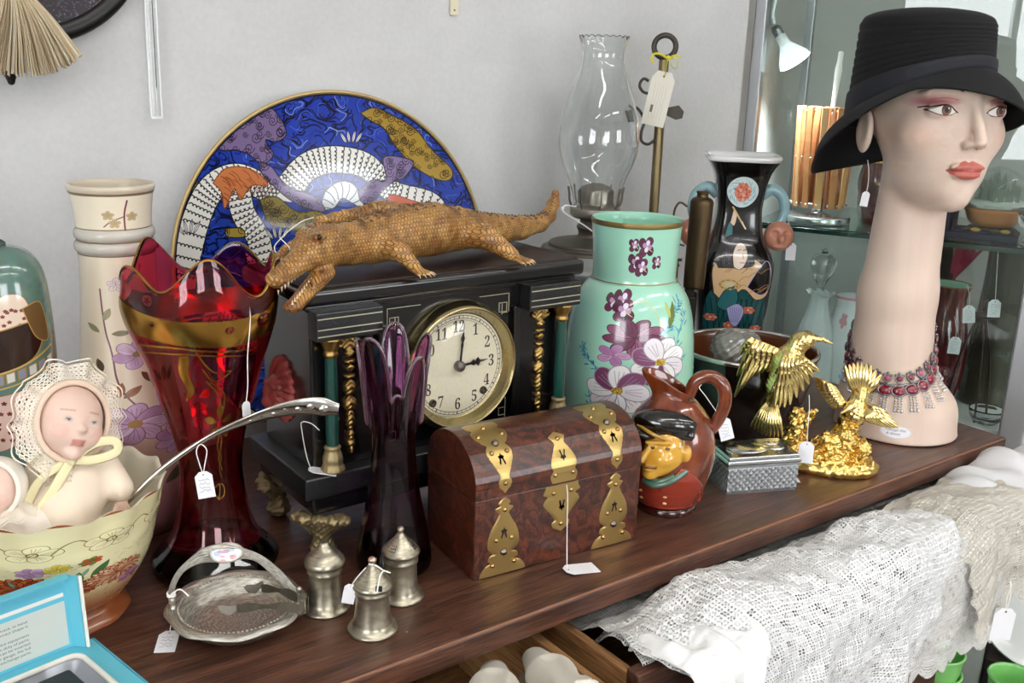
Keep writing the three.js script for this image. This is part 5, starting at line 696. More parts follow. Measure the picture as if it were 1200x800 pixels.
  part('leaves', merge(leafG), gold, o, 'small gilt leaves').userData.kind = 'stuff';
}
// ---------------------------------------------------------------- long necked display head, hat, necklace
const BUST = [1.607, T, -0.947], bustTurn = towardViewer(1.607, -0.947);
{
  const o = thing('mannequin_bust', 'long necked flesh coloured mannequin bust with painted face and oval sticker', 'mannequin', BUST, bustTurn);
  const yaw = 0.56, hs = 1.40, hc = [-0.020, 0.578, -0.012], cy = cos(yaw), sy = sin(yaw);
  const toHead = (x, y, z) => { const px = (x - hc[0]) / hs, py = (y - hc[1]) / hs, pz = (z - hc[2]) / hs; return [px * cy - pz * sy, py, px * sy + pz * cy]; };
  const sdf = (x, y, z) => {
    let d = dEll(x, y, z, [-0.008, -0.03, 0.0], [0.112, 0.135, 0.105]); d = Math.max(d, 0.0015 - y); d = smin(d, dEll(x, y, z, [-0.006, 0.045, 0], [0.1, 0.065, 0.088]), 0.02);
    d = smin(d, dCap(x, y, z, [-0.03, 0.07, -0.012], [-0.034, 0.25, -0.016], 0.078, 0.0655), 0.035); d = smin(d, dCap(x, y, z, [-0.034, 0.25, -0.016], [-0.03, 0.46, -0.022], 0.0655, 0.057), 0.02);
    if (y > 0.36) {
      const [hx, hy, hz] = toHead(x, y, z), ax = Math.abs(hx);
      let h = dEll(hx, hy, hz, [0, 0.03, -0.012], [0.076, 0.092, 0.092]); h = smin(h, dEll(hx, hy, hz, [0, -0.035, 0.022], [0.0595, 0.086, 0.07]), 0.025); h = smin(h, dEll(hx, hy, hz, [0, -0.078, 0.03], [0.038, 0.034, 0.052]), 0.022); h = smin(h, dEll(hx, hy, hz, [0, -0.102, 0.070], [0.0155, 0.014, 0.0145]), 0.022);
      h = smin(h, dEll(ax, hy, hz, [0.042, -0.03, 0.05], [0.02, 0.019, 0.02]), 0.022); h = smin(h, dCap(ax, hy, hz, [0, 0.022, 0.082], [0.045, 0.024, 0.066], 0.009, 0.009), 0.016);
      h = smax(h, -dEll(ax, hy, hz, [0.034, 0.001, 0.096], [0.019, 0.0105, 0.013]), 0.012); h = smin(h, dEll(ax, hy, hz, [0.0335, -0.001, 0.0705], [0.0155, 0.0115, 0.0142]), 0.003);
      h = smin(h, dCap(ax, hy, hz, [0.02, 0.006, 0.084], [0.047, 0.0055, 0.074], 0.0024, 0.0022), 0.004);
      h = smin(h, dCap(hx, hy, hz, [0, 0.014, 0.084], [0, -0.034, 0.1085], 0.0054, 0.007), 0.0095); h = smin(h, dEll(ax, hy, hz, [0.008, -0.0375, 0.097], [0.0056, 0.005, 0.008]), 0.005);
      h = smin(h, dEll(ax, hy, hz, [0.008, -0.0635, 0.0905], [0.0135, 0.0046, 0.0072]), 0.0045); h = smin(h, dEll(hx, hy, hz, [0, -0.0722, 0.09], [0.0175, 0.0058, 0.008]), 0.004); h = smax(h, -dCap(ax, hy, hz, [0, -0.0682, 0.1], [0.022, -0.0688, 0.09], 0.0012, 0.0008), 0.002);
      let e = dEll(ax, hy, hz, [0.078, -0.03, -0.012], [0.0072, 0.027, 0.0165]); e = smax(e, -dEll(ax, hy, hz, [0.087, -0.026, -0.008], [0.006, 0.02, 0.011]), 0.004); h = smin(h, e, 0.006);
      h *= hs; const top = y - (0.594 + 0.36 * (x + 0.045) + 0.27 * (z + 0.018)); if (top > -0.045) h = smax(h, lerp(-0.02, Math.hypot(x + 0.045, z + 0.018) - 0.1085, sstep(-0.036, -0.016, top)), 0.004); d = smin(d, h, 0.016);
    }
    return d;
  };
  const skin = canvas(1024, 1024, (g, w, h) => {
    g.fillStyle = '#dcc4b4'; g.fillRect(0, 0, w, h); const X = (x) => (x + 0.1) / 0.2 * w, Y = (y) => h * (1 - (y + 0.13) / 0.2), R = rng(2);
    for (let i = 0; i < 500; i++) { g.fillStyle = R() < 0.5 ? 'rgba(228,208,192,.2)' : 'rgba(200,172,152,.12)'; g.beginPath(); g.arc(R() * w, R() * h, 6 + R() * 30, 0, 7); g.fill(); }
    const soft = (x, y, rx, ry, col) => { g.save(); g.translate(X(x), Y(y)); g.scale(rx * w / 0.2, ry * h / 0.2); const gr = g.createRadialGradient(0, 0, 0, 0, 0, 1); gr.addColorStop(0, col); gr.addColorStop(1, col.replace(/[\d.]+\)$/, '0)')); g.fillStyle = gr; g.beginPath(); g.arc(0, 0, 1, 0, 7); g.fill(); g.restore(); };
    for (const s of [-1, 1]) { // painted make-up: rouge and eye shadow, eyes, lashes, brows
      soft(s * 0.05, -0.03, 0.024, 0.018, 'rgba(214,150,126,.35)'); soft(s * 0.036, 0.0105, 0.024, 0.008, 'rgba(176,88,92,.7)'); soft(s * 0.049, 0.008, 0.016, 0.008, 'rgba(140,62,76,.6)');
      const E = (x, y) => [X(s * x), Y(y)]; blob(g, [E(0.0195, -0.002), E(0.026, 0.0035), E(0.034, 0.0055), E(0.043, 0.003), E(0.049, -0.0005), E(0.042, -0.0045), E(0.033, -0.006), E(0.025, -0.005)], '#eee9e4', '#5a3a34', 3);
      g.save(); g.beginPath(); [[0.0195, -0.002], [0.026, 0.0035], [0.034, 0.0055], [0.043, 0.003], [0.049, -0.0005], [0.042, -0.0045], [0.033, -0.006], [0.025, -0.005]].forEach((p, i) => (i ? g.lineTo(...E(...p)) : g.moveTo(...E(...p)))); g.closePath(); g.clip();
      const ix = s * 0.034 + 0.0015; g.fillStyle = '#6a4434'; g.beginPath(); g.arc(X(ix), Y(0.0), 0.0062 / 0.2 * w, 0, 7); g.fill(); g.fillStyle = '#8a604a'; g.beginPath(); g.arc(X(ix), Y(-0.001), 0.0045 / 0.2 * w, 0, 7); g.fill(); g.fillStyle = '#140c0a'; g.beginPath(); g.arc(X(ix), Y(0.0), 0.003 / 0.2 * w, 0, 7); g.fill(); g.fillStyle = '#fff'; g.beginPath(); g.arc(X(ix + 0.0022), Y(0.002), 4, 0, 7); g.fill(); g.restore();
      stroke(g, [E(0.0185, -0.0025), E(0.026, 0.0042), E(0.034, 0.0064), E(0.043, 0.0045), E(0.053, 0.0016)], '#2c1a1c', 7); stroke(g, [E(0.024, -0.0055), E(0.033, -0.0068), E(0.043, -0.005), E(0.05, -0.0008)], '#7a5048', 3);
      stroke(g, [E(0.018, 0.021), E(0.03, 0.0275), E(0.043, 0.028), E(0.057, 0.022)], '#5a3e34', 8); stroke(g, [E(0.02, 0.0115), E(0.033, 0.0145), E(0.046, 0.011)], 'rgba(130,66,66,.6)', 5);
    }
    blob(g, [[-0.0235, -0.0678], [-0.013, -0.0598], [-0.005, -0.0562], [0, -0.058], [0.005, -0.0562], [0.013, -0.0598], [0.0235, -0.0678], [0.012, -0.0755], [0, -0.0785], [-0.012, -0.0755]].map(([x, y]) => [X(x), Y(y)]), '#c0655a'); stroke(g, [[-0.022, -0.068], [-0.008, -0.0675], [0, -0.0688], [0.008, -0.0675], [0.022, -0.068]].map(([x, y]) => [X(x), Y(y)]), '#8a3c38', 4);
    for (const s of [-1, 1]) { g.fillStyle = '#8a5a4c'; g.beginPath(); g.ellipse(X(s * 0.0062), Y(-0.0425), 9, 5, 0, 0, 7); g.fill(); }
  });
  const geo = nets(sdf, [-0.16, -0.006, -0.17], [0.14, 0.70, 0.15], 0.0031, { uv: (x, y, z) => { const [hx, hy, hz] = toHead(x, y, z); return [hz < 0.01 ? (hx < 0 ? 0.01 : 0.99) : clamp((hx + 0.1) / 0.2, 0.01, 0.99), clamp((hy + 0.13) / 0.2, 0.01, 0.99)]; } });
  part('body', geo, new THREE.MeshPhysicalMaterial({ map: skin, roughness: 0.42, clearcoat: 0.15, clearcoatRoughness: 0.35, side: THREE.DoubleSide }), o);
  const st = canvas(512, 256, (g, w, h) => { g.fillStyle = '#eceaf0'; g.fillRect(0, 0, w, h); g.strokeStyle = '#c9c6d0'; g.lineWidth = 6; g.beginPath(); g.ellipse(256, 128, 246, 118, 0, 0, 7); g.stroke(); g.fillStyle = '#3a3a48'; g.font = 'italic 62px serif'; g.textAlign = 'center'; g.fillText('Vintage Hat', 250, 112); g.fillText('& Shoes', 220, 186); });
  const sz = (x, y) => { let z = 0.15; for (let i = 0; i < 300 && sdf(x, y, z) > 0.0006; i++) z -= 0.0006; return z; };
  const sg = grid(24, 12, (u, v) => { const a = (u - 0.5) * 2, b = (v - 0.5) * 2, k = Math.sqrt(Math.max(0, 1 - b * b)), x = -0.004 + a * k * 0.026, y = 0.024 + b * 0.0115; return [x, y, sz(x, y)]; }); { const p = sg.attributes.position, u = sg.attributes.uv; for (let i = 0; i < p.count; i++) u.setXY(i, (p.getX(i) + 0.03) / 0.052, (p.getY(i) - 0.0125) / 0.023); }
  part('sticker', sg, new THREE.MeshStandardMaterial({ map: st, roughness: 0.5, side: THREE.DoubleSide }), o, 'white oval paper sticker with script');
  // hat
  const h = thing('black_hat', 'black felt hat with stitched crown, navy ribbon band and drooping brim', 'hat', BUST, bustTurn);
  const felt = mat('#0b0b0e', 0.95, 0, { sheen: 0.35, sheenRoughness: 0.6, sheenColor: C('#2a2c36') }), HX = -0.045, HZ = -0.018, basePlane = (x, z) => 0.594 + 0.36 * x + 0.27 * z;
  // rows run from the tilted head opening (t = 0) to the level top edge (t = 1)
  const row = (a, t, r) => { const k = 1 + 0.03 * cos(2 * a), x = r * k * sin(a), z = r * k * cos(a); return [x + HX, lerp(basePlane(x, z), 0.716, t), z + HZ]; };
  const crownRows = [[-0.02, 0.118]]; for (let k = 0; k < 8; k++) { const t = 0.27 + k * 0.091, r = 0.119 - t * 0.007; crownRows.push([t, r - 0.0012], [t + 0.03, r], [t + 0.07, r], [t + 0.088, r - 0.0016]); }
  const crownG = grid(120, crownRows.length - 1, (u, v) => { const [t, r] = crownRows[Math.round(v * (crownRows.length - 1))]; return row((u - 0.5) * 2 * PI, t, r); }, true);
  part('crown', merge([crownG, lathe(spline([[0.1105, 0.715], [0.1065, 0.7235], [0.098, 0.7285], [0.08, 0.734], [0.04, 0.7395], [0.0005, 0.7405]], 24), { seg: 120, warp: (r, y, a) => [r * (1 + 0.03 * cos(2 * a)), y] }).translate(HX, 0, HZ)]), felt, h, 'black felt crown with rows of stitching');
  const bandRows = [[-0.06, 0.1185], [-0.05, 0.1212], [0.04, 0.1222], [0.11, 0.1212], [0.13, 0.122], [0.24, 0.121], [0.26, 0.118]];
  part('ribbon_band', grid(120, 6, (u, v) => { const [t, r] = bandRows[Math.round(v * 6)]; return row((u - 0.5) * 2 * PI, t, r); }, true), mat('#12141f', 0.7, 0, { sheen: 0.4, sheenColor: C('#2c3048'), sheenRoughness: 0.5 }), h, 'dark navy grosgrain ribbon');
  const brim = (off) => grid(120, 14, (u, v) => { const a = (u - 0.5) * 2 * PI, s = sin(a), c = cos(a), w = c > 0 ? lerp(0.062, s < 0 ? 0.102 : 0.092, Math.pow(Math.abs(s), 1.4)) : lerp(s < 0 ? 0.102 : 0.092, 0.085, -c), droop = c > 0 ? lerp(0.22, s < 0 ? 1.12 : 0.86, Math.pow(Math.abs(s), 1.3)) : lerp(s < 0 ? 1.12 : 0.86, 0.95, -c), p = row(a, -0.04, 0.1195), q = v * w, d = droop * (0.5 + 0.5 * v); return [p[0] + s * q * cos(d), p[1] - q * sin(d) + off, p[2] + c * q * cos(d)]; }, true);
  part('brim', merge([brim(0.0012), brim(-0.0016)]), felt, h, 'wide drooping brim');
  const edge = [], bp = brim(0).attributes.position; for (let k = 0; k < 120; k++) edge.push([bp.getX(14 * 121 + k), bp.getY(14 * 121 + k), bp.getZ(14 * 121 + k)]);
  part('brim_edge', sweep(edge, 0.0021, { n: 160, seg: 8, closed: true }), felt, h);
  // earring string and tag is a ticket of its own (see tags); necklace
  const nk = thing('necklace', 'silver collar necklace with red stones and bead fringe on the mannequin', 'necklace', BUST, bustTurn);
  const silver = mat('#8b8a8c', 0.25, 1), ruby = mat('#8e0c30', 0.08, 0, { clearcoat: 1, clearcoatRoughness: 0.02, transmission: 0.25, thickness: 0.01 }), bead = mat('#d9d7d8', 0.2, 0.6), pale = mat('#b25070', 0.12, 0, { clearcoat: 1 });
  const surf = (a, y) => { const cx = -0.026, cz = -0.008; let r = 0.16; for (let i = 0; i < 220 && sdf(cx + sin(a) * r, y, cz + cos(a) * r) > 0.0035; i++) r -= 0.0006; return [cx + sin(a) * r, y, cz + cos(a) * r]; };
  const place = (m, p, a, tiltX) => { m.position.set(...p); m.rotation.set(tiltX, a, 0, 'YXZ'); };
  const gem = ball(0.0104, 0, 0, 0, 1.15, 0.85, 0.5, 16), gemS = ball(0.0056, 0, 0, 0, 1, 1, 0.7, 12), set = new THREE.TorusGeometry(0.0116, 0.0018, 8, 24); set.scale(1.05, 0.82, 1); const setS = merge([new THREE.TorusGeometry(0.0062, 0.0016, 8, 20), ball(0.003, 0, 0.009, 0), ball(0.0026, -0.006, 0.006, 0), ball(0.0026, 0.006, 0.006, 0), ball(0.0022, 0, -0.0085, 0)]);
  const N = 19; for (let k = 0; k < N; k++) {
    const t = k / (N - 1) * 2 - 1, a = t * 2.35 - 0.05, front = cos(a * 0.72), yb = 0.175 - 0.083 * front, tl = -0.55 * front;
    place(part('stone_setting', set, silver, nk), surf(a, yb), a, tl); place(part('stone', gem, ruby, nk, 'oval red stone'), surf(a, yb), a, tl);
    place(part('small_setting', setS, silver, nk), surf(a, yb + 0.0195), a, tl * 0.7); place(part('small_stone', gemS, k % 3 ? ruby : pale, nk, 'round red stone'), surf(a, yb + 0.0195), a, tl * 0.7);
    for (const da of [-0.055, 0, 0.055]) { const L = []; for (let j = 0; j < 6; j++) { const p = surf(a + da, Math.max(0.004, yb - 0.011 - j * 0.0042)); L.push(ball(j === 5 ? 0.0027 : 0.0019, ...p, 1, 1, 1, 8)); } part('bead_fringe', merge(L), bead, nk); }
    const p0 = surf(a, yb + 0.008), p1 = surf(a + 2 * 2.35 / (N - 1), 0.175 - 0.083 * cos((a + 2 * 2.35 / (N - 1)) * 0.72) + 0.008); if (k < N - 1) part('link', sweep([p0, surf(a + 2.35 / (N - 1), (p0[1] + p1[1]) / 2 + 0.001), p1], 0.002, { n: 8, seg: 6 }), silver, nk);
  }
}
// ---------------------------------------------------------------- flowered bowl, two dolls, ladle
{
  const o = thing('flowered_bowl', 'large cream footed bowl with embossed rim and painted chrysanthemums holding dolls', 'bowl', [0.196, T, -1.114], towardViewer(0.196, -1.114));
  const H = 0.158, art = canvas(2048, 1024, (g, w, h) => {
    const Y = (m) => h * (1 - m / H), R = rng(14); g.fillStyle = '#e6dcae'; g.fillRect(0, 0, w, h); const gr = g.createLinearGradient(0, Y(0.075), 0, Y(0.02)); gr.addColorStop(0, 'rgba(176,96,54,0)'); gr.addColorStop(0.55, 'rgba(166,92,52,.75)'); gr.addColorStop(1, '#96502c'); g.fillStyle = gr; g.fillRect(0, Y(0.08), w, h);
    for (let i = 0; i < 9; i++) { const x = i / 9 * w + 40; petalFlower(g, x, Y(0.128), 88, 5, ['#ece3b8', '#e9dfb0'], '#8a7440', null, i, 0.8, 0.52); g.strokeStyle = '#7a6434'; g.lineWidth = 6; g.beginPath(); g.arc(x, Y(0.128), 16, 0, 7); g.stroke(); stroke(g, [[x + 50, Y(0.125)], [x + 110, Y(0.142)], [x + 170, Y(0.13)]], '#8a7440', 6); }
    for (let i = 0; i < 520; i++) { const x = R() * w, y = Y(0.06 + R() * 0.05); stroke(g, [[x, y], [x + 8 + R() * 10, y - 6 + R() * 10]], `rgba(138,118,88,${0.3 + R() * 0.4})`, 3); }
    const mum = (x, y, r, c) => { for (let k = 3; k >= 1; k--) petalFlower(g, x, y, r * (0.45 + k * 0.18), 13 + k * 3, c, '#6a2a14', null, k, 0.7, 0.17); };
    for (const q of [-820, 0, 820]) {
      const X = (x) => w / 2 + x + q;
      for (const [x, m, L, W, a] of [[-250, 0.076, 120, 34, -1.2], [-200, 0.074, 110, 34, -0.6], [90, 0.084, 130, 40, 0.5], [130, 0.076, 120, 44, 1.2], [40, 0.078, 120, 40, 0.1], [-330, 0.066, 130, 40, -1.5]]) leafStroke(g, X(x), Y(m), L, W, a, R() < 0.5 ? '#3f6a38' : '#55803c', '#24401f');
      mum(X(-120), Y(0.084), 130, ['#c4572a', '#d87038', '#a8401e']); mum(X(20), Y(0.074), 110, ['#b9623a', '#8a3c20', '#d08048']); mum(X(190), Y(0.08), 120, ['#d8a07c', '#c4785a', '#e0b890']); mum(X(-320), Y(0.07), 110, ['#7a2c1c', '#a8442a']);
      for (const [x, m, r, c] of [[-90, 0.104, 50, ['#b58ab8', '#c9a4cc']], [-10, 0.106, 44, ['#dfc64c', '#e8d66a']], [90, 0.107, 40, ['#c0502c', '#6a8a3a']], [260, 0.066, 60, ['#a86a92', '#c28ab0']]]) petalFlower(g, X(x), Y(m), r, 7, c, '#6a5030', null, x, 0.85, 0.4);
      for (const [x, m] of [[30, 0.087], [60, 0.09], [-50, 0.082], [-150, 0.085], [-20, 0.08]]) leafStroke(g, X(x), Y(m), 60, 16, R() * 2 - 1, '#8aae9a', '#4a6a50');
    }
    for (let i = 0; i < 900; i++) { const x = R() * w, y = Y(0.01 + R() * 0.05); stroke(g, [[x, y], [x + (R() - 0.5) * 26, y - 26 * R()]], `rgba(96,44,22,${0.15 + R() * 0.2})`, 3); }
  });
  const warp = (r, y, a) => { const k = sstep(0.11, H, y); return [r * (1 + 0.014 * k * sin(a * 14)), y + 0.003 * k * sin(a * 14 + 1.2)]; };
  part('body', uvByHeight(lathe(spline([[0.057, 0.018], [0.066, 0.026], [0.083, 0.046], [0.099, 0.078], [0.1085, 0.115], [0.1145, 0.14], [0.1195, H]], 46), { seg: 168, warp: (r, y, a) => { const q = warp(r, y, a), k = sstep(0.1, 0.118, y) * (1 - sstep(0.14, 0.152, y)); return [q[0] + k * 0.0022 * Math.max(0, sin(a * 9) * sin(y * 130)), q[1]]; } }), 0, H), GLAZE(art, { roughness: 0.25 }), o);
  part('inside', lathe(spline([[0.1195, H], [0.1175, H + 0.0012], [0.1135, H - 0.008], [0.104, 0.11], [0.092, 0.075], [0.06, 0.035], [0.0005, 0.028]], 40), { seg: 168, warp }), mat('#e9dfc8', 0.3, 0, { clearcoat: 0.6 }), o, 'cream glazed inside');
  part('foot', lathe(spline([[0.0005, 0.0], [0.066, 0.0], [0.069, 0.003], [0.066, 0.008], [0.058, 0.014], [0.0565, 0.02]], 20), { seg: 96, warp: (r, y, a) => [r * (1 + 0.012 * sin(a * 10)), y] }), mat('#9c5730', 0.28, 0, { clearcoat: 0.7 }), o, 'brown glazed foot');
  const tv = towardViewer(0.196, -1.114), bowlY = T;
  const bisque = (seed) => (x, y, z) => '#e0bba8';
  const dollHead = (s, turn) => nets((x, y, z) => {
    let d = dEll(x, y, z, [0, 0.002, 0], [0.032, 0.034, 0.031]); d = smin(d, dEll(x, y, z, [0, -0.012, 0.012], [0.024, 0.02, 0.02]), 0.01); const ax = Math.abs(x); d = smin(d, dEll(ax, y, z, [0.014, -0.012, 0.02], [0.011, 0.01, 0.01]), 0.008); d = smin(d, dEll(x, y, z, [0, -0.008, 0.0325], [0.0042, 0.0042, 0.005]), 0.004); d = smax(d, -dEll(ax, y, z, [0.0125, 0.0005, 0.036], [0.0065, 0.0038, 0.0062]), 0.005); d = smin(d, dEll(ax, y, z, [0.0118, 0.0, 0.0268], [0.005, 0.0038, 0.004]), 0.0015); d = smin(d, dEll(x, y, z, [0, -0.0185, 0.0305], [0.006, 0.0022, 0.003]), 0.002); d = smin(d, dEll(x, y, z, [0, -0.0225, 0.0295], [0.0045, 0.0022, 0.003]), 0.002); d = smin(d, dEll(x, y, z, [0, -0.031, 0.022], [0.009, 0.006, 0.008]), 0.006); return d;
  }, [-0.04, -0.045, -0.04], [0.04, 0.042, 0.044], 0.0016, { color: (x, y, z) => { if (z > 0.02) { const ax = Math.abs(x), e = Math.hypot((ax - 0.012) / 0.0042, (y - 0.0) / 0.0026); if (e < 0.55) return '#5a5a60'; if (e < 1) return '#cdbcb4'; if (Math.abs(y - 0.0085) < 0.0011 && ax > 0.006 && ax < 0.019) return '#c99f88'; if (Math.abs(y + 0.0205) < 0.0034 && ax < 0.006) return '#c48478'; const c = Math.hypot(ax - 0.018, y + 0.012); if (c < 0.007) return '#e3bbac'; } return '#e3c3b4'; } }).scale(s, s, s);
  const skinM = new THREE.MeshPhysicalMaterial({ vertexColors: true, roughness: 0.55, side: THREE.DoubleSide }), bare = mat('#e0bdac', 0.55);
  const cloth = mat('#ead9c4', 0.95, 0, { sheen: 0.3 }), laceHole = canvas(512, 256, (g, w, h) => { g.fillStyle = '#000'; g.fillRect(0, 0, w, h); const R = rng(7); g.strokeStyle = '#fff'; for (let i = 0; i < 34; i++) { const x = i * 16, y = 40 + 20 * (i % 2); for (const [yy, r] of [[60, 20], [110, 18], [160, 19], [205, 17]]) { g.lineWidth = 6; g.beginPath(); g.arc(x + (R() - 0.5) * 6, yy + (i % 2) * 20, r * 0.75, 0, 7); g.stroke(); g.lineWidth = 3; g.beginPath(); g.moveTo(x - 14, yy + 14); g.lineTo(x + 14, yy - 12); g.moveTo(x - 14, yy - 12); g.lineTo(x + 14, yy + 14); g.stroke(); } } g.fillStyle = '#fff'; g.fillRect(0, 0, w, 14); g.fillRect(0, 240, w, 16); }, false, [5, 1]);
  const lace = new THREE.MeshPhysicalMaterial({ color: C('#efe4d4'), roughness: 0.95, alphaMap: laceHole, alphaTest: 0.4, side: THREE.DoubleSide });
  const tapeB = mat('#e9e0b4', 0.6, 0, { sheen: 0.5 });
  { // larger doll in a lace bonnet
    const d = thing('doll', 'bisque baby doll in a lace bonnet and cream gown with yellow ribbon bow', 'doll', [0.196, T + 0.06, -1.114], tv);
    const body = nets((x, y, z) => { let e = dEll(x, y, z, [0.022, 0.115, 0.012], [0.036, 0.04, 0.026]); e = smin(e, dCap(x, y, z, [0.018, 0.1, 0.02], [0.006, 0.07, 0.052], 0.04, 0.034), 0.02); e = smin(e, dCap(x, y, z, [0.05, 0.125, 0.012], [0.066, 0.094, 0.03], 0.017, 0.0165), 0.01); e = smin(e, dCap(x, y, z, [-0.01, 0.125, 0.014], [-0.016, 0.095, 0.04], 0.015, 0.014), 0.01); return e + 0.0011 * sin(x * 260 + y * 60) * sstep(0.12, 0.06, y); }, [-0.06, 0.01, -0.04], [0.1, 0.17, 0.1], 0.0024);
    part('gown', body, cloth, d, 'cream cotton gown'); part('yoke_seam', sweep([[-0.012, 0.104, 0.05], [0.008, 0.1, 0.05], [0.03, 0.1, 0.044], [0.05, 0.106, 0.034]], 0.0012, { n: 16, seg: 6 }), mat('#d8c4aa', 0.9), d);
    const hd = new THREE.Group(); hd.name = 'head'; hd.position.set(0.020, 0.177, 0.022); hd.rotation.set(-0.30, 0.42, -0.26); d.add(hd);
    part('face', dollHead(1.14), skinM, hd, 'bisque baby face with a sulky mouth');
    part('bonnet', lathe(spline([[0.039, 0.016], [0.041, 0.002], [0.0395, -0.014], [0.033, -0.032], [0.016, -0.041], [0.0005, -0.043]], 20), { seg: 60 }).rotateX(PI / 2).scale(1.02, 1.08, 1), cloth, hd); part('bonnet_band', new THREE.TorusGeometry(0.0388, 0.0032, 10, 60).scale(1, 1.08, 1).translate(0, 0, 0.016), mat('#e6cdb8', 0.8), hd, 'pinkish ribbon edge');
    part('lace_frill', grid(160, 8, (u, v) => { const a = u * 2 * PI, r = 0.0395 + v * 0.0235, z = 0.014 - v * 0.008 + 0.006 * v * sin(a * 15) + 0.003 * v * sin(a * 7); return [r * sin(a), r * cos(a) * 1.08 + 0.0035 * v * sin(a * 9), z]; }, true), lace, hd, 'wide ruffled lace frill');
    part('bow', merge([sweep([[0.022, 0.145, 0.052], [0.045, 0.158, 0.05], [0.066, 0.156, 0.046], [0.067, 0.145, 0.047], [0.045, 0.14, 0.051], [0.024, 0.143, 0.053]], 0.0055, { n: 24, seg: 8, flat: 0.2 }), sweep([[0.02, 0.145, 0.052], [0.0, 0.15, 0.052], [-0.012, 0.142, 0.05], [0.0, 0.136, 0.053], [0.02, 0.143, 0.054]], 0.0055, { n: 20, seg: 8, flat: 0.2 }), sweep([[0.02, 0.144, 0.054], [0.008, 0.126, 0.058], [-0.008, 0.104, 0.06], [-0.02, 0.09, 0.06]], 0.0055, { n: 20, seg: 8, flat: 0.16 }), sweep([[0.018, 0.144, 0.054], [-0.008, 0.13, 0.056], [-0.022, 0.11, 0.055], [-0.03, 0.085, 0.055]], 0.005, { n: 20, seg: 8, flat: 0.16 }), ball(0.0055, 0.021, 0.144, 0.054)]), tapeB, d, 'pale yellow ribbon bow');
    for (const [x, y, z, a] of [[0.067, 0.078, 0.038, 0.3], [-0.015, 0.082, 0.052, -0.4]]) part('hand', nets((X, Y, Z) => { let e = dEll(X, Y, Z, [0, 0, 0], [0.0075, 0.0062, 0.0055]); for (let k = 0; k < 4; k++) e = smin(e, dCap(X, Y, Z, [-0.0052 + k * 0.0035, -0.003, 0.003], [-0.006 + k * 0.004, -0.0092 + Math.abs(k - 1.5) * 0.001, 0.005], 0.0021, 0.0017), 0.0012); return smin(e, dCap(X, Y, Z, [-0.006, 0.001, 0.002], [-0.0105, -0.003, 0.005], 0.0024, 0.0018), 0.0015); }, [-0.016, -0.016, -0.009], [0.012, 0.01, 0.012], 0.0009).rotateZ(a).translate(x, y, z), bare, d);
  }
  { // smaller doll beside it
    const d = thing('doll', 'smaller bisque doll in a white cap and lace collar beside the bonneted doll', 'doll', [0.196, T + 0.06, -1.114], tv);
    part('gown', nets((x, y, z) => { let e = dCap(x, y, z, [-0.055, 0.088, 0.05], [0.002, 0.07, 0.066], 0.024, 0.02); e = smin(e, dEll(x, y, z, [-0.04, 0.06, 0.055], [0.04, 0.025, 0.03]), 0.015); return e + 0.0009 * sin(x * 300); }, [-0.1, 0.02, 0.0], [0.035, 0.125, 0.105], 0.0024), mat('#efe6da', 0.95), d, 'white lawn gown');
    part('collar', grid(60, 6, (u, v) => { const a = u * 2 * PI, r = 0.018 + v * 0.018; return [-0.048 + r * sin(a), 0.108 - v * 0.01 + 0.003 * v * sin(a * 11), 0.056 + r * cos(a)]; }, true), lace, d, 'lace collar');
    const hd = new THREE.Group(); hd.name = 'head'; hd.position.set(-0.055, 0.125, 0.052); hd.rotation.set(-0.2, -0.35, 0.1); d.add(hd);
    part('face', dollHead(0.86), skinM, hd, 'bisque baby face'); part('cap', lathe(spline([[0.0295, 0.012], [0.0315, 0.0], [0.030, -0.014], [0.024, -0.026], [0.01, -0.031], [0.0005, -0.0325]], 18), { seg: 48 }).rotateX(PI / 2), mat('#f0e8dc', 0.95), hd, 'white knitted cap'); part('cap_frill', new THREE.TorusGeometry(0.0295, 0.003, 8, 48).translate(0, 0, 0.012), mat('#f0e8dc', 0.95), hd);
  }
  { // ladle leaning in the bowl
    const l = thing('silver_ladle', 'silver ladle with floral handle leaning out of the flowered bowl', 'ladle', [0.269, T + 0.141, -1.07]), P = [[-0.034, -0.036, -0.02], [0, 0, 0], [0.031, 0.031, 0.012], [0.083, 0.069, 0.035], [0.12, 0.085, 0.05], [0.152, 0.096, 0.067], [0.185, 0.1, 0.082], [0.212, 0.094, 0.092]], sil = mat('#cfcdc8', 0.2, 1);
    part('handle', sweep(P, (t) => 0.0036 + 0.008 * sstep(0.5, 0.9, t) - 0.004 * sstep(0.94, 1, t), { n: 70, seg: 14, flat: (t) => lerp(0.9, 0.32, sstep(0.3, 0.75, t)), up: [0.25, -0.2, 1] }), sil, l);
    part('floral_relief', merge([0, 1, 2, 3, 4, 5, 6].map((k) => { const t = 0.68 + k * 0.045, q = new THREE.CatmullRomCurve3(P.map((p) => V(...p)), false, 'centripetal').getPointAt(t); return ball(0.0024 + k * 0.0006, q.x, q.y + 0.001 * (k % 2 ? 1 : -1), q.z + 0.0016, 1.4, 1, 0.5, 10); })), sil, l, 'raised flowers at the handle end');
    part('bowl', nets((x, y, z) => { let d = Math.abs(dEll(x, y, z, [0, 0, 0], [0.03, 0.022, 0.03])) - 0.0014; return Math.max(d, y - 0.004); }, [-0.036, -0.028, -0.036], [0.036, 0.01, 0.036], 0.002).translate(-0.046, -0.05, -0.024), sil, l);
  }
}
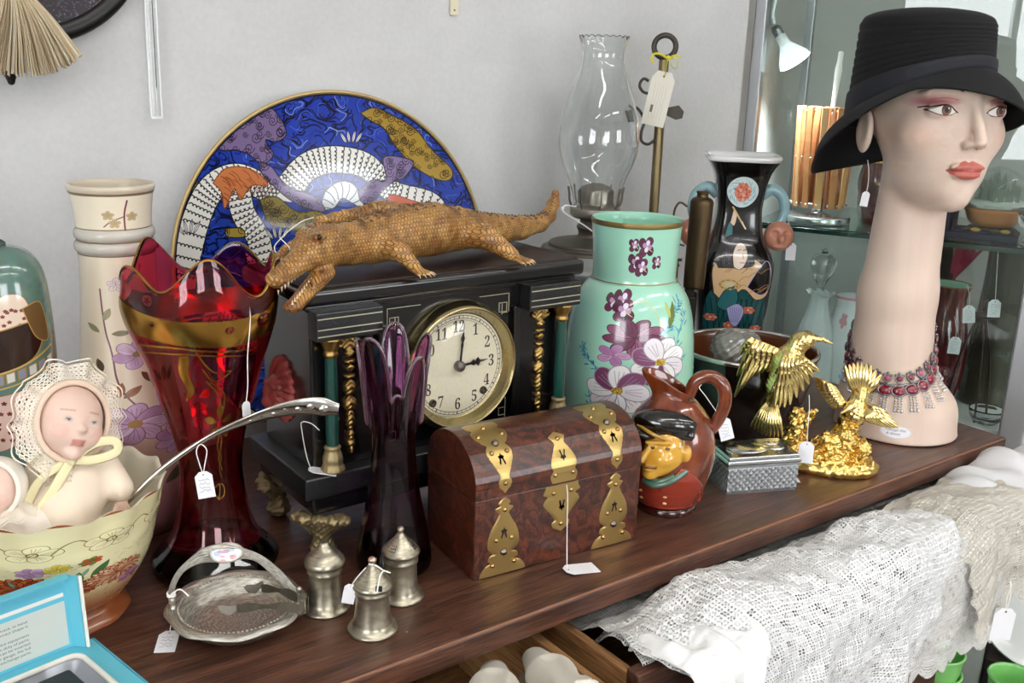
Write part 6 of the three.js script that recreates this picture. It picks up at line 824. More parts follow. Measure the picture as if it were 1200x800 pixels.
// ---------------------------------------------------------------- turquoise boxed instrument
{
  const o = thing('turquoise_box', 'open turquoise card box with printed lid and black instrument in a tray', 'box', [0.196, T, -0.986], 0.21), W = 0.2, D = 0.13, H = 0.03, teal = mat('#62bdd2', 0.55), white = mat('#eae6dc', 0.7);
  const rim = new THREE.Shape(); rim.moveTo(-W, 0); rim.lineTo(0, 0); rim.lineTo(0, D); rim.lineTo(-W, D); rim.closePath(); const hole = new THREE.Path(), x0 = -W + 0.02, x1 = -0.022, z0 = 0.018, z1 = D - 0.018, q = 0.014; hole.moveTo(x0 + q, z0); hole.lineTo(x1 - q, z0); hole.quadraticCurveTo(x1, z0, x1, z0 + q); hole.lineTo(x1, z1 - q); hole.quadraticCurveTo(x1, z1, x1 - q, z1); hole.lineTo(x0 + q, z1); hole.quadraticCurveTo(x0, z1, x0, z1 - q); hole.lineTo(x0, z0 + q); hole.quadraticCurveTo(x0, z0, x0 + q, z0); rim.holes.push(hole);
  part('insert', extrude(rim, 0.002).rotateX(PI / 2).translate(0, H, 0), teal, o, 'turquoise card insert');
  for (const [w, d, x, z] of [[W, 0.0016, -W / 2, 0.0008], [W, 0.0016, -W / 2, D - 0.0008], [0.0016, D, -0.0008, D / 2], [0.0016, D, -W + 0.0008, D / 2]]) part('side', box(w, H - 0.002, d, 0, x, (H - 0.002) / 2, z), teal, o); part('bottom', box(W, 0.002, D, 0, -W / 2, 0.001, D / 2), white, o);
  part('flap', box(0.002, 0.004, D, 0, 0.0015, H - 0.002, D / 2), mat('#4b9fb8', 0.6), o);
  const tray = new THREE.Group(); tray.name = 'tray'; o.add(tray);
  part('tray_rim', sweep(hole.getSpacedPoints(70).slice(0, -1).map((p) => [p.x, H + 0.001, p.y]), 0.003, { n: 120, seg: 8, closed: true }), white, tray, 'white moulded rim');
  part('tray_floor', grid(24, 18, (u, v) => { const a = (u - 0.5) * 2, b = (v - 0.5) * 2, m = Math.max(Math.abs(a), Math.abs(b)); return [lerp(x0, x1, u), H - 0.022 * (1 - sstep(0.82, 1, m)), lerp(z0, z1, v)]; }), mat('#b9bcc4', 0.35, 0.4), tray, 'silvery tray');
  part('instrument', merge([box(0.062, 0.02, 0.06, 0.005, -0.1, H - 0.006, 0.078), box(0.034, 0.026, 0.05, 0.004, -0.062, H - 0.003, 0.074), cyl(0.014, 0.012, 0.006, -0.108, H + 0.003, 0.07), box(0.012, 0.006, 0.006, 0.001, -0.085, H + 0.007, 0.052)]), mat('#1c1b1c', 0.4), o, 'black moulded instrument');
  const print = canvas(1024, 512, (g, w, h) => {
    g.fillStyle = '#c5cbc4'; g.fillRect(0, 0, w, h); g.fillStyle = '#5fb9d0'; g.fillRect(0, 0, w, 110); g.fillRect(0, 140, w, 34); g.fillStyle = '#e6e2dc'; g.fillRect(0, 112, w, 26); g.fillStyle = '#33383a'; g.font = '24px sans-serif'; g.textAlign = 'right';
    ['adjusting the locomotive track, to hand', 'and take care the correct shape is', '', 'Remove the in-service equipment', 'and use it on duty of parts.', 'Those named can be inserted', 'being an another gauge, the full', 'of exchange parts.'].forEach((s, i) => g.fillText(s, 810, 235 + i * 33));
  });
  const lid = new THREE.Group(); lid.name = 'lid'; o.add(lid); lid.position.set(-0.019, H, -0.001); lid.rotation.x = -0.06; 0; const LH = 0.08;
  const lp = grid(1, 1, (u, v) => [-W + 0.016 + u * (W - 0.02), 0.004 + v * (LH - 0.006), 0.0012]); part('printed_panel', lp, new THREE.MeshStandardMaterial({ map: print, roughness: 0.6, side: THREE.DoubleSide }), lid, 'grey instruction panel with text');
  part('lid_back', box(W, LH, 0.002, 0, -W / 2, LH / 2, -0.0002), teal, lid); part('lid_side', box(0.002, LH, 0.016, 0, 0.0, LH / 2, 0.007).rotateY(0.5), teal, lid); part('lid_edge', box(0.003, LH, 0.004, 0.001, 0.009, LH / 2, 0.0146), white, lid, 'white folded card edge'); part('lid_top', box(W, 0.002, 0.012, 0, -W / 2, LH, 0.0055), teal, lid);
}
// ---------------------------------------------------------------- plated dish with bail handle, sugar tongs
{
  const o = thing('plated_dish', 'round tarnished silver dish with beaded rim and enamelled bail handle', 'dish', [0.348, T, -0.972], towardViewer(0.348, -0.972));
  const tarn = field(512, 512, (u, v) => { const k = clamp(0.55 + fbm(u * 9, v * 9, 4) * 0.8 + n2(u * 60, v * 60) * 0.1); return [lerp(150, 222, k), lerp(146, 218, k), lerp(136, 208, k)]; }, true, [2, 2]);
  const relief = field(512, 256, (u, v) => 128 + 90 * sin(u * 2 * PI * 16 + 3 * sin(v * 9)) * sin(v * 14) + 30 * n2(u * 60, v * 30), false), pl = new THREE.MeshPhysicalMaterial({ map: tarn, roughness: 0.34, metalness: 0.95, side: THREE.DoubleSide }), emb = new THREE.MeshPhysicalMaterial({ map: tarn, bumpMap: relief, bumpScale: 0.0007, roughness: 0.46, metalness: 0.9, side: THREE.DoubleSide });
  part('bowl', lathe(spline([[0.0005, 0.008], [0.03, 0.008], [0.048, 0.011], [0.057, 0.02], [0.0605, 0.0275]], 24), { seg: 96 }), emb, o); part('underside', lathe(spline([[0.0005, 0.002], [0.036, 0.002], [0.05, 0.007], [0.062, 0.018], [0.07, 0.026]], 20), { seg: 72 }), pl, o); part('foot', lathe([[0.03, 0], [0.034, 0], [0.036, 0.005], [0.03, 0.006]], { seg: 60 }), pl, o);
  const sc = (r, y, a) => [r * (1 + 0.022 * sstep(0.066, 0.076, r) * Math.cos(a * 8)), y]; part('rim', lathe(spline([[0.0605, 0.0275], [0.063, 0.0295], [0.068, 0.0325], [0.0735, 0.0315], [0.0765, 0.0285], [0.075, 0.027], [0.069, 0.0262]], 24), { seg: 128, warp: sc }), emb, o, 'embossed scalloped rim');
  const beads = []; for (let k = 0; k < 84; k++) { const a = k / 84 * 2 * PI; beads.push(ball(0.0017, sin(a) * 0.0625, 0.0302, cos(a) * 0.0625, 1, 1, 1, 8)); } part('beading', merge(beads), pl, o, 'ring of tiny beads').userData.kind = 'stuff';
  const A = [[-0.068, 0.03, -0.004], [-0.069, 0.05, -0.004], [-0.058, 0.074, -0.004], [-0.034, 0.09, -0.003], [-0.006, 0.093, 0.0], [0.022, 0.086, 0.002], [0.045, 0.064, 0.004], [0.06, 0.043, 0.006], [0.069, 0.031, 0.006]];
  part('handle', sweep(A, (t) => 0.0032 + 0.008 * Math.exp(-Math.pow((t - 0.46) / 0.13, 2)) + 0.0022 * sstep(0.55, 0.8, t), { n: 70, seg: 12, flat: 0.26, up: [0, 0, 1] }), emb, o, 'engraved bail handle');
  for (const [x, z] of [[-0.068, -0.004], [0.069, 0.006]]) part('hinge', merge([ball(0.006, x, 0.031, z, 0.8, 1, 1.2), ball(0.0036, x, 0.041, z)]), pl, o);
  const med = canvas(256, 160, (g, w, h) => { g.fillStyle = '#e7e9f0'; g.fillRect(0, 0, w, h); const R = rng(9); for (let i = 0; i < 90; i++) { g.fillStyle = ['rgba(150,180,220,.5)', 'rgba(220,110,110,.5)', 'rgba(250,250,252,.7)', 'rgba(120,150,200,.4)'][R() * 4 | 0]; g.beginPath(); g.arc(R() * w, R() * h, 3 + R() * 14, 0, 7); g.fill(); } });
  const mg = ball(0.0172, 0, 0, 0, 1, 0.62, 0.16, 32); mg.rotateX(-0.8); mg.translate(-0.008, 0.0945, 0.0025); part('medallion', mg, new THREE.MeshPhysicalMaterial({ map: med, roughness: 0.15, clearcoat: 1 }), o, 'oval porcelain medallion'); part('medallion_mount', new THREE.TorusGeometry(0.0172, 0.0016, 8, 40).scale(1, 0.64, 1).rotateX(-0.8).translate(-0.008, 0.0945, 0.0025), pl, o);
  part('string_knot', merge([new THREE.TorusGeometry(0.0042, 0.0011, 6, 16).rotateX(1.4).translate(-0.069, 0.046, -0.004), new THREE.TorusGeometry(0.0042, 0.0011, 6, 16).rotateX(1.7).translate(-0.069, 0.049, -0.004), sweep([[-0.069, 0.05, 0], [-0.058, 0.06, 0.01], [-0.05, 0.053, 0.014]], 0.0009, { n: 10, seg: 5 })]), STRING, o);
  const tg = thing('sugar_tongs', 'pewter sugar tongs with shaped tips lying across the plated dish', 'tongs', [0.348, T + 0.0335, -0.972], towardViewer(0.348, -0.972)), tm = new THREE.MeshPhysicalMaterial({ map: tarn, bumpMap: relief, bumpScale: 0.0005, color: '#8a857c', roughness: 0.4, metalness: 0.9, side: THREE.DoubleSide });
  const arm = (s, a, b) => { const ribs = []; for (let k = 0; k <= 20; k++) { const t = k / 20, w = (0.0052 + 0.002 * sin(t * 9)) * (1 - 0.25 * t); ribs.push([a[0] + (b[0] - a[0]) * t, 0.004 + 0.003 * sin(t * PI) , a[2] + (b[2] - a[2]) * t, w]); } return grid(6, 20, (u, v) => { const q = ribs[Math.round(v * 20)]; return [q[0], q[1] + (u - 0.5) * 2 * q[3], q[2] + 0.0006 * s]; }); };
  const bnd = (r) => grid(20, 4, (u, v) => { const a = -PI / 2 + u * PI; return [0.066 + 0.0115 * cos(a), -0.005 + v * 0.017, 0.03 + 0.0115 * sin(a)]; });
  part('bow', bnd(), mat('#b5b2aa', 0.25, 1), tg, 'plain bright bow'); part('arm', arm(1, [0.066, 0, 0.0415], [0.0, 0, 0.026]), tm, tg); part('arm', arm(-1, [0.066, 0, 0.0185], [0.028, 0, -0.012]), tm, tg);
  for (const [x, z, a] of [[-0.008, 0.024, 0.2], [0.02, -0.017, 0.6]]) part('tip', extrude(poly([[-0.012, 0.005], [-0.008, 0.0055], [0.002, 0.002], [0.012, 0.0025], [0.012, -0.0015], [-0.001, -0.007], [-0.009, -0.003]]), 0.0014, 0.0004).rotateX(-0.5).rotateY(a).translate(x, 0.004, z), mat('#7d776e', 0.35, 0.85), tg);
}
// ---------------------------------------------------------------- three pewter cruets
{
  const pewT = field(256, 256, (u, v) => { const k = clamp(0.6 + fbm(u * 6, v * 10, 4) * 0.6); return [lerp(140, 200, k), lerp(134, 192, k), lerp(118, 172, k)]; }, true), pw = new THREE.MeshPhysicalMaterial({ map: pewT, roughness: 0.33, metalness: 0.92, side: THREE.DoubleSide });
  const bodyP = [[0.0005, 0.0], [0.028, 0.0], [0.0292, 0.002], [0.028, 0.0045], [0.0245, 0.006], [0.0222, 0.012], [0.0198, 0.026], [0.0192, 0.04], [0.0192, 0.046], [0.0208, 0.0475], [0.0208, 0.0505], [0.0196, 0.052], [0.0196, 0.057]];
  const make = (label, x, z, lidPts, name) => { const o = thing('pewter_cruet', label, 'cruet', [x, T, z], towardViewer(x, z)); part('body', lathe(bodyP, { seg: 60 }), pw, o); part('lid', lathe(lidPts, { seg: 60 }), pw, o); return o; };
  make('pewter pepper pot with plain cone top without knob by the clock foot', 0.449, -0.955, [[0.0196, 0.057], [0.0235, 0.0575], [0.0242, 0.060], [0.0232, 0.0635], ...spline([[0.022, 0.065], [0.017, 0.071], [0.0095, 0.077], [0.0058, 0.083], [0.0056, 0.085], [0.0005, 0.0855]], 16)]);
  const b = make('pewter mustard pot with notched lid, ball knob and tied string', 0.473, -0.883, [[0.0196, 0.054], [0.0225, 0.0545], [0.0232, 0.057], [0.0222, 0.0595], ...spline([[0.021, 0.061], [0.015, 0.068], [0.008, 0.076], [0.0045, 0.081], [0.0035, 0.0825]], 14), [0.0005, 0.083]]);
  part('knob', ball(0.0048, 0, 0.0868, 0), mat('#c9a89a', 0.25, 0.8), b, 'coppery ball knob'); part('spoon_notch', box(0.0075, 0.006, 0.004, 0.0008).rotateX(-0.7).translate(0.007, 0.0615, 0.0195), mat('#0c0b0a', 0.8), b, 'dark spoon notch'); part('string', sweep([[-0.004, 0.083, 0.002], [0.004, 0.083, 0.006], [0.012, 0.079, 0.01], [0.02, 0.074, 0.008], [0.012, 0.079, 0.012], [0.008, 0.074, 0.016], [0.006, 0.066, 0.0205], [0.005, 0.06, 0.023]], 0.0009, { n: 40, seg: 6 }), STRING, b);
  const c = make('pewter salt shaker with pierced lid and ball knob', 0.536, -0.929, [[0.0196, 0.057], [0.0225, 0.0575], [0.0232, 0.060], [0.0222, 0.0625], ...spline([[0.021, 0.064], [0.016, 0.07], [0.009, 0.077], [0.0045, 0.083], [0.0032, 0.0845]], 14), [0.0005, 0.085]]);
  part('knob', ball(0.0042, 0, 0.0885, 0), pw, c); const holes = []; for (const a of [-0.55, 1.2, -2.2]) for (let k = 0; k < 9; k++) { const dx = (k % 3 - 1) * 0.0028, dy = ((k / 3 | 0) - 1) * 0.0026, yy = 0.0695 + dy, r = 0.0165 - dy * 1.05; if ((k % 2) && k !== 4) { } holes.push(ball(0.00075, sin(a + dx / r) * r, yy + 0.0004, cos(a + dx / r) * r, 1, 1, 1, 6)); } part('shaker_holes', merge(holes), mat('#0c0b0a', 0.8), c, 'pierced dots').userData.kind = 'stuff';
}
// ---------------------------------------------------------------- glass display cabinet and what stands in it
const CASE = [1.835, -1.555], caseTurn = -Math.atan2(0.9022, 0.4314), cw = V(0.4314, 0, 0.9022), cn = V(0.9022, 0, -0.4314);
const inCase = (x, y, z) => [CASE[0] + cw.x * x - cn.x * z, T + y, CASE[1] + cw.z * x - cn.z * z];
const SHELF = 0.2825, DECK = -0.128;
{
  const o = thing('display_cabinet', 'tall glass display cabinet with aluminium posts beside the sideboard', 'cabinet', [CASE[0], 0, CASE[1]], caseTurn), alu = mat('#a9abae', 0.34, 0.85), pane = new THREE.MeshPhysicalMaterial({ color: '#f4faf8', transmission: 1, thickness: 0, roughness: 0, ior: 1.45 }), Hh = 1.95, D = 0.5, L = 0.86;
  const backM = mat('#aaaaa5', 0.55), white = mat('#dfe2e0', 0.5);
  part('post', box(0.026, Hh, 0.034, 0.003, 0.0, Hh / 2, -0.005), alu, o, 'slim aluminium corner post'); part('post', merge([box(0.05, Hh, 0.055, 0.005, 0.64, Hh / 2, -0.01)]), mat('#b4b6b9', 0.38, 0.7), o, 'wide aluminium post');
  part('post', box(0.026, Hh, 0.034, 0.003, L, Hh / 2, -0.005), alu, o);
  for (const x of [0.0, L]) part('post', box(0.026, Hh, 0.026, 0.003, x, Hh / 2, -D), alu, o);
  part('glass_front', box(0.60, Hh - T - DECK - 0.02, 0.004, 0, 0.313, (Hh + T + DECK) / 2, 0.004), pane, o, 'clear front pane');
  part('back_panel', box(L, Hh, 0.01, 0, L / 2, Hh / 2, -D - 0.02), backM, o, 'grey green back'); part('side_panel', box(0.01, Hh, D - 0.04, 0, -0.012, Hh / 2, -D / 2 - 0.01), backM, o);
  part('top_panel', box(L, 0.02, D, 0, L / 2, Hh + 0.01, -D / 2), white, o); part('deck', box(L - 0.03, 0.02, D - 0.02, 0, L / 2, T + DECK - 0.0105, -D / 2 - 0.01), white, o, 'white deck');
  part('glass_shelf', box(L - 0.03, 0.0085, D - 0.05, 0.001, L / 2, T + SHELF - 0.0045, -D / 2 - 0.018), new THREE.MeshPhysicalMaterial({ color: '#ffffff', transmission: 1, thickness: 0.01, roughness: 0.02, ior: 1.5, attenuationColor: '#7fb8a8', attenuationDistance: 0.06 }), o, 'glass shelf with green edge'); part('shelf_edge', box(L - 0.03, 0.0105, 0.003, 0.0005, L / 2, T + SHELF - 0.0055, -0.018), mat('#1d3b34', 0.15, 0, { clearcoat: 1 }), o, 'dark green polished edge');
}
{ // spot lamp in the cabinet
  const p = inCase(0.052, 0.672, -0.10), o = thing('cabinet_spotlight', 'white reflector bulb on a bracket glowing inside the glass cabinet', 'lamp', p, caseTurn), a = new THREE.Group(); a.name = 'bulb'; a.rotation.z = 0.62; o.add(a);
  part('reflector', lathe(spline([[0.0125, 0.052], [0.0135, 0.03], [0.02, 0.018], [0.034, -0.004], [0.0385, -0.014], [0.0385, -0.019]], 24), { seg: 40 }), mat('#e9ecec', 0.35, 0, { transmission: 0.2 }), a, 'white glass reflector'); part('lens', lathe(spline([[0.0378, -0.0185], [0.03, -0.0225], [0.0005, -0.0245]], 10), { seg: 40 }), new THREE.MeshStandardMaterial({ color: '#ffffff', emissive: '#f4f8ff', emissiveIntensity: 6, roughness: 0.4 }), a, 'glowing lens'); part('socket', lathe([[0.0115, 0.05], [0.0125, 0.055], [0.0115, 0.06], [0.0125, 0.066], [0.0115, 0.072], [0.008, 0.078], [0.0005, 0.079]], { seg: 24 }), mat('#8b8f92', 0.25, 1), a, 'chrome socket');
  part('bracket', merge([sweep([[-0.048, 0.068, 0], [-0.054, 0.09, 0], [-0.05, 0.125, 0]], 0.0075, { n: 12, seg: 10 }), box(0.03, 0.012, 0.014, 0.002, -0.056, 0.13, 0)]), mat('#d4d8da', 0.25, 0.6), o);
  const l = new THREE.SpotLight('#f3f7ff', 1.6, 0, 0.8, 0.6, 2); l.position.set(...inCase(0.072, 0.643, -0.10)); l.target.position.set(...inCase(0.17, -0.1, -0.18)); l.name = 'cabinet_spotlight_light'; l.shadow.radius = 1.6; l.castShadow = true; scene.add(l, l.target);
}
{ // umbrella swift
  const o = thing('yarn_swift', 'wooden yarn swift with folded slats on a round metal foot', 'yarn swift', inCase(0.142, SHELF, -0.15), caseTurn), wood = [mat('#a8693a', 0.5), mat('#b97b48', 0.5), mat('#94592f', 0.5), mat('#cf9c66', 0.5)], met = mat('#c4c6c4', 0.25, 0.95);
  part('foot', lathe([[0.0005, 0], [0.079, 0], [0.08, 0.004], [0.08, 0.014], [0.077, 0.0175], [0.03, 0.02], [0.012, 0.024], [0.01, 0.05], [0.0005, 0.05]], { seg: 64 }), met, o, 'round metal foot'); part('clamp', merge([cyl(0.013, 0.013, 0.03, 0, 0.026, 0), cyl(0.004, 0.004, 0.03, 0, 0, 0, 12).rotateZ(PI / 2).translate(-0.012, 0.04, 0.004), cyl(0.009, 0.009, 0.004, 0, 0, 0, 16).rotateZ(PI / 2).translate(-0.027, 0.04, 0.004)]), met, o);
  part('spindle', lathe([[0.004, 0.04], [0.005, 0.28], [0.0085, 0.36], [0.006, 0.376], [0.006, 0.4], [0.0005, 0.402]], { seg: 16 }).rotateZ(-0.035), mat('#ecebe6', 0.4), o, 'white spindle');
  const slat = box(0.0165, 0.238, 0.005, 0.002); let k = 0;
  for (let i = 0; i < 12; i++) { const a = i / 12 * 2 * PI + 0.1; for (const s of [-1, 1]) { const m = part('slat', slat, wood[(k++ * 7) % 4], o), r = 0.056 + s * 0.009; m.position.set(sin(a) * r, 0.155, cos(a) * r * 0.8); m.rotation.set(0.0, a + PI * 0, 0, 'YXZ'); m.rotateX(s * 0.04); m.rotateZ(s * 0.02); } }
  const riv = []; for (let i = 0; i < 16; i++) { const a = i / 16 * 2 * PI + 0.1; for (const y of [0.045, 0.155, 0.265]) riv.push(ball(0.003, sin(a) * 0.066, y, cos(a) * 0.055, 1, 1, 1, 8)); } part('rivets', merge(riv), met, o).userData.kind = 'stuff';
  part('top_ring', lathe([[0.012, 0.262], [0.022, 0.262], [0.022, 0.272], [0.012, 0.272], [0.012, 0.262]], { seg: 30 }), met, o);
}
const clearG = new THREE.MeshPhysicalMaterial({ color: '#f5f8f8', transmission: 1, thickness: 0.01, roughness: 0.02, ior: 1.5, side: THREE.DoubleSide });
{
  const o = thing('ruby_tumbler', 'ruby glass jar with gilt trim standing by the yarn swift', 'jar', inCase(0.265, SHELF, -0.20), caseTurn); part('body', lathe(spline([[0.0005, 0.0], [0.03, 0.0], [0.032, 0.006], [0.038, 0.04], [0.042, 0.08], [0.043, 0.11], [0.037, 0.14], [0.036, 0.15]], 30), { seg: 48, warp: (r, y, a) => [r * (1 + 0.012 * cos(a * 10)), y] }), mat('#4a0f14', 0.08, 0, { clearcoat: 1 }), o); part('gilt_band', lathe([[0.0365, 0.148], [0.0385, 0.15], [0.036, 0.154]], { seg: 40 }), GILT, o); part('gilt_knob', merge([ball(0.005, 0.012, 0.1, 0.041), ball(0.004, 0.02, 0.094, 0.039)]), GILT, o);
}
{ // souvenir globe in its blue box
  const o = thing('blue_case', 'open dark blue presentation case behind the mannequin neck', 'case', inCase(0.505, SHELF, -0.13), caseTurn), blue = mat('#23233f', 0.6); part('tray', merge([box(0.17, 0.016, 0.1, 0.003, 0, 0.009, 0)]), blue, o); part('lid', merge([box(0.03, 0.115, 0.1, 0.003, -0.072, 0.075, -0.0), box(0.006, 0.11, 0.09, 0.002, -0.05, 0.073, 0.004)]), blue, o); part('lining', box(0.15, 0.003, 0.085, 0.001, 0.005, 0.0185, 0), mat('#3a3a60', 0.8), o);
  const g = thing('city_globe', 'glass souvenir globe with grey skyline over orange sand', 'globe', inCase(0.532, SHELF + 0.0205, -0.135), caseTurn), R = rng(40);
  part('globe', lathe(spline([[0.03, 0.004], [0.052, 0.016], [0.0635, 0.05], [0.0635, 0.08], [0.054, 0.11], [0.034, 0.132], [0.0005, 0.142]], 30), { seg: 48 }), new THREE.MeshPhysicalMaterial({ color: '#f8fbfb', transmission: 1, thickness: 0, roughness: 0.01, ior: 1.4, side: THREE.DoubleSide }), g, 'clear glass globe');
  part('sand', lathe(spline([[0.0005, 0.0065], [0.028, 0.0065], [0.05, 0.0175], [0.0595, 0.04], [0.061, 0.05], [0.0005, 0.0505]], 20), { seg: 40 }), mat('#d68a4e', 0.8), g, 'orange sand'); part('pale_layer', lathe([[0.0005, 0.051], [0.061, 0.051], [0.0618, 0.066], [0.0005, 0.0665]], { seg: 40 }), mat('#dfe0da', 0.7), g, 'white band with caption'); part('base', lathe([[0.0005, 0], [0.046, 0], [0.05, 0.006], [0.03, 0.012], [0.0005, 0.012]], { seg: 40 }), mat('#2a2620', 0.5), g);
  const cap = canvas(512, 64, (c, w, h) => { c.fillStyle = '#dfe0da'; c.fillRect(0, 0, w, h); c.fillStyle = '#3a3a3a'; const Q = rng(8); for (let i = 0; i < 11; i++) { const x = 120 + i * 25; stroke(c, [[x, 44], [x + 3 + Q() * 4, 20 + Q() * 8], [x + 9, 30 + Q() * 10], [x + 14, 44 - Q() * 14]], '#3a3a3a', 4); } }); part('caption', grid(16, 1, (u, v) => { const a = (u - 0.5) * 1.2; return [sin(a) * 0.0622, 0.0535 + v * 0.009, cos(a) * 0.0622]; }), new THREE.MeshStandardMaterial({ map: cap, roughness: 0.7 }), g);
  const tw = []; for (let i = 0; i < 46; i++) { const a = R() * 7, r = R() * 0.046, h = 0.012 + R() * 0.034 * (1 - r * 9) + 0.008; tw.push(box(0.007 + R() * 0.005, h, 0.007, 0, sin(a) * r, 0.066 + h / 2, cos(a) * r)); if (R() < 0.5) tw.push(new THREE.ConeGeometry(0.004, 0.012, 6).translate(sin(a) * r, 0.07 + h + 0.003, cos(a) * r)); } part('skyline', merge(tw), mat('#8d9488', 0.6), g, 'grey miniature buildings');
  for (let i = 0; i < 6; i++) part('shell', ball(0.009, -0.05 + i * 0.02, 0.004, 0.048 + (i % 2) * 0.006, 1.2, 0.5, 0.9, 10), mat(['#3c3a2a', '#c9a23a', '#2c2a24', '#5a5a3a', '#c8a64a', '#2a2822'][i], 0.4), g);
}
{
  const o = thing('glass_decanter', 'clear cut glass decanter with bulbous stopper on the cabinet deck', 'decanter', inCase(0.172, DECK, -0.15), caseTurn); part('body', lathe(spline([[0.0005, 0.0], [0.05, 0.0], [0.052, 0.01], [0.05, 0.08], [0.042, 0.14], [0.03, 0.18], [0.024, 0.21], [0.027, 0.228], [0.036, 0.236]], 40), { seg: 60, warp: (r, y, a) => [r * (1 + 0.02 * cos(a * 10)), y + 0.004 * sstep(0.225, 0.236, y) * cos(a * 6)] }), mat('#f4f8f9', 0.1, 0, { transmission: 0.4, thickness: 0, clearcoat: 1 }), o); part('stopper', lathe(spline([[0.0005, 0.212], [0.009, 0.215], [0.0095, 0.25], [0.013, 0.262], [0.026, 0.288], [0.0305, 0.305], [0.028, 0.32], [0.018, 0.331], [0.008, 0.335], [0.0065, 0.342], [0.0005, 0.346]], 40), { seg: 48 }), clearG, o, 'clear blown stopper');
  const t = thing('china_teapot', 'white china jug with blue and pink sprigs behind the decanter', 'jug', inCase(0.245, DECK, -0.2), caseTurn), art = canvas(512, 256, (g, w, h) => { g.fillStyle = '#eef0f2'; g.fillRect(0, 0, w, h); const R = rng(5); for (let i = 0; i < 26; i++) petalFlower(g, R() * w, R() * h, 18, 5, ['#8fb4d8', '#e0a0b0', '#a8c4e0'][i % 3], null, '#d0c080', i); }); part('body', lathe(spline([[0.0005, 0], [0.03, 0], [0.045, 0.03], [0.055, 0.09], [0.05, 0.16], [0.04, 0.2], [0.044, 0.225], [0.042, 0.226], [0.036, 0.2]], 40), { seg: 60 }), GLAZE(art), t); part('pink_rim', lathe([[0.043, 0.222], [0.0452, 0.226], [0.042, 0.229]], { seg: 48 }), mat('#d88aa0', 0.4), t); part('handle', sweep([[0.045, 0.19, 0], [0.07, 0.19, 0], [0.078, 0.14, 0], [0.055, 0.1, 0]], 0.006, { n: 20, seg: 8 }), mat('#e9ecee', 0.3), t);
}
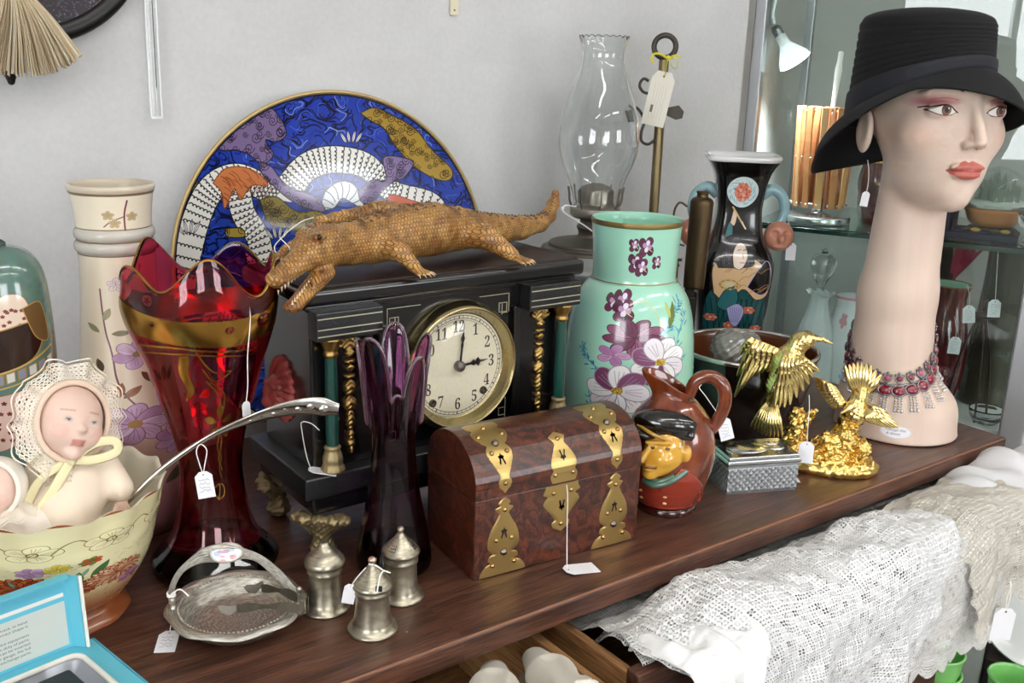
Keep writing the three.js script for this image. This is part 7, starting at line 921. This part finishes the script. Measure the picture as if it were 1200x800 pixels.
{
  const o = thing('dark_red_vase', 'dark red mottled vase with pale turquoise inside in the cabinet', 'vase', inCase(0.462, DECK, -0.15), caseTurn), mott = field(256, 256, (u, v) => { const s = n2(u * 40, v * 40) > 0.82 ? 70 : 0, k = fbm(u * 6, v * 6) * 20; return [88 + k + s, 16 + k * 0.5 + s * 0.7, 22 + k * 0.5 + s * 0.7]; }, true); part('body', lathe(spline([[0.0005, 0], [0.036, 0], [0.04, 0.006], [0.056, 0.06], [0.06, 0.13], [0.054, 0.19], [0.046, 0.23], [0.0425, 0.26], [0.047, 0.286], [0.0505, 0.2935]], 44), { seg: 60 }), GLAZE(mott, { roughness: 0.15 }), o); part('inside', lathe(spline([[0.0505, 0.2935], [0.049, 0.2955], [0.0455, 0.286], [0.04, 0.26], [0.042, 0.22], [0.0005, 0.2]], 20), { seg: 60 }), mat('#8fc4b0', 0.3, 0, { clearcoat: 0.6 }), o, 'pale turquoise glazed inside'); part('gilt_rim', lathe([[0.0498, 0.2935], [0.0505, 0.2958], [0.0485, 0.2962]], { seg: 60 }), mat('#9a7a4a', 0.4, 0.7), o);
  const f = thing('pink_feather_ornament', 'bright pink and black feather plume behind the dark red vase', 'ornament', inCase(0.452, DECK, -0.31), caseTurn), L = [[], []], R = rng(71); for (let i = 0; i < 70; i++) { const a = -1.1 + i / 70 * 1.75, len = 0.09 + R() * 0.045, b = [0, 0.27, 0.01 * R()]; L[a > -0.05 ? 0 : 1].push(sweep([b, [sin(a) * len * 0.5, 0.27 + cos(a) * len * 0.5, 0.006], [sin(a) * len, 0.27 + cos(a) * len, 0.012 * R()]], (t) => 0.0042 * (1 - t * 0.8), { n: 6, seg: 5, flat: 0.3 })); } part('pink_feathers', merge(L[0]), mat('#c4244e', 0.7), f).userData.kind = 'stuff'; part('black_feathers', merge(L[1]), mat('#141012', 0.7), f).userData.kind = 'stuff'; part('holder', lathe(spline([[0.0005, 0], [0.035, 0], [0.02, 0.02], [0.01, 0.1], [0.012, 0.28], [0.0005, 0.285]], 24), { seg: 24 }), mat('#2a1c20', 0.5), f);
  const g = thing('smoked_glass_vase', 'tall olive smoked glass vase at the back of the cabinet', 'vase', inCase(0.578, DECK, -0.24), caseTurn); part('body', lathe(spline([[0.0005, 0.0], [0.064, 0.0], [0.067, 0.008], [0.066, 0.06], [0.058, 0.16], [0.05, 0.26], [0.047, 0.36], [0.05, 0.4]], 40), { seg: 60 }), mat('#5a5f50', 0.06, 0, { transmission: 0.5, thickness: 0, clearcoat: 1 }), g);
  const t = thing('metal_figurine', 'dark metal insect shaped ornament with long legs hung with tags', 'figurine', inCase(0.545, DECK, -0.075), caseTurn), dk = mat('#4b4046', 0.35, 0.8); part('torso', merge([ball(0.012, 0, 0.245, 0, 2.2, 0.8, 0.8), ball(0.008, 0.026, 0.262, 0.002, 1.4, 0.9, 0.9), ball(0.007, -0.024, 0.235, 0.004, 1.4, 1, 1), ball(0.007, 0.004, 0.27, 0, 0.8, 2, 0.8)]), dk, t); for (const [x, z] of [[-0.05, 0.02], [0.018, 0.03], [0.04, -0.02]]) part('leg', sweep([[x * 0.2, 0.24, 0], [x * 0.7, 0.14, z * 0.6], [x, 0.002, z]], 0.0028, { n: 14, seg: 6 }), dk, t);
  const r = thing('red_glass_ornament', 'ruby pressed glass ornament behind the bust', 'ornament', inCase(0.478, DECK, -0.06), caseTurn); part('body', lathe(spline([[0.0005, 0], [0.024, 0], [0.026, 0.01], [0.012, 0.03], [0.016, 0.05], [0.024, 0.07], [0.012, 0.085], [0.02, 0.1], [0.014, 0.115], [0.0005, 0.12]], 40), { seg: 40, warp: (q, y, a) => [q * (1 + 0.1 * cos(a * 7)), y] }), mat('#7a1424', 0.08, 0, { clearcoat: 1, transmission: 0.3, thickness: 0.01 }), r);
  const b = thing('clear_glass_bowl', 'small clear glass bowl on the cabinet deck near the sideboard end', 'bowl', inCase(0.585, DECK, -0.062), caseTurn); part('body', lathe(spline([[0.0005, 0.002], [0.02, 0.0], [0.034, 0.014], [0.039, 0.034], [0.0375, 0.0345], [0.031, 0.016], [0.0005, 0.006]], 24), { seg: 48 }), clearG, b);
  const w = thing('clear_goblet', 'small clear goblet beside the souvenir globe', 'goblet', inCase(0.602, SHELF, -0.09), caseTurn); part('body', lathe(spline([[0.0005, 0.0], [0.02, 0.0], [0.004, 0.006], [0.004, 0.03], [0.018, 0.045], [0.021, 0.075], [0.0195, 0.075], [0.0005, 0.042]], 30), { seg: 36 }), clearG, w);
  const lblC = mat('#efeff2', 0.8);
  for (const [x, y, z, lab] of [[0.515, 0.138, -0.048, 'small white price tag on the dark red vase in the cabinet'], [0.565, 0.158, -0.05, 'white price tag hanging from a long string in the cabinet'], [0.498, 0.062, -0.05, 'white price tag on the legs of the metal ornament']]) { const p = inCase(x, y, z); ticket(lab, p, { w: 0.026, h: 0.038, tilt: [0, caseTurn + 0.25, (x * 17 % 1 - 0.5) * 0.5], art: 2, string: [[0, 0, 0], [0.004, 0.02, -0.004], [0.0, x > 0.56 ? 0.115 : 0.05, -0.012]] }); }
}
{ // green bowls and a plate under the cabinet
  const green = mat('#8ed67a', 0.3, 0, { clearcoat: 0.6 }), bowlG = lathe(spline([[0.0005, 0.0], [0.034, 0.0], [0.036, 0.006], [0.05, 0.05], [0.056, 0.1], [0.0575, 0.102], [0.052, 0.099], [0.044, 0.05], [0.0005, 0.012]], 40), { seg: 60 });
  const put = (lab, x, y, z) => { const o = thing('green_tumbler', lab, 'tumbler', inCase(x, y - T, z), caseTurn, 'green tumblers at the foot of the cabinet'); part('body', bowlG, green, o); part('rim', new THREE.TorusGeometry(0.0568, 0.0018, 8, 60).rotateX(PI / 2).translate(0, 0.1005, 0), mat('#a8e596', 0.3), o); return o; };
  put('pale green tumbler, upper one of the pair stacked beside the cabinet post', 0.572, 0.055, 0.082); put('pale green tumbler, lower one of the pair stacked beside the cabinet post', 0.572, 0.002, 0.082);
  const m = put('pale green tumbler holding a dark bronze trinket at the cabinet foot', 0.735, 0.01, 0.03); part('stand', cyl(0.04, 0.04, 0.008, 0, -0.0095, 0), mat('#3a2f24', 0.6), m); part('trinket', merge([new THREE.TorusGeometry(0.018, 0.004, 8, 24).translate(0.02, 0.045, 0.055), new THREE.TorusGeometry(0.012, 0.0035, 8, 24).rotateY(0.6).translate(-0.006, 0.04, 0.056)]), mat('#4a3c2c', 0.4, 0.8), m);
  const pl = thing('white_plate', 'white plate with grey rim line leaning behind the aluminium post', 'plate', inCase(0.77, 0.10 - T, -0.10), caseTurn); const pg = lathe(spline([[0.0005, 0.0], [0.08, 0.0], [0.1, 0.006], [0.13, 0.018], [0.1305, 0.0205], [0.1, 0.0095], [0.0005, 0.004]], 30), { seg: 72 }).rotateX(1.15).translate(0, 0.12, 0.0); part('body', pg, mat('#e4e6e4', 0.25, 0, { clearcoat: 0.5 }), pl); part('stand', box(0.2, 0.1, 0.12, 0.004, 0, -0.05, 0), mat('#2c2520', 0.7), pl);
}
// ---------------------------------------------------------------- linens in the drawer
{
  const lacePattern = (seed, alpha) => canvas(1024, 1024, (g, w, h) => {
    g.fillStyle = alpha ? '#fff' : '#bdbdbd'; g.fillRect(0, 0, w, h); const R = rng(seed), s = 64;
    for (let j = 0; j < 16; j++) for (let i = 0; i < 16; i++) {
      const x = i * s + s / 2, y = j * s + s / 2, big = (i + j) % 4 === 0, q = 0.35 + 0.75 * clamp(0.5 + 0.9 * n2(i * 0.39 + seed, j * 0.39));
      if (alpha) { g.fillStyle = '#000'; for (let k = 0; k < 4; k++) { const a = k * PI / 2 + PI / 4; g.beginPath(); g.ellipse(x + cos(a) * s * 0.36, y + sin(a) * s * 0.36, s * (big ? 0.19 : 0.12) * q, s * (big ? 0.14 : 0.09) * q, a + R(), 0, 7); g.fill(); } if ((i * 3 + j) % 5 === 0) { g.beginPath(); g.arc(x, y, s * 0.1, 0, 7); g.fill(); } }
      else { for (let k = 0; k < 26; k++) { const a = k / 26 * 2 * PI; g.strokeStyle = k % 2 ? '#ffffff' : '#7a7a7a'; g.lineWidth = 5; g.beginPath(); g.moveTo(x + cos(a) * s * 0.16, y + sin(a) * s * 0.16); g.lineTo(x + cos(a + 0.15) * s * 0.46, y + sin(a + 0.15) * s * 0.46); g.stroke(); } g.fillStyle = '#6a6a6a'; for (let k = 0; k < 4; k++) { const a = k * PI / 2 + PI / 4; g.beginPath(); g.arc(x + cos(a) * s * 0.36, y + sin(a) * s * 0.36, s * 0.09, 0, 7); g.fill(); } }
    }
  }, false);
  const holes = lacePattern(3, true), bump = lacePattern(3, false);
  const lace = (c) => new THREE.MeshPhysicalMaterial({ color: C(c), roughness: 0.95, alphaMap: holes, alphaTest: 0.5, bumpMap: bump, bumpScale: 0.0016, sheen: 0.2, side: THREE.DoubleSide });
  const plain = (c) => { const b = field(256, 256, (u, v) => 128 + 40 * sin(u * 400) + 40 * sin(v * 400), false, [8, 8]); return new THREE.MeshPhysicalMaterial({ color: C(c), roughness: 0.95, bumpMap: b, bumpScale: 0.0002, sheen: 0.2, side: THREE.DoubleSide }); };
  // cloth along a cross profile [z, y, lift] with x from x0(v) to x1(v); folds grow down the hanging part
  const clothGeo = (prof, x0, x1, folds, nu = 150, nv = 120, rep = 7.5) => {
    const c = new THREE.SplineCurve(prof.map((p) => new THREE.Vector2(p[0], p[1]))), P = c.getSpacedPoints(nv), len = c.getLength();
    const g = grid(nu, nv, (u, v) => { const p = P[Math.round(v * nv)], t = c.getTangent(clamp(v, 0.001, 0.999)), a = lerp(x0(v), x1(v), u), f = folds(u, v, a); return [a + (f[2] ?? 0), p.y + t.x * f[0] + (f[3] ?? 0), p.x - t.y * f[0] + (f[1] ?? 0)]; });
    const p = g.attributes.position, q = g.attributes.uv; for (let i = 0; i < q.count; i++) q.setXY(i, q.getX(i) * Math.abs(x1(0.5) - x0(0.5)) * rep, q.getY(i) * len * rep); return g;
  };
  const N = (a, b, s = 1) => fbm(a * s, b * s, 3);
  const t1 = thing('lace_cloth', 'greyish crochet cloth lying inside the open drawer', 'cloth', [1.18, T - 0.036, -0.8]);
  part('cloth', clothGeo([[-0.16, -0.05], [-0.06, -0.035], [-0.02, -0.022], [0.02, -0.004], [0.05, 0.004], [0.088, -0.02]], () => -0.442, () => 0.45, (u, v, a) => [0.007 * N(a * 9, v * 4) + 0.012 * Math.max(0, N(a * 4 + 3, v * 2)), 0, 0, 0.0], 140, 60), lace('#d3d2cf'), t1);
  const t2 = thing('crochet_tablecloth', 'large white crocheted tablecloth hanging over the open drawer front', 'tablecloth', [1.0, T - 0.05, -0.70]);
  part('cloth', clothGeo([[-0.128, -0.016], [-0.08, 0.032], [-0.02, 0.046], [0.025, 0.034], [0.05, 0.0], [0.056, -0.05], [0.058, -0.13], [0.06, -0.24], [0.062, -0.36]], (v) => lerp(-0.27, -0.16, sstep(0.1, 0.6, v)) + 0.012 * sin(v * 17), (v) => lerp(0.36, 0.19, sstep(0.15, 0.8, v)) + 0.010 * sin(v * 26), (u, v, a) => { const hang = sstep(0.38, 0.7, v), top = 1 - sstep(0.3, 0.5, v), edge = sstep(0.22, 0, u) * top; return [0.011 * N(a * 7, v * 5) + 0.005 * N(a * 19, v * 13) + hang * (0.016 * sin(a * 34 + 2.2 * sin(v * 3)) + 0.008 * sin(a * 71 + v * 4)), 0, 0.004 * N(v * 9, a * 6), -0.04 * edge - 0.022 * sstep(0.75, 1, u) * top + 0.012 * top * sin(u * 7 + 0.6)]; }, 200, 150), lace('#f3f3f3'), t2);
  const t3 = thing('plain_napkin', 'plain white folded napkin with a pointed corner at the drawer corner', 'napkin', [0.80, T - 0.036, -0.676]);
  part('cloth', clothGeo([[-0.07, 0.004], [-0.03, 0.014], [0.012, 0.018], [0.034, 0.01], [0.044, -0.014], [0.046, -0.05], [0.047, -0.078]], (v) => lerp(-0.055, -0.012, sstep(0.45, 1, v)), (v) => lerp(0.075, 0.03, sstep(0.5, 1, v)), (u, v, a) => [0.006 * sin(u * 11 + v * 5) + 0.004 * sin(u * 23 - v * 9), 0, 0, -0.018 * sstep(0.3, 0, u) + 0.006 * N(a * 14, v * 5)], 70, 60), plain('#f6f6f6'), t3);
  const t4 = thing('ecru_doily', 'ecru lace doily with scalloped edge draped over the drawer with a tag', 'doily', [1.5, T - 0.05, -0.70]);
  part('cloth', clothGeo([[-0.10, 0.02], [-0.05, 0.036], [0.0, 0.04], [0.032, 0.026], [0.05, -0.01], [0.056, -0.06], [0.058, -0.115]], (v) => lerp(-0.20, -0.13, v) + 0.01 * Math.abs(sin(v * 24)), (v) => 0.2 + 0.01 * Math.abs(sin(v * 24)), (u, v, a) => [0.008 * N(a * 9, v * 4) + 0.002 * N(a * 22, v * 10) + 0.012 * sin(a * 40) * sstep(0.5, 1, v), 0, 0, -0.02 * sstep(0.9, 1, v) * Math.abs(sin(a * 60)) - 0.03 * sstep(0.2, 0, u)], 150, 90, 9), lace('#e0dace'), t4, 'ecru lace');
  const t4b = thing('scalloped_doily', 'white lace doily under the ecru doily, its scallops showing below', 'doily', [1.4, T - 0.056, -0.70]);
  part('cloth', clothGeo([[-0.06, 0.022], [0.0, 0.026], [0.028, 0.016], [0.044, -0.02], [0.048, -0.07], [0.05, -0.17]], (v) => -0.16 + 0.004 * sin(v * 30), (v) => lerp(0.12, 0.06, v), (u, v, a) => [0.005 * N(a * 12 + 4, v * 6) + 0.006 * sin(a * 52) * sstep(0.5, 1, v), 0, 0, -0.012 * sstep(0.92, 1, v) * Math.abs(sin(a * 90))], 120, 70, 11), lace('#eceae6'), t4b);
  const t5 = thing('plain_white_cloth', 'plain white cloth with a peaked fold on top of the linens', 'cloth', [1.575, T - 0.042, -0.745]);
  part('cloth', clothGeo([[-0.085, -0.022], [-0.04, 0.028], [0.005, 0.04], [0.045, 0.034], [0.07, 0.022], [0.082, 0.008]], (v) => lerp(-0.13, -0.09, v), () => 0.17, (u, v, a) => [0.02 * Math.exp(-Math.pow((u - 0.62) / 0.14, 2)) * sin(PI * clamp(v * 1.3)) + 0.005 * sin(u * 17 + v * 9) + 0.004 * sin(u * 31 - v * 6), 0, 0, -0.02 * sstep(0.3, 0, u)], 90, 60), plain('#dedee0'), t5);
}
{ // two pale evening shoes in the left drawer
  const kid = mat('#d9d4c8', 0.6, 0, { sheen: 0.3 }), lining = mat('#b8b0a4', 0.8), sole = mat('#a59a88', 0.7);
  const shoe = (label, x, y, z, ry, rx) => {
    const o = thing('pale_shoe', label, 'shoe', [x, T + y, z], ry); const up = (g) => g.rotateX(rx);
    part('upper', up(nets((X, Y, Z) => { let d = dCap(X * 1.0, Y * 1.25, Z, [0, 0.004, 0], [0, 0.014, 0.075], 0.017, 0.027); d = smin(d, dCap(X, Y * 1.1, Z, [0, 0.014, 0.075], [0, 0.026, 0.165], 0.026, 0.024), 0.015); d = smin(d, dCap(X, Y, Z, [0, 0.03, 0.16], [0, 0.05, 0.19], 0.024, 0.02), 0.012); const cut = dCap(X, Y, Z, [0, 0.045, 0.07], [0, 0.062, 0.18], 0.017, 0.022); return Math.max(smax(d, -cut, 0.004), -Y - 0.016); }, [-0.04, -0.025, -0.03], [0.04, 0.085, 0.23], 0.0025)), kid, o, 'pale kid upper');
    part('sole', up(extrude(smoothShape([[0, -0.018], [0.02, 0.0], [0.028, 0.05], [0.022, 0.11], [0.021, 0.19], [0, 0.208], [-0.021, 0.19], [-0.022, 0.11], [-0.028, 0.05], [-0.02, 0.0]], 60), 0.004).rotateX(PI / 2).translate(0, -0.014, 0)), sole, o); part('insole', up(box(0.03, 0.002, 0.11, 0, 0, 0.014, 0.12)), lining, o); part('heel', up(cyl(0.011, 0.017, 0.03, 0, -0.046, 0.185)), sole, o); return o;
  };
  shoe('pale kid shoe with pointed toe lying against the drawer side', 0.652, -0.066, -0.806, -0.42, -0.2); shoe('pale kid shoe beside its mate, farther from the drawer side', 0.600, -0.072, -0.82, -0.62, -0.2);
}
// ---------------------------------------------------------------- on the wall
{
  const o = thing('painted_fan', 'round dark painted fan with black rim and raffia tassel hung on the wall', 'fan', [0.296, T + 0.807, -1.538]);
  const art = canvas(512, 512, (g, w, h) => { g.fillStyle = '#241a22'; g.fillRect(0, 0, w, h); const R = rng(16); for (let i = 0; i < 5200; i++) { const x = R() * w, y = R() * h, k = fbm(x / 120, y / 120, 3), r = Math.hypot(x - 256, y - 256) / 256; g.fillStyle = r > 0.72 + k * 0.2 ? `rgba(${120 + R() * 80},${125 + R() * 70},${150 + R() * 60},.35)` : k > 0 ? `rgba(${130 + R() * 60},${30 + R() * 20},${44 + R() * 20},.5)` : `rgba(${50 + R() * 30},${34 + R() * 20},${60 + R() * 30},.5)`; g.fillRect(x, y, 2 + R() * 3, 2 + R() * 3); } });
  const face = new THREE.CylinderGeometry(0.165, 0.165, 0.008, 96).rotateX(PI / 2), u = face.attributes.uv, p = face.attributes.position; for (let i = 0; i < p.count; i++) u.setXY(i, 0.5 + p.getX(i) / 0.33, 0.5 + p.getY(i) / 0.33);
  part('painted_face', face, new THREE.MeshPhysicalMaterial({ map: art, roughness: 0.5 }), o); part('rim', new THREE.TorusGeometry(0.162, 0.0135, 12, 96).scale(1, 1, 0.7), mat('#0c0b0c', 0.35), o, 'black lacquered rim');
  part('handle', nets((x, y, z) => smin(dCap(x, y, z, [-0.03, -0.13, 0.008], [-0.029, -0.2, 0.02], 0.014, 0.015), dCap(x, y, z, [-0.029, -0.2, 0.02], [-0.029, -0.224, 0.022], 0.014, 0.005), 0.006), [-0.055, -0.235, -0.012], [-0.005, -0.11, 0.045], 0.002), mat('#0d0c0d', 0.35), o, 'black handle tip');
  const L = [], R = rng(33); for (let i = 0; i < 120; i++) { const t = i / 119, a = lerp(-0.62, 0.70, t) + (R() - 0.5) * 0.06, ln = 0.115 + 0.008 * R(), zz = 0.038 + 0.014 * R() + 0.01 * cos(a * 2); L.push(sweep([[-0.018 + sin(a) * 0.01, -0.095, 0.03], [-0.018 + sin(a) * ln * 0.5, -0.095 - cos(a) * ln * 0.45, zz], [-0.018 + sin(a) * ln, -0.095 - cos(a) * ln, zz - 0.006]], 0.0021 + R() * 0.0008, { n: 6, seg: 5, flat: 0.4 })); }
  const pale = [[], [], []]; L.forEach((g, i) => pale[(i * 7) % 3].push(g)); ['#cdbb9c', '#b9a484', '#dccfb6'].forEach((c, i) => { part('raffia_tassel', merge(pale[i]), mat(c, 0.8), o, 'bundle of pale raffia strands').userData.kind = 'stuff'; });
  part('tassel_binding', ball(0.016, -0.018, -0.095, 0.03, 1, 1.2, 0.9), mat('#c9b494', 0.8), o);
}
{
  const o = thing('plastic_strap', 'clear plastic strap hanging down the wall from above', 'strap', [0.466, T + 0.533, -1.545]), film = new THREE.MeshPhysicalMaterial({ color: '#f2f3f4', roughness: 0.15, transmission: 0.8, thickness: 0, side: THREE.DoubleSide }), edge = mat('#eceded', 0.25);
  part('film', grid(4, 20, (u, v) => [lerp(-0.007, 0.009, u) + 0.006 * v * v, v * 0.36, 0.002 + 0.002 * sin(u * PI)]), film, o); for (const x of [-0.007, 0.009]) part('welt', sweep([0, 0.25, 0.5, 0.75, 1].map((v) => [x + 0.006 * v * v, v * 0.36, 0.003]), 0.0016, { n: 20, seg: 6 }), edge, o); part('slit', sweep([0.12, 0.5, 1].map((v) => [0.003 + 0.006 * v * v, v * 0.36, 0.004]), 0.0006, { n: 16, seg: 5 }), mat('#3a3a3c', 0.5), o); part('end', box(0.017, 0.004, 0.004, 0.001, 0.001, 0, 0.003), edge, o); part('nail', cyl(0.003, 0.003, 0.012, 0, 0, 0, 12).rotateX(PI / 2).translate(0.007, 0.352, -0.006), STEEL, o);
  const t = thing('wall_tag', 'tiny cream paper tag pinned on the bare wall', 'paper tag', [1.005, T + 0.716, -1.5515]); part('card', box(0.017, 0.028, 0.0012, 0.0003, 0, 0.008, 0), mat('#e2d9bd', 0.8), t); part('pin', ball(0.0016, 0, 0.002, 0.001), mat('#8a8270', 0.4, 0.6), t);
}
// ---------------------------------------------------------------- price tags tied to the goods
{
  const y = (v) => T + v;
  ticket('white price tag with handwriting tied round the ladle handle', [0.335, y(0.171), -1.022], { w: 0.019, h: 0.031, tilt: [0.05, -0.35, 0.1], art: 1, string: [[0, 0, 0], [-0.003, 0.014, -0.002], [-0.004, 0.027, -0.006], [0.0, 0.035, -0.004], [0.005, 0.03, 0.001], [0.003, 0.014, 0.0], [0, 0, 0]] });
  ticket('white price tag on a long string down the front of the ruby vase', [0.395, y(0.238), -1.04], { w: 0.012, h: 0.022, tilt: [0, 0.4, 0.05], art: 3, string: [[0, 0, 0], [0.003, 0.02, 0.0], [0.006, 0.055, -0.004], [0.012, 0.1, -0.006], [0.013, 0.112, -0.01]] });
  ticket('white price tag lying on the marbled base of the black clock', [0.489, y(0.124), -1.073], { w: 0.02, h: 0.033, tilt: [-1.35, 1.15, 0], art: 0, string: [[0, 0, 0], [-0.008, 0.02, 0.006], [-0.018, 0.06, 0.016], [-0.02, 0.074, 0.02], [-0.008, 0.07, 0.02], [0.004, 0.058, 0.018]] });
  ticket('white price tag lying on the sideboard by the plated dish', [0.278, y(0.0045), -0.993], { w: 0.022, h: 0.033, tilt: [-1.42, -0.5, 0], art: 1, string: [[0, 0, 0], [0.004, 0.01, -0.004], [0.009, 0.019, -0.006], [0.012, 0.026, 0.0]] });
  ticket('white price tag half hidden behind the pewter mustard pot', [0.449, y(0.058), -0.889], { w: 0.014, h: 0.024, tilt: [0.1, -0.6, -0.2], art: 3, string: [[0, 0, 0], [0.006, 0.012, 0.004], [0.016, 0.022, 0.006]] });
  ticket('blank white price tag with string from the casket hasp', [0.742, y(0.004), -0.862], { w: 0.026, h: 0.044, tilt: [-1.48, 1.35, 0], art: 3, string: [[0, 0, 0], [0.004, 0.012, -0.006], [0.01, 0.055, -0.016], [0.015, 0.092, -0.024], [0.017, 0.103, -0.029]] });
  ticket('white price tag hanging from the handle of the brown jug', [1.045, y(0.142), -0.887], { w: 0.02, h: 0.034, tilt: [0.05, -0.55, 0.32], art: 2, string: [[0, 0, 0], [-0.01, 0.014, -0.006], [-0.03, 0.04, -0.012], [-0.036, 0.05, -0.018], [-0.028, 0.052, -0.022]] });
  ticket('white price tag hanging from the gilt bird stump', [1.243, y(0.066), -0.882], { w: 0.023, h: 0.034, tilt: [0, -0.9, 0], art: 3, string: [[0, 0, 0], [0.0, 0.025, -0.002], [0.003, 0.06, -0.006], [0.01, 0.075, -0.014]] });
  ticket('white price tag lying at the corner of the cut glass box', [1.224, y(0.0035), -0.902], { w: 0.016, h: 0.024, tilt: [-1.5, 0.9, 0], art: 3 });
  ticket('lilac white price tag hanging from the handle of the black vase', [1.642, y(0.292), -1.258], { w: 0.02, h: 0.034, tilt: [0, -0.85, 0], art: 3, string: [[0, 0, 0], [-0.006, 0.02, -0.002], [-0.012, 0.05, -0.006], [-0.022, 0.068, -0.008]] });
  ticket('small white price tag hanging from the mannequin ear', [1.531, y(0.428), -1.026], { w: 0.013, h: 0.024, tilt: [0, -0.95, -0.1], art: 3, string: [[0, 0, 0], [0.002, 0.014, 0], [0.002, 0.04, -0.002], [0.001, 0.058, -0.006]] });
  ticket('blank white price tag hanging from the ecru doily', [1.452, y(-0.172), -0.632], { w: 0.036, h: 0.055, tilt: [0.0, -0.55, -0.05], art: 3, size: 0.0011, string: [[0, 0, 0], [0.004, 0.016, -0.004], [0.006, 0.042, -0.002], [0.002, 0.05, -0.004], [0.0, 0.03, 0.002], [0, 0, 0]] });
  const r = thing('manila_tag', 'long manila tag with faint handwriting tied by yellow ribbon to the brass rod', 'tag', [1.372, y(0.618), -1.384], towardViewer(1.38, -1.39)), art = canvas(256, 512, (g, w, h) => { g.fillStyle = '#e4dfd2'; g.fillRect(0, 0, w, h); const R = rng(60); for (let i = 0; i < 5; i++) { const p = []; for (let k = 0; k < 16; k++) p.push([60 + i * 32 + (R() - 0.5) * 14, 120 + k * 22]); stroke(g, p, 'rgba(120,112,104,.55)', 2); } g.fillStyle = '#6a665c'; g.beginPath(); g.arc(128, 44, 11, 0, 7); g.fill(); g.fillStyle = 'rgba(70,60,50,.7)'; g.fillRect(62, 320, 26, 70); });
  const tg = extrude(poly([[-0.013, 0.006], [0.013, 0.006], [0.022, -0.008], [0.022, -0.096], [-0.022, -0.096], [-0.022, -0.008]]), 0.0008), p = tg.attributes.position, u = tg.attributes.uv; for (let i = 0; i < p.count; i++) u.setXY(i, p.getX(i) / 0.044 + 0.5, (p.getY(i) + 0.096) / 0.102); part('card', tg.rotateZ(-0.18), new THREE.MeshStandardMaterial({ map: art, roughness: 0.8, side: THREE.DoubleSide }), r); const yel = mat('#d9cf3a', 0.5, 0, { sheen: 0.4 });
  part('ribbon', merge([sweep([[0.001, -0.004, 0.002], [0.003, 0.015, 0.004], [0.004, 0.03, 0.004]], 0.0028, { n: 10, seg: 6, flat: 0.3 }), sweep([[0.004, 0.03, 0.006], [-0.012, 0.038, 0.008], [-0.024, 0.036, 0.006], [-0.026, 0.026, 0.006], [-0.022, 0.02, 0.006]], 0.0022, { n: 16, seg: 6, flat: 0.4 }), sweep([[0.004, 0.03, 0.006], [0.016, 0.03, 0.01], [0.024, 0.024, 0.01], [0.02, 0.012, 0.01], [0.01, 0.02, 0.01], [0.006, 0.03, 0.008]], 0.0022, { n: 20, seg: 6, flat: 0.4 }), ball(0.0048, 0.005, 0.031, 0.007), sweep([[0.005, 0.03, 0.006], [0.018, 0.036, 0.006], [0.028, 0.034, 0.002]], 0.002, { n: 8, seg: 6, flat: 0.4 })]), yel, r, 'yellow ribbon bow');
  const s = thing('lamp_string', 'white cotton string stretched from the oil lamp towards the green vase', 'string', [1.085, y(0.385), -1.33]); part('string', sweep([[0.08, -0.004, -0.05], [0.01, 0.006, 0.0], [0.0, 0.0, 0.01], [0.0, -0.02, 0.08], [0.0, -0.045, 0.15]], 0.0013, { n: 30, seg: 6 }), STRING, s); part('knot', ball(0.003, 0.004, 0.003, 0.004), STRING, s);
}
renderer.render(scene, camera);
